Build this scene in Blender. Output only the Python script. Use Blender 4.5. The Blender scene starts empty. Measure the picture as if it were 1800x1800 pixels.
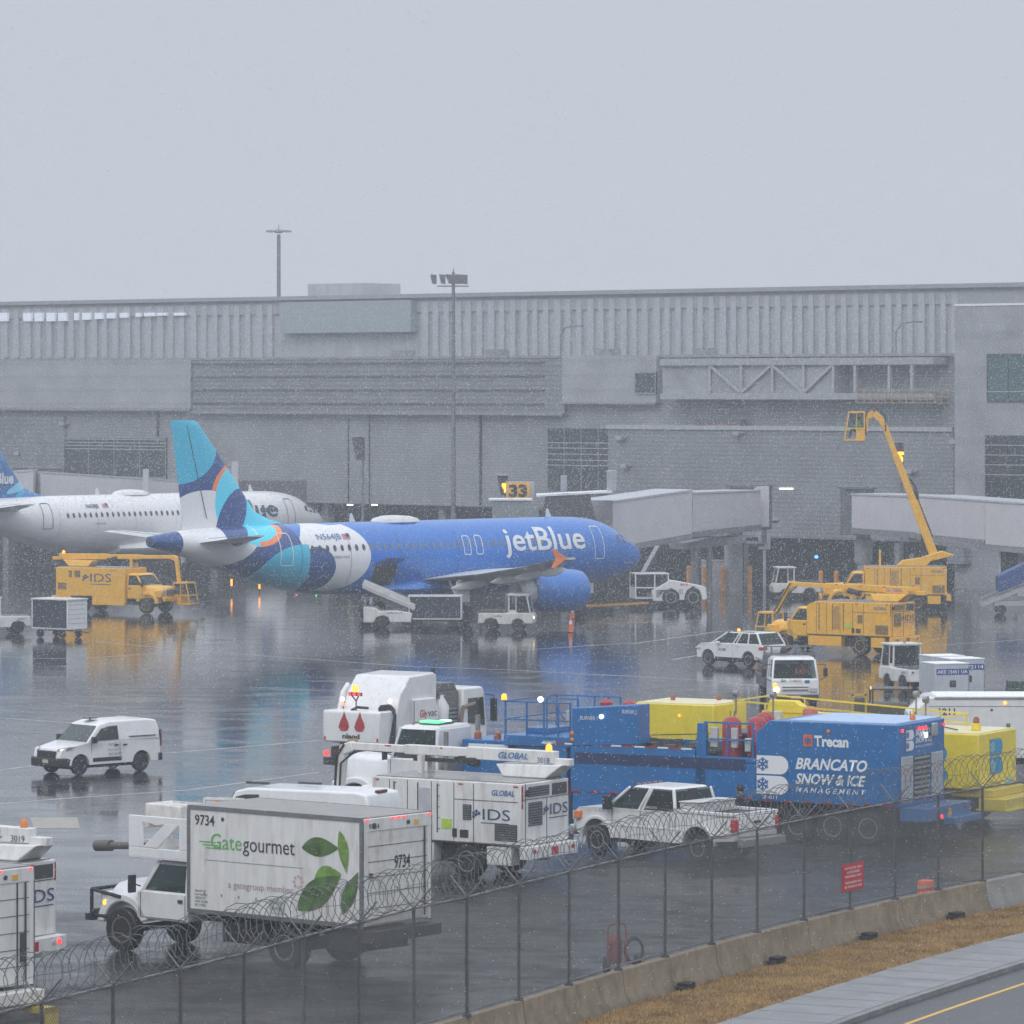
import bpy, bmesh, math, random
from mathutils import Vector, Matrix
random.seed(7)
C = bpy.context.scene
COL = C.collection
R = math.radians
# ---------------------------------------------------------------- camera, sky, light
H, YH, F = 13.5, 683.0, 8000.0          # eye height, horizon row and focal length in 1800 px units
cam = bpy.data.objects.new('camera', bpy.data.cameras.new('camera')); COL.objects.link(cam)
cam.location = (0, 0, H); cam.rotation_euler = (R(90), 0, 0)
cam.data.sensor_width = 36; cam.data.lens = 160.0
cam.data.shift_y = -(900 - YH) / 1800.0
cam.data.clip_start = 0.5; cam.data.clip_end = 5000
C.camera = cam
W = bpy.data.worlds.new('World'); C.world = W; W.use_nodes = True
nt = W.node_tree; nt.nodes.clear()
out = nt.nodes.new('ShaderNodeOutputWorld'); bg = nt.nodes.new('ShaderNodeBackground')
bg2 = nt.nodes.new('ShaderNodeBackground'); addn = nt.nodes.new('ShaderNodeAddShader')
sky = nt.nodes.new('ShaderNodeTexSky'); sky.sky_type = 'NISHITA'; sky.sun_disc = False
sky.sun_elevation = R(38); sky.sun_rotation = R(200); sky.dust_density = 6; sky.air_density = 1.5
bg.inputs['Strength'].default_value = 0.012
geo = nt.nodes.new('ShaderNodeTexCoord'); sep = nt.nodes.new('ShaderNodeSeparateXYZ')
ramp = nt.nodes.new('ShaderNodeValToRGB')
e = ramp.color_ramp.elements
e[0].position = 0.0; e[0].color = (.57, .612, .685, 1)
e[1].position = 1.0; e[1].color = (1.36, 1.43, 1.55, 1)
m_ = e.new(0.09); m_.color = (.53, .575, .655, 1)
m_ = e.new(0.35); m_.color = (.80, .86, .97, 1)
nt.links.new(geo.outputs['Generated'], sep.inputs[0]); nt.links.new(sep.outputs['Z'], ramp.inputs[0])
nt.links.new(ramp.outputs[0], bg2.inputs['Color']); bg2.inputs['Strength'].default_value = 1.0
nt.links.new(sky.outputs[0], bg.inputs['Color'])
nt.links.new(bg.outputs[0], addn.inputs[0]); nt.links.new(bg2.outputs[0], addn.inputs[1]); nt.links.new(addn.outputs[0], out.inputs['Surface'])
sun = bpy.data.objects.new('overcast_sun', bpy.data.lights.new('overcast_sun', 'SUN')); COL.objects.link(sun)
sun.data.energy = 0.5; sun.data.angle = R(25); sun.data.color = (1, .97, .93)
sun.rotation_euler = (R(52), 0, R(-20))
C.view_settings.view_transform = 'Standard'; C.view_settings.look = 'None'
C.view_settings.exposure = 0.0; C.view_settings.gamma = 1.0
C.cycles.max_bounces = 6; C.cycles.diffuse_bounces = 2; C.cycles.glossy_bounces = 3
C.cycles.transmission_bounces = 3; C.cycles.volume_bounces = 1; C.cycles.transparent_max_bounces = 12
C.cycles.caustics_reflective = False; C.cycles.caustics_refractive = False
C.cycles.use_denoising = True

# ---------------------------------------------------------------- picture measurements -> world
def G(px, py, Z=0.0):
    s = (py - YH) / (H - Z); return Vector(((px - 900) / s, F / s, Z))
def XY(px, Y): return (px - 900) * Y / F
def ZY(py, Y): return H - (py - YH) * Y / F

# ---------------------------------------------------------------- materials
MATS = {}
def mat(name, col, rough=.5, metal=0., var=.12, vs=3., bump=0., bs=20., emit=0., coat=0., dirt=None, dirtamt=.0, spec=.5, streak=False):
    if name in MATS: return MATS[name]
    m = bpy.data.materials.new(name); m.use_nodes = True; t = m.node_tree; N = t.nodes; L = t.links
    b = N['Principled BSDF']; c4 = (*col, 1)
    b.inputs['Roughness'].default_value = rough; b.inputs['Metallic'].default_value = metal
    b.inputs['Specular IOR Level'].default_value = spec
    b.inputs['Coat Weight'].default_value = coat; b.inputs['Coat Roughness'].default_value = .08
    b.inputs['Base Color'].default_value = c4
    if emit:
        b.inputs['Emission Color'].default_value = c4; b.inputs['Emission Strength'].default_value = emit
    elif var or dirtamt:
        tc = N.new('ShaderNodeTexCoord')
        n1 = N.new('ShaderNodeTexNoise'); n1.inputs['Scale'].default_value = vs; n1.inputs['Detail'].default_value = 6; n1.inputs['Roughness'].default_value = .65
        mp = N.new('ShaderNodeMapping'); L.new(tc.outputs['Object'], mp.inputs[0]); L.new(mp.outputs[0], n1.inputs['Vector'])
        if streak: mp.inputs['Scale'].default_value = (1, 1, .14)
        mx = N.new('ShaderNodeMix'); mx.data_type = 'RGBA'
        mx.inputs['A'].default_value = c4
        k = 1 - var * 2.2
        mx.inputs['B'].default_value = (col[0] * k, col[1] * k, col[2] * k, 1)
        mr = N.new('ShaderNodeMapRange'); mr.inputs['From Min'].default_value = .38; mr.inputs['From Max'].default_value = .72
        L.new(n1.outputs['Fac'], mr.inputs['Value']); L.new(mr.outputs[0], mx.inputs['Factor'])
        last = mx.outputs['Result']
        if dirtamt:
            n2 = N.new('ShaderNodeTexNoise'); n2.inputs['Scale'].default_value = 1.6; n2.inputs['Detail'].default_value = 8; n2.inputs['Roughness'].default_value = .7
            mp2 = N.new('ShaderNodeMapping'); mp2.inputs['Scale'].default_value = (2.2, 2.2, .5); mp2.inputs['Location'].default_value = (3.1, 7.7, 1.3)
            L.new(tc.outputs['Object'], mp2.inputs[0]); L.new(mp2.outputs[0], n2.inputs['Vector'])
            mr2 = N.new('ShaderNodeMapRange'); mr2.inputs['From Min'].default_value = .5; mr2.inputs['From Max'].default_value = .75; mr2.inputs['To Max'].default_value = dirtamt
            L.new(n2.outputs['Fac'], mr2.inputs['Value'])
            m2 = N.new('ShaderNodeMix'); m2.data_type = 'RGBA'; L.new(mr2.outputs[0], m2.inputs['Factor']); L.new(last, m2.inputs['A'])
            m2.inputs['B'].default_value = (*(dirt or (.16, .13, .10)), 1); last = m2.outputs['Result']
        L.new(last, b.inputs['Base Color'])
        if bump:
            nb = N.new('ShaderNodeTexNoise'); nb.inputs['Scale'].default_value = bs; nb.inputs['Detail'].default_value = 5; L.new(tc.outputs['Object'], nb.inputs['Vector'])
            bm_ = N.new('ShaderNodeBump'); bm_.inputs['Strength'].default_value = bump; bm_.inputs['Distance'].default_value = .02
            L.new(nb.outputs['Fac'], bm_.inputs['Height']); L.new(bm_.outputs[0], b.inputs['Normal'])
    MATS[name] = m; return m

white = mat('white_paint', (.80, .81, .82), .32, var=.05, coat=.4, dirtamt=.16)
white_dirty = mat('dirty_white_paint', (.76, .76, .75), .42, var=.08, coat=.2, dirt=(.22, .17, .12), dirtamt=.45, vs=4, streak=True)
white_rust = mat('rust_stained_white_paint', (.72, .71, .68), .5, var=.1, dirt=(.24, .12, .05), dirtamt=.65, vs=5)
yel = mat('yellow_truck_paint', (.95, .50, .012), .36, var=.08, coat=.3, dirt=(.30, .17, .05), dirtamt=.25)
yel2 = mat('melter_yellow_paint', (.86, .68, .03), .4, var=.07, coat=.2, dirtamt=.12, dirt=(.35, .28, .06))
yelpost = mat('bollard_yellow', (.80, .33, .05), .5)
blue2 = mat('melter_blue_paint', (.002, .145, .42), .36, var=.10, coat=.3, dirt=(.03, .08, .17), dirtamt=.35)
blue3 = mat('dark_blue_canvas', (.02, .07, .25), .5)
grey = mat('grey_steel', (.34, .35, .37), .4, .5, var=.15)
galv = mat('galvanised_steel', (.24, .25, .265), .42, .6, var=.2)
dgrey = mat('dark_grey_steel', (.07, .072, .075), .5, .2)
black = mat('black_rubber', (.018, .018, .02), .55, bump=.1)
chass = mat('dirty_black_chassis', (.022, .022, .023), .5, dirt=(.09, .075, .06), dirtamt=.5)
alu = mat('dull_aluminium', (.52, .53, .54), .35, .8, var=.12)
ylrim = mat('yellow_rim', (.55, .30, .05), .5, dirtamt=.5)
roofg = mat('wet_grey_roof', (.30, .29, .28), .25, var=.2, vs=2, dirtamt=.3)
whiteroof = mat('snowy_white_roof', (.88, .89, .92), .5, var=.06)
red = mat('red_paint', (.52, .02, .02), .4)
redl = mat('red_lens', (.45, .01, .01), .25)
amb = mat('amber_lens', (.75, .22, .02), .25)
orange = mat('orange_plastic', (.85, .13, .02), .45)
ink = mat('dark_blue_ink', (.02, .05, .16), .5, var=0)
inkblk = mat('black_ink', (.02, .02, .022), .5, var=0)
inkblue = mat('mid_blue_ink', (.02, .13, .36), .5, var=0)
inkred = mat('red_ink', (.5, .02, .03), .5, var=0)
inkw = mat('white_vinyl', (.78, .80, .82), .4, var=0)
inkgreen = mat('green_ink', (.12, .42, .10), .5, var=0)
inkgold = mat('gold_vinyl', (.70, .42, .05), .5, var=0)
hiviz = mat('green_safety_cloth', (.30, .85, .12), .8)
hivizo = mat('orange_safety_cloth', (.95, .16, .05), .8)
navy_cloth = mat('navy_cloth', (.015, .02, .05), .85)
skin = mat('skin', (.42, .24, .16), .6)
hair = mat('dark_hair', (.02, .015, .012), .7)
conc = mat('barrier_concrete', (.27, .215, .145), .75, var=.2, vs=2.2, bump=.3, bs=30, dirt=(.10, .065, .035), dirtamt=.85)
conc2 = mat('pale_barrier_concrete', (.29, .285, .265), .75, var=.16, vs=2.2, bump=.3, bs=30, dirt=(.17, .14, .10), dirtamt=.4)
L_red = mat('lit_red_lamp', (1, .03, .03), emit=3)
L_amb = mat('lit_amber_lamp', (1, .30, .015), emit=2.6)
L_wht = mat('lit_white_lamp', (1, .95, .85), emit=3)
L_warm = mat('lit_headlamp', (1, .62, .30), emit=3.5)
L_grn = mat('lit_green_lamp', (.08, 1, .2), emit=3)
L_blu = mat('lit_blue_lamp', (.03, .15, 1), emit=8)

def glass_mat(name, tint=(.20, .26, .27), amount=.45, dark=(.02, .028, .03)):
    m = bpy.data.materials.new(name); m.use_nodes = True; N = m.node_tree.nodes; L = m.node_tree.links
    b = N['Principled BSDF']; b.inputs['Base Color'].default_value = (*dark, 1); b.inputs['Roughness'].default_value = .08
    tr = N.new('ShaderNodeBsdfTransparent'); tr.inputs[0].default_value = (*tint, 1)
    mx = N.new('ShaderNodeMixShader'); mx.inputs[0].default_value = amount
    L.new(b.outputs[0], mx.inputs[1]); L.new(tr.outputs[0], mx.inputs[2]); L.new(mx.outputs[0], N['Material Output'].inputs['Surface'])
    return m
glass = glass_mat('vehicle_glass', (.75, .9, .88), .5)
glassclear = glass_mat('clear_cab_glass', (.85, .95, .95), .8)
glassd = mat('dark_building_glass', (.035, .055, .06), .12, var=.3, vs=.6)
glasst = mat('teal_building_glass', (.07, .14, .15), .12, var=.2, vs=.5)
glassb = mat('blue_roof_glass', (.16, .24, .27), .2, var=.1, vs=.3)

# ---------------------------------------------------------------- mesh builder
class MB:
    def __init__(s): s.v = []; s.f = []
    def add(s, vs, fs):
        o = len(s.v); s.v += [tuple(v) for v in vs]; s.f += [tuple(i + o for i in f) for f in fs]; return s
    def hexa(s, b, t):
        return s.add(list(b) + list(t), [(3, 2, 1, 0), (4, 5, 6, 7), (0, 1, 5, 4), (1, 2, 6, 5), (2, 3, 7, 6), (3, 0, 4, 7)])
    def box(s, x0, x1, y0, y1, z0, z1):
        return s.hexa([(x0, y0, z0), (x1, y0, z0), (x1, y1, z0), (x0, y1, z0)], [(x0, y0, z1), (x1, y0, z1), (x1, y1, z1), (x0, y1, z1)])
    def prism(s, prof, y0, y1, y0t=None):
        n = len(prof)
        vs = [(x, y0, z) for x, z in prof] + [(x, y1, z) for x, z in prof]
        return s.add(vs, [tuple(range(n)), tuple(range(2 * n - 1, n - 1, -1))] + [(i, (i + 1) % n, (i + 1) % n + n, i + n) for i in range(n)])
    def tube(s, p, q, r, n=8, r2=None):
        p = Vector(p); q = Vector(q); d = (q - p)
        if d.length < 1e-6: return s
        d.normalize(); a = d.orthogonal().normalized(); b = d.cross(a); r2 = r if r2 is None else r2
        vs = [p + (a * math.cos(6.28318 * i / n) + b * math.sin(6.28318 * i / n)) * r for i in range(n)] + [q + (a * math.cos(6.28318 * i / n) + b * math.sin(6.28318 * i / n)) * r2 for i in range(n)]
        return s.add(vs, [tuple(range(n - 1, -1, -1)), tuple(range(n, 2 * n))] + [(i, (i + 1) % n, (i + 1) % n + n, i + n) for i in range(n)])
    def path(s, pts, r, n=8):
        for a, b in zip(pts[:-1], pts[1:]): s.tube(a, b, r, n)
        return s
    def lathe(s, prof, c, ax='z', n=24):        # prof: (radius, along)
        vs = []; k = len(prof)
        for i in range(n):
            a = 6.2831853 * i / n; ca, sa = math.cos(a), math.sin(a)
            for r, h in prof:
                p = {'z': (r * ca, r * sa, h), 'y': (r * ca, h, r * sa), 'x': (h, r * ca, r * sa)}[ax]
                vs.append((c[0] + p[0], c[1] + p[1], c[2] + p[2]))
        fs = []
        for i in range(n):
            j = (i + 1) % n
            for q in range(k - 1): fs.append((i * k + q, j * k + q, j * k + q + 1, i * k + q + 1))
        if prof[0][0] > 1e-4: fs.append(tuple(i * k for i in range(n)))
        if prof[-1][0] > 1e-4: fs.append(tuple(i * k + k - 1 for i in range(n - 1, -1, -1)))
        return s.add(vs, fs)
    def loft(s, rings, caps=True):
        n = len(rings[0]); vs = [p for r in rings for p in r]; fs = []
        for a in range(len(rings) - 1):
            for i in range(n): j = (i + 1) % n; fs.append((a * n + i, a * n + j, (a + 1) * n + j, (a + 1) * n + i))
        if caps: fs += [tuple(range(n - 1, -1, -1)), tuple((len(rings) - 1) * n + i for i in range(n))]
        return s.add(vs, fs)
    def bar(s, p, q, w, h):                      # rectangular bar from p to q, w horizontal, h vertical
        p = Vector(p); q = Vector(q); d = (q - p).normalized(); up = Vector((0, 0, 1))
        if abs(d.z) > .95: up = Vector((0, 1, 0))
        a = d.cross(up).normalized() * (w / 2); b = a.cross(d).normalized() * (h / 2)
        return s.hexa([p - a - b, p + a - b, p + a + b, p - a + b], [q - a - b, q + a - b, q + a + b, q - a + b])
    def build(s, name, m, parent=None, bevel=0., label=None, smooth=40, seg=2):
        me = bpy.data.meshes.new(name); me.from_pydata(s.v, [], s.f)
        bm = bmesh.new(); bm.from_mesh(me); bmesh.ops.remove_doubles(bm, verts=bm.verts, dist=1e-5)
        bmesh.ops.recalc_face_normals(bm, faces=bm.faces); bm.to_mesh(me); bm.free()
        if smooth:
            for p in me.polygons: p.use_smooth = True
            me.set_sharp_from_angle(angle=R(smooth))
        for x in (m if isinstance(m, (list, tuple)) else [m]): me.materials.append(x)
        o = bpy.data.objects.new(name, me); COL.objects.link(o); o.parent = parent
        if bevel:
            md = o.modifiers.new('bevel', 'BEVEL'); md.width = bevel; md.segments = seg; md.limit_method = 'ANGLE'; md.angle_limit = R(35)
        if label: o['label'] = label
        return o
def thing(name, label, cat, loc=(0, 0, 0), rz=0, group=None):
    o = bpy.data.objects.new(name, None); COL.objects.link(o); o.location = loc; o.rotation_euler = (0, 0, R(rz))
    o['label'] = label; o['category'] = cat
    if group: o['group'] = group
    return o
def tag(o, label, cat, group=None, kind=None):
    o['label'] = label; o['category'] = cat
    if group: o['group'] = group
    if kind: o['kind'] = kind
    return o
def dup(root, loc, rz, label, group=None):
    r = root.copy(); COL.objects.link(r); r.location = loc; r.rotation_euler = (0, 0, R(rz)); r['label'] = label
    if group: r['group'] = group
    def rec(a, b):
        for ch in list(a.children):
            c = ch.copy(); COL.objects.link(c); c.parent = b; rec(ch, c)
    rec(root, r); return r

# ---------------------------------------------------------------- writing
def _txt(s, bold=0., shear=0., spacing=1.):
    cu = bpy.data.curves.new('t', 'FONT'); cu.body = s; cu.size = 1; cu.shear = shear; cu.offset = bold; cu.space_character = spacing; cu.resolution_u = 3
    ob = bpy.data.objects.new('t', cu); COL.objects.link(ob)
    bpy.context.view_layer.update()
    me = bpy.data.meshes.new_from_object(ob.evaluated_get(bpy.context.evaluated_depsgraph_get()))
    bpy.data.objects.remove(ob); bpy.data.curves.remove(cu)
    return me
FR = {'L': ((-1, 0, 0), (0, 1, 0)), 'R': ((1, 0, 0), (0, -1, 0)), 'B': ((0, -1, 0), (-1, 0, 0)), 'F': ((0, 1, 0), (1, 0, 0)), 'Y': ((1, 0, 0), (0, -1, 0))}
CAP = .70
def text(s, org, face, h, m, parent, width=None, shear=0., bold=0., name='lettering', align='l', spacing=1., up=(0, 0, 1)):
    """flat vinyl letters: org = lower left (or centre) as the viewer of that face reads it, h = cap height"""
    me = _txt(s, bold, shear, spacing)
    xs = [v.co.x for v in me.vertices]
    if not xs: return None
    x0, x1 = min(xs), max(xs); sy = h / CAP; sx = sy if width is None else width / (x1 - x0)
    r, n = (Vector(a) for a in FR[face]); o = Vector(org); u = Vector(up)
    off = -(x1 - x0) * sx / 2 if align == 'c' else 0
    for v in me.vertices:
        v.co = o + r * ((v.co.x - x0) * sx + off) + u * (v.co.y * sy) + n * .012
    me.materials.append(m); ob = bpy.data.objects.new(name, me); COL.objects.link(ob); ob.parent = parent
    return ob
def decal(pts, org, face, m, parent, name='emblem'):
    """flat vinyl shape(s): pts = list of polygons in (right, up) metres"""
    r, n = (Vector(a) for a in FR[face]); o = Vector(org); vs = []; fs = []
    for k, poly in enumerate(pts):
        b = len(vs); vs += [o + r * a + Vector((0, 0, 1)) * c + n * (.010 + .0015 * (k % 3)) for a, c in poly]; fs.append(tuple(range(b, len(vs))))
    me = bpy.data.meshes.new(name); me.from_pydata([tuple(v) for v in vs], [], fs); me.materials.append(m)
    ob = bpy.data.objects.new(name, me); COL.objects.link(ob); ob.parent = parent; return ob
def rectp(a, b, c, d): return [(a, c), (b, c), (b, d), (a, d)]
def circ(cx, cy, r, n=16, ry=None): return [(cx + r * math.cos(6.2832 * i / n), cy + (ry or r) * math.sin(6.2832 * i / n)) for i in range(n)]
def dshape(w, h):    # half of the B emblem
    p = [(0, 0), (w - h / 2, 0)]; p += [(w - h / 2 + h / 2 * math.cos(a), h / 2 + h / 2 * math.sin(a)) for a in [R(-75 + 15 * i) for i in range(11)]]; p += [(w - h / 2, h), (0, h)]
    return p
def flake(cx, cy, r, w=.12):
    P = []
    for k in range(6):
        a = R(60 * k + 30); d = (math.cos(a), math.sin(a)); n = (-d[1], d[0])
        P.append([(cx + n[0] * w * r, cy + n[1] * w * r), (cx - n[0] * w * r, cy - n[1] * w * r), (cx + d[0] * r - n[0] * w * r, cy + d[1] * r - n[1] * w * r), (cx + d[0] * r + n[0] * w * r, cy + d[1] * r + n[1] * w * r)])
        for sgn in (-1, 1):
            b = a + sgn * .9; e_ = (math.cos(b), math.sin(b)); q = (cx + d[0] * r * .5, cy + d[1] * r * .5); nn = (-e_[1] * w * r * .8, e_[0] * w * r * .8)
            P.append([(q[0] + nn[0], q[1] + nn[1]), (q[0] - nn[0], q[1] - nn[1]), (q[0] + e_[0] * r * .42 - nn[0], q[1] + e_[1] * r * .42 - nn[1]), (q[0] + e_[0] * r * .42 + nn[0], q[1] + e_[1] * r * .42 + nn[1])])
    return P
def ids_logo(org, face, h, parent, m=ink):
    """the winged burst and the three letters"""
    text('IDS', Vector(org) + Vector(FR[face][0]) * h * .68, face, h, m, parent, width=h * 3.0, bold=.0)
    decal(flake(h * -.02, h * .38, h * .52, .12)[:12] , org, face, m, parent, 'burst_emblem')
    decal([rectp(h * .5, h * 3.6, -h * .34, -h * .26)], org, face, m, parent, 'underline')

# ---------------------------------------------------------------- wheels
_wc = {}
def wheel(parent, x, y, r=.5, w=.28, rim=None, dual=False):
    rim = rim or alu; k = (r, w, rim.name); sgn = 1 if y > 0 else -1
    c = (0, 0, 0)
    if k not in _wc:
        t = MB().lathe([(r * .60, w / 2 - .03), (r * .66, w / 2), (r * .93, w / 2), (r, w / 2 - .04), (r, -w / 2 + .04), (r * .93, -w / 2), (r * .6, -w / 2)], c, 'y', 28)
        q = MB().lathe([(.001, w / 2 - .04), (r * .16, w / 2 - .03), (r * .2, w / 2 - .08), (r * .45, w / 2 - .11), (r * .55, w / 2 - .02), (r * .62, w / 2 - .02), (r * .62, w / 2 - .06)], c, 'y', 20)
        a = t.build('wheel', black, parent); b = q.build('rim', rim, a)
        for i in range(6):
            pass
        _wc[k] = (a.data, b.data)
        if sgn < 0: a.rotation_euler = (0, 0, math.pi)
        a.location = (x, y, r)
        return a
    a = bpy.data.objects.new('wheel', _wc[k][0]); b = bpy.data.objects.new('rim', _wc[k][1])
    COL.objects.link(a); COL.objects.link(b); a.parent = parent; b.parent = a; a.location = (x, y, r)
    if sgn < 0: a.rotation_euler = (0, 0, math.pi)
    return a
def arch(cx, r, z, n=9):     # points of a wheel arch going from +x side to -x side
    a0 = math.asin(min(1, max(-1, (z - r * 0) / r))) if False else 0
    return [(cx + r * math.cos(math.pi * i / n), z + r * math.sin(math.pi * i / n)) for i in range(n + 1)]

def person(name, label, joints, cloth, parent=None, cat='person', loc=(0, 0, 0), rz=0, hairm=hair):
    """one continuous skinned body; joints: dict name->(pos, radius), bones below"""
    bones = [('pel', 'chest'), ('chest', 'neck'), ('neck', 'head'), ('head', 'top'), ('chest', 'shl'), ('shl', 'ell'), ('ell', 'hal'), ('hal', 'fgl'), ('chest', 'shr'), ('shr', 'elr'), ('elr', 'har'), ('har', 'fgr'), ('pel', 'hil'), ('hil', 'knl'), ('knl', 'anl'), ('anl', 'tol'), ('pel', 'hir'), ('hir', 'knr'), ('knr', 'anr'), ('anr', 'tor')]
    ks = list(joints); idx = {k: i for i, k in enumerate(ks)}
    me = bpy.data.meshes.new(name); me.from_pydata([joints[k][0] for k in ks], [(idx[a], idx[b]) for a, b in bones], [])
    for mm in cloth: me.materials.append(mm)
    o = bpy.data.objects.new(name, me); COL.objects.link(o)
    o.modifiers.new('skin', 'SKIN'); s = o.modifiers.new('sub', 'SUBSURF'); s.levels = 1; s.render_levels = 1
    for i, k in enumerate(ks):
        r = joints[k][1]; sv = me.skin_vertices[0].data[i]; sv.radius = r if isinstance(r, tuple) else (r, r); sv.use_root = (k == 'pel')
    o.location = loc; o.rotation_euler = (0, 0, R(rz))
    if parent: o.parent = parent
    dg = bpy.context.evaluated_depsgraph_get(); bpy.context.view_layer.update()
    m2 = bpy.data.meshes.new_from_object(o.evaluated_get(dg)); o.modifiers.clear(); o.data = m2
    # skin on head and hands, trousers below the hips, jacket above
    hz = joints['neck'][0][2]
    m2.materials.clear()
    for mm in cloth: m2.materials.append(mm)
    hd = Vector(joints['head'][0])
    for p in m2.polygons:
        p.use_smooth = True; c = p.center; d = min(1, 1)
        if c.z > hz + .03 and (c - hd).length < .3: p.material_index = 1
        elif min((c - Vector(joints[k][0])).length for k in ('hal', 'har', 'fgl', 'fgr')) < .09: p.material_index = 1
        else:
            da = min((c - Vector(joints[k][0])).length for k in ('pel', 'chest', 'shl', 'shr', 'ell', 'elr'))
            db = min((c - Vector(joints[k][0])).length for k in ('knl', 'knr', 'anl', 'anr', 'tol', 'tor', 'hil', 'hir'))
            p.material_index = 2 if db < da else 0
    hh = MB().lathe([(.001, .13), (.06, .12), (.1, .07), (.112, 0), (.10, -.05), (.09, -.06)], (hd.x - .012, hd.y, hd.z + .03), 'z', 12).build('hair', hairm, o)
    nose = MB().tube((hd.x + .09, hd.y, hd.z + .01), (hd.x + .122, hd.y, hd.z - .02), .012, 6, .016).build('nose', skin, o)
    tag(o, label, cat); return o
def stand(h=1.75, lean=0):
    k = h / 1.75
    J = {'pel': ((0, 0, .95), .15), 'chest': ((0.0, 0, 1.32), (.15, .19)), 'neck': ((0.01, 0, 1.49), .06), 'head': ((.03, 0, 1.62), .10), 'top': ((.03, 0, 1.71), .075),
         'shl': ((0, .2, 1.42), .065), 'ell': ((-.02, .26, 1.14), .05), 'hal': ((.1, .25, .9), .036), 'fgl': ((.13, .24, .82), .025),
         'shr': ((0, -.2, 1.42), .065), 'elr': ((-.02, -.26, 1.14), .05), 'har': ((.1, -.25, .9), .036), 'fgr': ((.13, -.24, .82), .025),
         'hil': ((0, .1, .88), .1), 'knl': ((.03, .11, .48), .065), 'anl': ((0, .12, .09), .045), 'tol': ((.16, .13, .04), .035),
         'hir': ((0, -.1, .88), .1), 'knr': ((.0, -.11, .48), .065), 'anr': ((-.04, -.12, .09), .045), 'tor': ((.12, -.13, .04), .035)}
    return {a: (tuple(c * k for c in p), r) for a, (p, r) in J.items()}
def seated():
    return {'pel': ((0, 0, .12), .15), 'chest': ((-.03, 0, .48), (.15, .2)), 'neck': ((-.02, 0, .66), .06), 'head': ((0, 0, .79), .10), 'top': ((0, 0, .88), .075),
            'shl': ((-.03, .2, .58), .065), 'ell': ((.08, .26, .34), .05), 'hal': ((.34, .18, .42), .036), 'fgl': ((.42, .16, .45), .026),
            'shr': ((-.03, -.2, .58), .065), 'elr': ((.08, -.26, .34), .05), 'har': ((.34, -.18, .42), .036), 'fgr': ((.42, -.16, .45), .026),
            'hil': ((.08, .1, .1), .1), 'knl': ((.45, .13, .12), .07), 'anl': ((.5, .13, -.28), .045), 'tol': ((.64, .13, -.32), .035),
            'hir': ((.08, -.1, .1), .1), 'knr': ((.45, -.13, .12), .07), 'anr': ((.5, -.13, -.28), .045), 'tor': ((.64, -.13, -.32), .035)}
def driver(root, x, y, z, label, top=hiviz):
    """a driver sits inside a vehicle: a thing of its own, placed in world space"""
    c, s = math.cos(root.rotation_euler[2]), math.sin(root.rotation_euler[2])
    p = (root.location[0] + c * x - s * y, root.location[1] + s * x + c * y, z)
    return person('person', label, seated(), (top, skin, navy_cloth), loc=p, rz=math.degrees(root.rotation_euler[2]))
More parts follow.
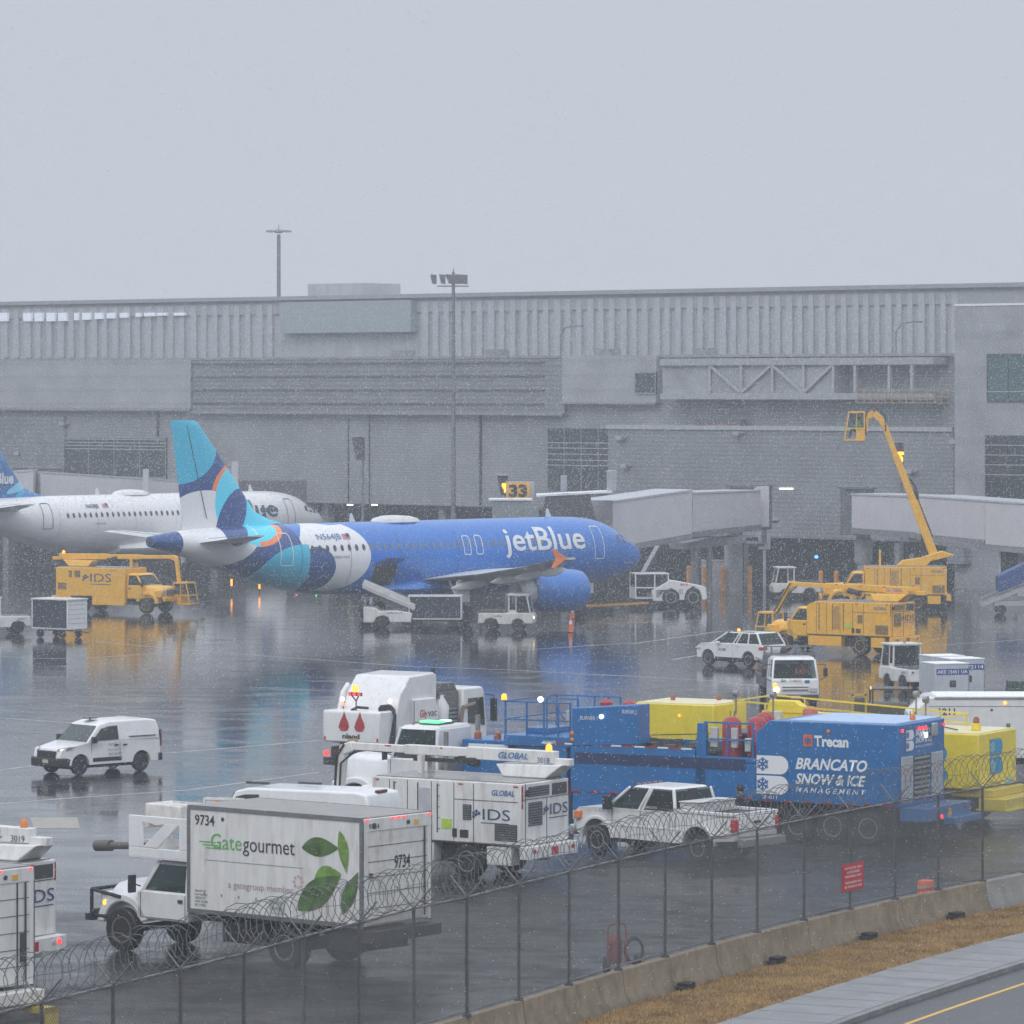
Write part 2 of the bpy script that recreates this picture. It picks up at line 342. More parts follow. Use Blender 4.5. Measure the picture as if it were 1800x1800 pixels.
# ================================================================ GROUND
def ground_mat():
    m = bpy.data.materials.new('wet_apron'); m.use_nodes = True; t = m.node_tree; N = t.nodes; L = t.links; b = N['Principled BSDF']
    g = N.new('ShaderNodeNewGeometry'); mp = N.new('ShaderNodeMapping'); mp.inputs['Scale'].default_value = (1, 1, 1); L.new(g.outputs['Position'], mp.inputs[0])
    def noise(sc, det=6, rough=.6, scale=None):
        q = mp
        if scale: q = N.new('ShaderNodeMapping'); q.inputs['Scale'].default_value = scale; L.new(g.outputs['Position'], q.inputs[0])
        n = N.new('ShaderNodeTexNoise'); n.inputs['Scale'].default_value = sc; n.inputs['Detail'].default_value = det; n.inputs['Roughness'].default_value = rough; L.new(q.outputs[0], n.inputs['Vector']); return n
    n1 = noise(.06, 8, .62, (1.0, .8, 1)); n2 = noise(.55, 10, .74); n3 = noise(.17, 6, .6, (1, .55, 1))
    # strip beside the fence: coarser, less flooded surface
    sp = N.new('ShaderNodeSeparateXYZ'); L.new(g.outputs['Position'], sp.inputs[0])
    a1 = N.new('ShaderNodeMath'); a1.operation = 'MULTIPLY_ADD'; L.new(sp.outputs['X'], a1.inputs[0]); a1.inputs[1].default_value = -.9; L.new(sp.outputs['Y'], a1.inputs[2])
    a2 = N.new('ShaderNodeMath'); a2.operation = 'MULTIPLY_ADD'; L.new(n3.outputs['Fac'], a2.inputs[0]); a2.inputs[1].default_value = 40; L.new(a1.outputs[0], a2.inputs[2])
    near = N.new('ShaderNodeMapRange'); near.inputs['From Min'].default_value = 135; near.inputs['From Max'].default_value = 158; near.inputs['To Min'].default_value = 1; near.inputs['To Max'].default_value = 0; L.new(a2.outputs[0], near.inputs['Value'])
    cr = N.new('ShaderNodeValToRGB'); L.new(n1.outputs['Fac'], cr.inputs[0]); el = cr.color_ramp.elements
    el[0].position = .36; el[0].color = (.018, .019, .021, 1); el[1].position = .68; el[1].color = (.050, .051, .055, 1)
    m2 = N.new('ShaderNodeMix'); m2.data_type = 'RGBA'; m2.blend_type = 'MULTIPLY'; m2.inputs['Factor'].default_value = .8; L.new(cr.outputs[0], m2.inputs['A'])
    c2 = N.new('ShaderNodeValToRGB'); L.new(n2.outputs['Fac'], c2.inputs[0]); c2.color_ramp.elements[0].position = .3; c2.color_ramp.elements[0].color = (.30, .26, .235, 1); c2.color_ramp.elements[1].position = .7; c2.color_ramp.elements[1].color = (1.5, 1.5, 1.55, 1)  # surface mottling; its brown darks also stand in for vehicle reflections, as colour
    L.new(c2.outputs[0], m2.inputs['B']); 
    bt = N.new('ShaderNodeTexBrick'); bt.offset = 0; bt.inputs['Scale'].default_value = 1; bt.inputs['Brick Width'].default_value = 7.5; bt.inputs['Row Height'].default_value = 7.5; bt.inputs['Mortar Size'].default_value = .035; bt.inputs['Mortar Smooth'].default_value = .3
    bt.inputs['Color1'].default_value = (1, 1, 1, 1); bt.inputs['Color2'].default_value = (.86, .86, .87, 1); bt.inputs['Mortar'].default_value = (.3, .3, .3, 1)
    bq = N.new('ShaderNodeMapping'); bq.inputs['Rotation'].default_value = (0, 0, R(28)); L.new(g.outputs['Position'], bq.inputs[0]); L.new(bq.outputs[0], bt.inputs['Vector'])
    m3 = N.new('ShaderNodeMix'); m3.data_type = 'RGBA'; m3.blend_type = 'MULTIPLY'; m3.inputs['Factor'].default_value = 1; L.new(m2.outputs['Result'], m3.inputs['A']); L.new(bt.outputs['Color'], m3.inputs['B']); L.new(m3.outputs['Result'], b.inputs['Base Color'])
    rr = N.new('ShaderNodeMapRange'); rr.inputs['From Min'].default_value = .44; rr.inputs['From Max'].default_value = .60; rr.inputs['To Min'].default_value = .035; rr.inputs['To Max'].default_value = .22; nr = noise(.36, 9, .72, (.6, 1.3, 1)); yb = N.new('ShaderNodeMapRange'); yb.inputs['From Min'].default_value = 185; yb.inputs['From Max'].default_value = 225; yb.inputs['To Max'].default_value = -.085; L.new(sp.outputs['Y'], yb.inputs['Value']); yad = N.new('ShaderNodeMath'); yad.operation = 'ADD'; L.new(nr.outputs['Fac'], yad.inputs[0]); L.new(yb.outputs[0], yad.inputs[1]); L.new(yad.outputs[0], rr.inputs['Value'])
    r2 = N.new('ShaderNodeMath'); r2.operation = 'MULTIPLY_ADD'; L.new(near.outputs[0], r2.inputs[0]); r2.inputs[1].default_value = .22; L.new(rr.outputs[0], r2.inputs[2]); L.new(r2.outputs[0], b.inputs['Roughness'])
    b.inputs['IOR'].default_value = 1.42
    np_ = noise(.55, 9, .72); pr_ = N.new('ShaderNodeMapRange'); pr_.inputs['From Min'].default_value = .42; pr_.inputs['From Max'].default_value = .62; pr_.inputs['To Min'].default_value = -.96; pr_.inputs['To Max'].default_value = -.72; L.new(np_.outputs['Fac'], pr_.inputs['Value'])
    sl = N.new('ShaderNodeMath'); sl.operation = 'MULTIPLY_ADD'; L.new(near.outputs[0], sl.inputs[0]); L.new(pr_.outputs[0], sl.inputs[1]); sl.inputs[2].default_value = .98; L.new(sl.outputs[0], b.inputs['Specular IOR Level'])
    nb = noise(2.4, 5, .6); nb2 = noise(.25, 3, .5)
    ad = N.new('ShaderNodeMath'); ad.operation = 'MULTIPLY_ADD'; L.new(nb2.outputs['Fac'], ad.inputs[0]); ad.inputs[1].default_value = 1.5; L.new(nb.outputs['Fac'], ad.inputs[2])
    bp = N.new('ShaderNodeBump'); bp.inputs['Strength'].default_value = .5; bp.inputs['Distance'].default_value = .0095; L.new(ad.outputs[0], bp.inputs['Height']); L.new(bp.outputs[0], b.inputs['Normal'])
    return m
gm = ground_mat()
FX = [73, 429, 533, 631, 727, 821, 912, 1000, 1087, 1169, 1251, 1331, 1413, 1494, 1573, 1649, 1727]     # the fence posts
FY = [76.2, 82.8, 85.4, 87.6, 90.0, 92.0, 94.4, 96.8, 99.3, 101.6, 103.9, 106.2, 108.6, 110.9, 113.1, 115.2, 117.2]
posts = [Vector(((px - 900) * y / F, y, 0)) for px, y in zip(FX, FY)]
a0, a1_ = posts[0], posts[1]; d0 = (a1_ - a0) / 3
posts = [a0 - d0 * 3, a0 - d0 * 2, a0 - d0, a0, a0 + d0, a0 + 2 * d0] + posts[1:] + [posts[-1] + (posts[-1] - posts[-2]) * k for k in (1, 2, 3, 4)]
def offs(p, i, d):    # point beside the fence line, d metres to the road side
    a = posts[max(0, i - 1)]; b = posts[min(len(posts) - 1, i + 1)]; t = (b - a).normalized(); return p + Vector((t.y, -t.x, 0)) * d
def sheet(name, outline, z, m, label=None, cat=None, kind='structure', thick=.0):
    b = MB(); n = len(outline)
    if thick: b.add([(p[0], p[1], z) for p in outline] + [(p[0], p[1], z - thick) for p in outline], [tuple(range(n)), tuple(range(2 * n - 1, n - 1, -1))] + [(i, i + n, (i + 1) % n + n, (i + 1) % n) for i in range(n)])
    else: b.add([(p[0], p[1], z) for p in outline], [tuple(range(n))])
    o = b.build(name, m, smooth=0); o['kind'] = kind
    return o
edge = [offs(p, i, .32) for i, p in enumerate(posts)]
# apron = everything on the far side of the fence, out to beyond the terminal
far = [Vector((900, edge[-1].y + 300, 0)), Vector((900, 1600, 0)), Vector((-900, 1600, 0)), Vector((-900, -200, 0)), Vector((edge[0].x - 40, -60, 0))]
ap = sheet('apron_ground', [(-1500, -300), (1500, -300), (1500, 2500), (-1500, 2500)], 0, gm)
grassm = mat('dead_winter_turf', (.30, .18, .07), .9, var=.22, vs=2.5, bump=.6, bs=25, dirt=(.10, .075, .03), dirtamt=.5)
walkm = mat('wet_concrete_pavement', (.24, .245, .255), .38, var=.14, vs=1.2, bump=.15, bs=40, dirt=(.15, .15, .155), dirtamt=.5)
kerbm = mat('kerb_stone', (.23, .23, .225), .5, var=.2, vs=2)
roadm = mat('wet_road_asphalt', (.045, .047, .052), .3, var=.2, vs=2, bump=.35, bs=30)
ylm = mat('yellow_road_paint', (.72, .42, .06), .5, var=.1, vs=6, dirtamt=.25)
wlm = mat('worn_white_paint', (.50, .51, .53), .4, var=.25, vs=1.5, dirt=(.1, .1, .1), dirtamt=.6)
def strip_between(d1, d2, z, m, name, kind='structure', thick=.12, ext=0):
    A = [offs(p, i, d1) for i, p in enumerate(posts)]; B = [offs(p, i, d2) for i, p in enumerate(posts)]
    b = MB(); n = len(A); 
    vs = [(p.x, p.y, z) for p in A] + [(p.x, p.y, z) for p in B] + [(p.x, p.y, z - thick) for p in A] + [(p.x, p.y, z - thick) for p in B]
    fs = []
    for i in range(n - 1): fs += [(i, i + 1, n + i + 1, n + i), (n + i, n + i + 1, 3 * n + i + 1, 3 * n + i), (i + 1, i, 2 * n + i, 2 * n + i + 1)]
    b.add(vs, fs); o = b.build(name, m, smooth=0); o['kind'] = kind; return o
strip_between(.42, 3.25, .11, grassm, 'turf_bank')
strip_between(3.25, 5.35, .13, walkm, 'pavement', thick=.14)
strip_between(5.35, 5.55, .12, kerbm, 'kerb', thick=.13)
strip_between(5.55, 60, .004, roadm, 'road', thick=.02)
strip_between(6.55, 6.67, .009, ylm, 'road_line', thick=.004)
# joints across the pavement
jb = MB()
for i in range(1, len(posts) - 1):
    for k in (0, .5):
        p = posts[i].lerp(posts[i + 1], k); t = (posts[i + 1] - posts[i]).normalized(); nrm = Vector((t.y, -t.x, 0))
        a = p + nrm * 3.27; c = p + nrm * 5.33
        jb.add([a - t * .012 + Vector((0, 0, .134)), a + t * .012 + Vector((0, 0, .134)), c + t * .012 + Vector((0, 0, .134)), c - t * .012 + Vector((0, 0, .134))], [(0, 1, 2, 3)])
jb.build('pavement_joints', dgrey, smooth=0)['kind'] = 'structure'
# dead grass blades
gb = MB(); rnd = random.Random(3)
for i in range(len(posts) - 1):
    for k in range(2600):
        p = posts[i].lerp(posts[i + 1], rnd.random()); t = (posts[i + 1] - posts[i]).normalized(); nrm = Vector((t.y, -t.x, 0))
        q = p + nrm * rnd.uniform(.46, 3.22) + Vector((0, 0, .11)); a = rnd.uniform(0, 6.28); h = rnd.uniform(.03, .09); w = .012
        dx = Vector((math.cos(a), math.sin(a), 0)); ln = Vector((rnd.uniform(-.05, .05), rnd.uniform(-.05, .05), h))
        gb.add([q - dx * w, q + dx * w, q + ln], [(0, 1, 2)])
o = gb.build('grass', mat('straw_blades', (.44, .29, .12), .9, var=.3, vs=.9), smooth=0); tag(o, 'dead straw coloured winter grass between barrier and pavement', 'grass', kind='stuff')
# painted lines on the apron
def ground_line(pxs, w=.16, z=.004):
    b = MB(); pts = [G(x, y) for x, y in pxs]
    L_ = []; R_ = []
    for i, p in enumerate(pts):
        t = (pts[min(i + 1, len(pts) - 1)] - pts[max(i - 1, 0)]).normalized(); n = Vector((t.y, -t.x, 0)) * w / 2
        L_.append(p + n + Vector((0, 0, z))); R_.append(p - n + Vector((0, 0, z)))
    n = len(pts); b.add(L_ + R_, [(i, i + 1, n + i + 1, n + i) for i in range(n - 1)])
    o = b.build('apron_line', wlm, smooth=0); o['kind'] = 'structure'
for q in ([(-60, 1152), (60, 1157), (140, 1158), (250, 1150), (340, 1144)], [(165, 1128), (420, 1150), (560, 1160), (740, 1173)], [(-60, 1258), (130, 1271)],
          [(-60, 1362), (60, 1346), (270, 1326), (560, 1302)], [(-80, 1420), (110, 1404), (330, 1389), (560, 1358)], [(740, 1172), (900, 1178), (1240, 1196), (1400, 1213)],
          [(1110, 1132), (1250, 1112), (1290, 1108)], [(1180, 1160), (1240, 1150)], [(430, 1071), (700, 1064)], [(930, 1142), (1110, 1130)], [(280, 1106), (560, 1098)], [(1060, 1096), (1250, 1090)], [(1640, 1135), (1860, 1120)], [(240, 1062), (480, 1052)]): ground_line(q)
pp = [G(60, 1456), G(140, 1456), G(136, 1437), G(52, 1437)]
sheet('faded_paint_patch', [(p.x, p.y) for p in pp], .004, mat('faded_beige_paint', (.34, .30, .24), .3, var=.2, vs=2))

# ================================================================ BARRIER AND FENCE
def barrier_profile(): return [(-.30, 0), (.30, 0), (.30, .08), (.16, .33), (.10, .81), (-.10, .81), (-.16, .33), (-.30, .08)]
k = 0
segs = [(i, i + 2) for i in range(1, len(posts) - 2, 2)]
names = ['barrier segment at the far left end, half out of frame', 'barrier segment second from the left, just below the box truck',]
for si, (i, j) in enumerate(segs):
    a, b_ = posts[i], posts[j]; mid = posts[i + 1]
    t = (b_ - a).normalized(); a2 = a + t * .02; b2 = b_ - t * .02; nrm = Vector((t.y, -t.x, 0))
    m = MB(); rings = []
    for p in (a2, a2 + t * .03, b2 - t * .03, b2):
        rings.append([p + nrm * x + Vector((0, 0, z)) for x, z in barrier_profile()])
    m.loft(rings)
    px = int(900 + F * ((a.x + b_.x) / 2) / ((a.y + b_.y) / 2))
    o = m.build('concrete_barrier', conc2 if px > 1690 else conc, bevel=.015, smooth=30)
    where = {0: 'hidden at the bottom left'}
    o['label'] = 'x'; o['px'] = px
    tag(o, 'x', 'barrier', 'concrete barriers under the chain link fence')
bars = [o for o in COL.objects if o.name.startswith('concrete_barrier')]
vis = [o for o in bars if 690 < o['px'] < 1880]; vis.sort(key=lambda o: o['px'])
for o in bars:
    if o not in vis: bpy.data.objects.remove(o)
lab = ['brown stained concrete barrier section where the fence line leaves the bottom edge', 'brown concrete barrier section ending in front of the wheeled extinguisher, on its left side',
       'stained concrete barrier section starting at the wheeled extinguisher and running right', 'stained concrete barrier section midway between wheeled extinguisher and red sign', 'stained concrete barrier section right below the red sign',
       'stained concrete barrier section in front of the low orange barrel', 'pale grey concrete barrier section at the right edge']
for o, l in zip(vis, lab): o['label'] = l; del o['px']
# black rubber feet along the barrier base
for n_, px in enumerate((1165, 1322, 1486, 1642, 1796)):
    i = min(range(len(posts)), key=lambda q: abs(900 + F * posts[q].x / posts[q].y - px + 25)); p = offs(posts[i], i, .5); t = (posts[i + 1] - posts[i]).normalized()
    o = MB().box(-.34, .34, -.1, .1, 0, .1).box(-.2, .2, -.12, .12, .1, .17).box(.22, .3, -.12, .08, .1, .15).build('rubber_foot', black, bevel=.02)
    o.location = (p.x, p.y, .11); o.rotation_euler = (0, 0, math.atan2(t.y, t.x))
    tag(o, 'black rubber block at the barrier foot ' + ['just right of the wheeled extinguisher', 'half way between extinguisher and red sign', 'just right of the red sign', 'just right of the orange barrel', 'at the right edge of the picture'][n_], 'rubber block', 'black rubber blocks along the barrier')
fence = thing('chain_link_fence', 'tall galvanised chain link fence with coiled razor wire on top of concrete barriers', 'fence', posts[0])
o0 = posts[0]
ZB, ZT = .81, 3.22
for i, p in enumerate(posts):
    q = p - o0; b = MB().tube((q.x, q.y, ZB), (q.x, q.y, ZT + .04), .036, 8).box(q.x - .09, q.x + .09, q.y - .09, q.y + .09, ZB, ZB + .05)
    b.build('post', mat('weathered_post_steel', (.13, .137, .145), .45, .4, var=.2), fence)
    a = posts[max(0, i - 1)]; c = posts[min(len(posts) - 1, i + 1)]; t = (c - a).normalized(); nr = Vector((t.y, -t.x, 0))
    MB().tube(q + Vector((0, 0, ZT)), q + nr * .38 + Vector((0, 0, ZT + .42)), .018, 6).tube(q + Vector((0, 0, ZT)), q - nr * .38 + Vector((0, 0, ZT + .42)), .018, 6).build('barb_arm', galv, fence)
rel = [p - o0 for p in posts]
MB().path([(p.x, p.y, ZT) for p in rel], .024, 8).build('top_rail', galv, fence)
MB().path([(p.x, p.y, ZB + .10) for p in rel], .016, 6).build('bottom_rail', galv, fence)
# woven wire: two families of thin zigzag wires
wm = MB(); pitch = .075; hgt = ZT - ZB - .06; zb = ZB + .05
cum = [0.]
for a, b in zip(rel[:-1], rel[1:]): cum.append(cum[-1] + (b - a).length)
def along(s):
    s = max(0, min(cum[-1] - 1e-4, s)); i = max(k_ for k_ in range(len(cum) - 1) if cum[k_] <= s); t = (s - cum[i]) / (cum[i + 1] - cum[i]); return rel[i].lerp(rel[i + 1], t)
import bisect
def along(s):
    s = max(0, min(cum[-1] - 1e-4, s)); i = max(0, bisect.bisect_right(cum, s) - 1); return rel[i].lerp(rel[i + 1], (s - cum[i]) / (cum[i + 1] - cum[i]))
wr = .0042
for fam in (1, -1):
    s0 = -hgt if fam > 0 else 0
    while s0 < cum[-1] + (0 if fam > 0 else hgt):
        a = (s0, 0); b = (s0 + fam * hgt, 1)
        sa, sb = a[0], b[0]; ta, tb = 0., 1.
        lo, hi = 0., cum[-1]
        if fam > 0:
            if sa < lo: ta = (lo - sa) / hgt
            if sb > hi: tb = (hi - sa) / hgt
        else:
            if sa > hi: ta = (sa - hi) / hgt
            if sb < lo: tb = (sa - lo) / hgt
        if tb - ta > .02:
            A = along(sa + fam * hgt * ta); B = along(sa + fam * hgt * tb); za = zb + hgt * ta; zb_ = zb + hgt * tb
            d = Vector((B.x - A.x, B.y - A.y, 0)).normalized() if (B - A).length > 1e-6 else Vector((1, 0, 0)); n = Vector((d.y, -d.x, 0)) * wr; u = Vector((0, 0, wr * 1.4))
            A = Vector((A.x, A.y, za)); B = Vector((B.x, B.y, zb_))
            wm.add([A - u, A + u - n, A + u + n, B - u, B + u - n, B + u + n], [(0, 1, 4, 3), (1, 2, 5, 4), (2, 0, 3, 5)])
        s0 += pitch
wm.build('wire_mesh', mat('dull_wire', (.17, .175, .18), .5, .3, var=.1), fence, smooth=0)
# razor wire coil, slightly irregular
rz = MB(); pts = []; rr_ = random.Random(11); s_ = 0; n = 0
loops = int(cum[-1] / .30)
for q in range(loops * 14 + 1):
    a = 6.28318 * q / 14; s_ = cum[-1] * q / (loops * 14); lp = q // 14
    random.seed(lp * 7 + 1); j1 = random.uniform(-.05, .05); j2 = random.uniform(-.06, .06); rad = .42 + random.uniform(-.035, .035)
    c = along(s_ + .16 * math.sin(a) + j2 * math.sin(a)); c2 = along(s_ + .3); t = (along(s_ + .2) - along(s_)); 
    if t.length < 1e-6: t = rel[-1] - rel[-2]
    t.normalize(); nr = Vector((t.y, -t.x, 0))
    pts.append(Vector((c.x, c.y, ZT + .44 + j1)) + nr * rad * math.cos(a) + Vector((0, 0, rad * math.sin(a))))
rz.path(pts, .0085, 3)
pts2 = [along(cum[-1] * q / 200) + Vector((0, 0, ZT + .44 + .03 * math.sin(q * .9))) for q in range(201)]
rz.path(pts2, .006, 3)
rz.build('razor_wire', mat('dull_razor_wire', (.14, .145, .15), .45, .6, var=.2), fence, smooth=0)
random.seed(5)
# red warning sign on the fence
i = min(range(len(posts)), key=lambda q: abs(900 + F * posts[q].x / posts[q].y - 1494)); p = posts[i]; t = (posts[i + 1] - posts[i]).normalized()
sg = thing('warning_sign', 'red rectangular warning sign with white lettering wired to the fence', 'sign', (p.x, p.y, 1.28), math.degrees(math.atan2(t.y, t.x)))
MB().box(-.60, .60, -.085, -.07, 0, .66).build('sign_panel', mat('sign_red', (.50, .02, .03), .4, var=.08), sg, bevel=.004)
for k, s in enumerate(('RESTRICTED AREA', 'AUTHORIZED', 'PERSONNEL ONLY', 'TRESPASSERS WILL', 'BE PROSECUTED')):
    if k < 5: text(s, (0, -.085, .53 - k * .10 - (.05 if k > 2 else 0)), 'Y', .052, inkw, sg, width=.95 if k != 1 else .7, align='c', bold=.01)
# cone top behind the barrier
def cone(name, px, py, label, h=.75, z=0, Yd=None, color=orange):
    p = G(px, py); o = thing(name, label, 'traffic cone', p, 0)
    MB().box(-.18, .18, -.18, .18, 0, .04).build('cone_base', black if h > .5 else color, o, bevel=.01)
    MB().lathe([(.15, .04), (.03, h), (.001, h)], (0, 0, 0), 'z', 16).build('cone_body', color, o)
    f = lambda z: .15 - .12 * (z - .04) / (h - .04) + .004
    MB().lathe([(f(h * .5), h * .5), (f(h * .72), h * .72)], (0, 0, 0), 'z', 16).build('reflective_band', inkw, o); return o
cone('traffic_cone', 1003, 1112, 'orange traffic cone with white band standing in front of the blue jet engine', .95)
cone('traffic_cone', 1006, 1088, 'fainter orange traffic cone behind the first one near the nose wheel', .8)
bk = thing('road_barrel', 'low orange plastic barrel lying just behind the fence at the right', 'barrel', Vector(((1628 - 900) * 121.5 / F, 121.5, 0)), 0)
MB().lathe([(.25, 0), (.24, .15), (.22, .34), (.2, .38), (.001, .38)], (0, 0, 0), 'z', 18).build('barrel_body', orange, bk, bevel=.02)
MB().lathe([(.244, .17), (.234, .25)], (0, 0, 0), 'z', 18).build('reflective_band', mat('dull_band', (.6, .35, .25), .4), bk)
# wheeled fire extinguisher behind the fence
p = Vector(((1092 - 900) * 105 / F, 105, 0)); ex = thing('fire_extinguisher_cart', 'rusty red wheeled fire extinguisher with coiled hose behind the fence', 'extinguisher cart', p, 15)
rc = mat('faded_red_frame', (.30, .04, .03), .5, dirt=(.05, .02, .02), dirtamt=.5)
MB().path([(-.32, 0, .25), (-.32, 0, 1.05), (-.26, 0, 1.15), (.06, 0, 1.15), (.12, 0, 1.05), (.12, 0, .25)], .025, 8).path([(-.32, 0, .72), (.12, 0, .72)], .02, 6).path([(-.32, 0, .25), (.6, 0, .25)], .025, 6).build('frame', rc, ex)
MB().lathe([(.001, .2), (.13, .22), (.15, .3), (.15, .78), (.1, .88), (.03, .92), (.001, .92)], (-.1, .12, 0), 'z', 16).build('cylinder', rc, ex)
hs = MB()
for r_ in (.30, .26): hs.path([(.32 + r_ * .75 * math.cos(6.283 * q / 20), .02 + (r_ - .26), .52 + r_ * math.sin(6.283 * q / 20)) for q in range(21)], .022, 6)
hs.build('hose_coil', black, ex)
for sx in (-.38, .42): MB().lathe([(.001, -.04), (.2, -.04), (.22, 0), (.2, .04), (.001, .04)], (sx, -.1 if sx < 0 else .1, .22), 'x', 18).build('wheel', black, ex)

# ================================================================ TERMINAL
c42, s42 = math.cos(R(42)), math.sin(R(42)); AX, AY = 30.3, 312.5
def ux(px, y=0.):
    k = (px - 900) / F; return (k * (AY + y * c42) - AX - y * s42) / (c42 + k * s42)
def wY(px, y=0.): return AY - ux(px, y) * s42 + y * c42
def wz(px, py, y=0.): return H - (py - YH) * wY(px, y) / F
def siding(name, col, period=.26, depth=.35, horiz=True, var=.08, rough=.45):
    m = bpy.data.materials.new(name); m.use_nodes = True; N = m.node_tree.nodes; L = m.node_tree.links; b = N['Principled BSDF']
    tc = N.new('ShaderNodeTexCoord'); sp = N.new('ShaderNodeSeparateXYZ'); L.new(tc.outputs['Object'], sp.inputs[0])
    mm = N.new('ShaderNodeMath'); mm.operation = 'MULTIPLY'; mm.inputs[1].default_value = 1 / period; L.new(sp.outputs['Z' if horiz else 'X'], mm.inputs[0])
    fr = N.new('ShaderNodeMath'); fr.operation = 'FRACT'; L.new(mm.outputs[0], fr.inputs[0])
    cr = N.new('ShaderNodeValToRGB'); L.new(fr.outputs[0], cr.inputs[0]); e = cr.color_ramp.elements
    e[0].position = 0; e[0].color = (1 - depth,) * 3 + (1,); e[1].position = .3; e[1].color = (1, 1, 1, 1)
    q = e.new(.22); q.color = (1 - depth,) * 3 + (1,); q = e.new(1.0); q.color = (.97,) * 3 + (1,)
    n = N.new('ShaderNodeTexNoise'); n.inputs['Scale'].default_value = .35; n.inputs['Detail'].default_value = 7; L.new(tc.outputs['Object'], n.inputs['Vector'])
    mr = N.new('ShaderNodeMapRange'); mr.inputs['To Min'].default_value = 1 - var * 2; mr.inputs['To Max'].default_value = 1 + var * 2; mr.inputs['From Min'].default_value = .3; mr.inputs['From Max'].default_value = .7; L.new(n.outputs['Fac'], mr.inputs['Value'])
    v = N.new('ShaderNodeVectorMath'); v.operation = 'SCALE'; v.inputs[0].default_value = col; L.new(mr.outputs[0], v.inputs['Scale'])
    v2 = N.new('ShaderNodeVectorMath'); v2.operation = 'MULTIPLY'; L.new(v.outputs[0], v2.inputs[0]); L.new(cr.outputs[0], v2.inputs[1]); L.new(v2.outputs[0], b.inputs['Base Color'])
    b.inputs['Roughness'].default_value = rough; return m
s_main = siding('ribbed_metal_siding', (.29, .308, .335), .22, .30)
s_dark = siding('dark_louvre_siding', (.22, .235, .255), .36, .32)
s_blk = siding('grey_block_courses', (.245, .262, .285), .30, .34)
s_smooth = siding('smooth_grey_panels', (.36, .375, .40), 1.1, .12)
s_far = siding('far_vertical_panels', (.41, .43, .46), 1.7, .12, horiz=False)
s_tower = siding('tower_panels', (.33, .345, .375), 2.4, .12)
under = mat('undercroft_shade', (.035, .037, .04), .6, var=.3)
bld = thing('terminal_building', 'long grey ribbed metal airport terminal with dark windows behind the parked jets', 'building', (AX, AY, 0), -42)
def wb(px0, py0, px1, py1, m, name='wall', y=-.0, th=.5, parent=bld, bevel=0, zz=None, label=None):
    """block on the wall plane, its front at local y, from pixel corner to pixel corner"""
    x0, x1 = ux(px0, y), ux(px1, y); z1, z0 = wz(px0, py0, y), wz(px0, py1, y)
    if zz: z0, z1 = zz
    return MB().box(x0, x1, y, y + th, z0, z1).build(name, m, parent, bevel=bevel, smooth=0, label=label)
ZR = 16.35
x0 = ux(-400); xr = ux(1690)
MB().box(x0, xr, .6, 34, 4.6, ZR - .6).build('wall', s_main, bld, smooth=0, label='ribbed grey metal main wall')
MB().box(x0 - .3, xr, .2, 34.3, ZR - .6, ZR - .4).build('roof', grey, bld, smooth=0)
MB().box(x0, ux(335), 0, .6, 11.95, ZR - .6).build('wall', s_smooth, bld, smooth=0, label='smooth pale upper wall at the left')
MB().box(x0, ux(335), -.15, .6, 11.7, 11.95).build('ledge', grey, bld, smooth=0)
MB().box(ux(336), ux(990), .15, .6, 11.7, ZR - .65).build('louvre_screen', s_dark, bld, smooth=0)
lb = MB()
for z in (12.3, 13.35, 14.4, 15.4): lb.box(ux(336), ux(955), .02, .15, z, z + .12)
lb.build('louvre_rails', mat('louvre_rail', (.12, .125, .135), .5), bld, smooth=0)
MB().box(ux(336), ux(990), -.1, .6, 11.5, 11.7).build('ledge', grey, bld, smooth=0)
for px in (268, 603, 640, 835): MB().box(ux(px), ux(px) + .14, .45, .6, 4.7, 15.6).build('downpipe', dgrey, bld, smooth=0) if px in (268, 835) else MB().box(ux(px), ux(px) + .06, .5, .6, 4.7, 11.4).build('panel_joint', dgrey, bld, smooth=0)
def window(px0, py0, px1, py1, m, y, nx, zs, parent=bld, fr=grey):
    x0, x1 = ux(px0, y), ux(px1, y); z1, z0 = wz(px0, py0, y), wz(px0, py1, y)
    f = MB().box(x0, x1, y - .04, y + .02, z1 - .12, z1).box(x0, x1, y - .04, y + .02, z0, z0 + .12)
    for i in range(nx + 1): x = x0 + (x1 - x0 - .08) * i / nx; f.box(x, x + .08, y - .05, y + .02, z0 + .12, z1 - .12)
    w = f.build('window', fr, parent, smooth=0)
    MB().box(x0, x1, y - .01, y + .12, z0, z1).build('pane', m, w, smooth=0)
    if zs:
        b = MB()
        for k in zs: z = z1 + (z0 - z1) * k; b.box(x0, x1, y - .10, y - .06, z - .035, z + .035)
        b.build('louvre_blade', alu, w, smooth=0)
MB().box(ux(-300), ux(108), .3, .6, 6.9, 11.2).build('wall', s_dark, bld, smooth=0, label='darker recessed siding panel')
window(112, 767, 292, 838, glassd, .45, 4, [.06, .14, .22, .3])
window(962, 750, 1083, 866, glassd, .45, 4, [.24, .32, .41, .5, .58])
# ground floor with columns; the block's dark colour stands for the void's shade
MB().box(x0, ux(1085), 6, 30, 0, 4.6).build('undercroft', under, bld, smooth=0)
for k in range(26):
    px = x0 + 4 + k * 12.4
    if px < ux(1085): MB().box(px, px + .7, 1.2, 1.9, 0, 4.6).build('column', mat('grey_concrete_column', (.22, .225, .23), .6), bld, smooth=0)
MB().box(ux(1085), xr, 6, 30, 0, 4.6).build('undercroft', under, bld, smooth=0)
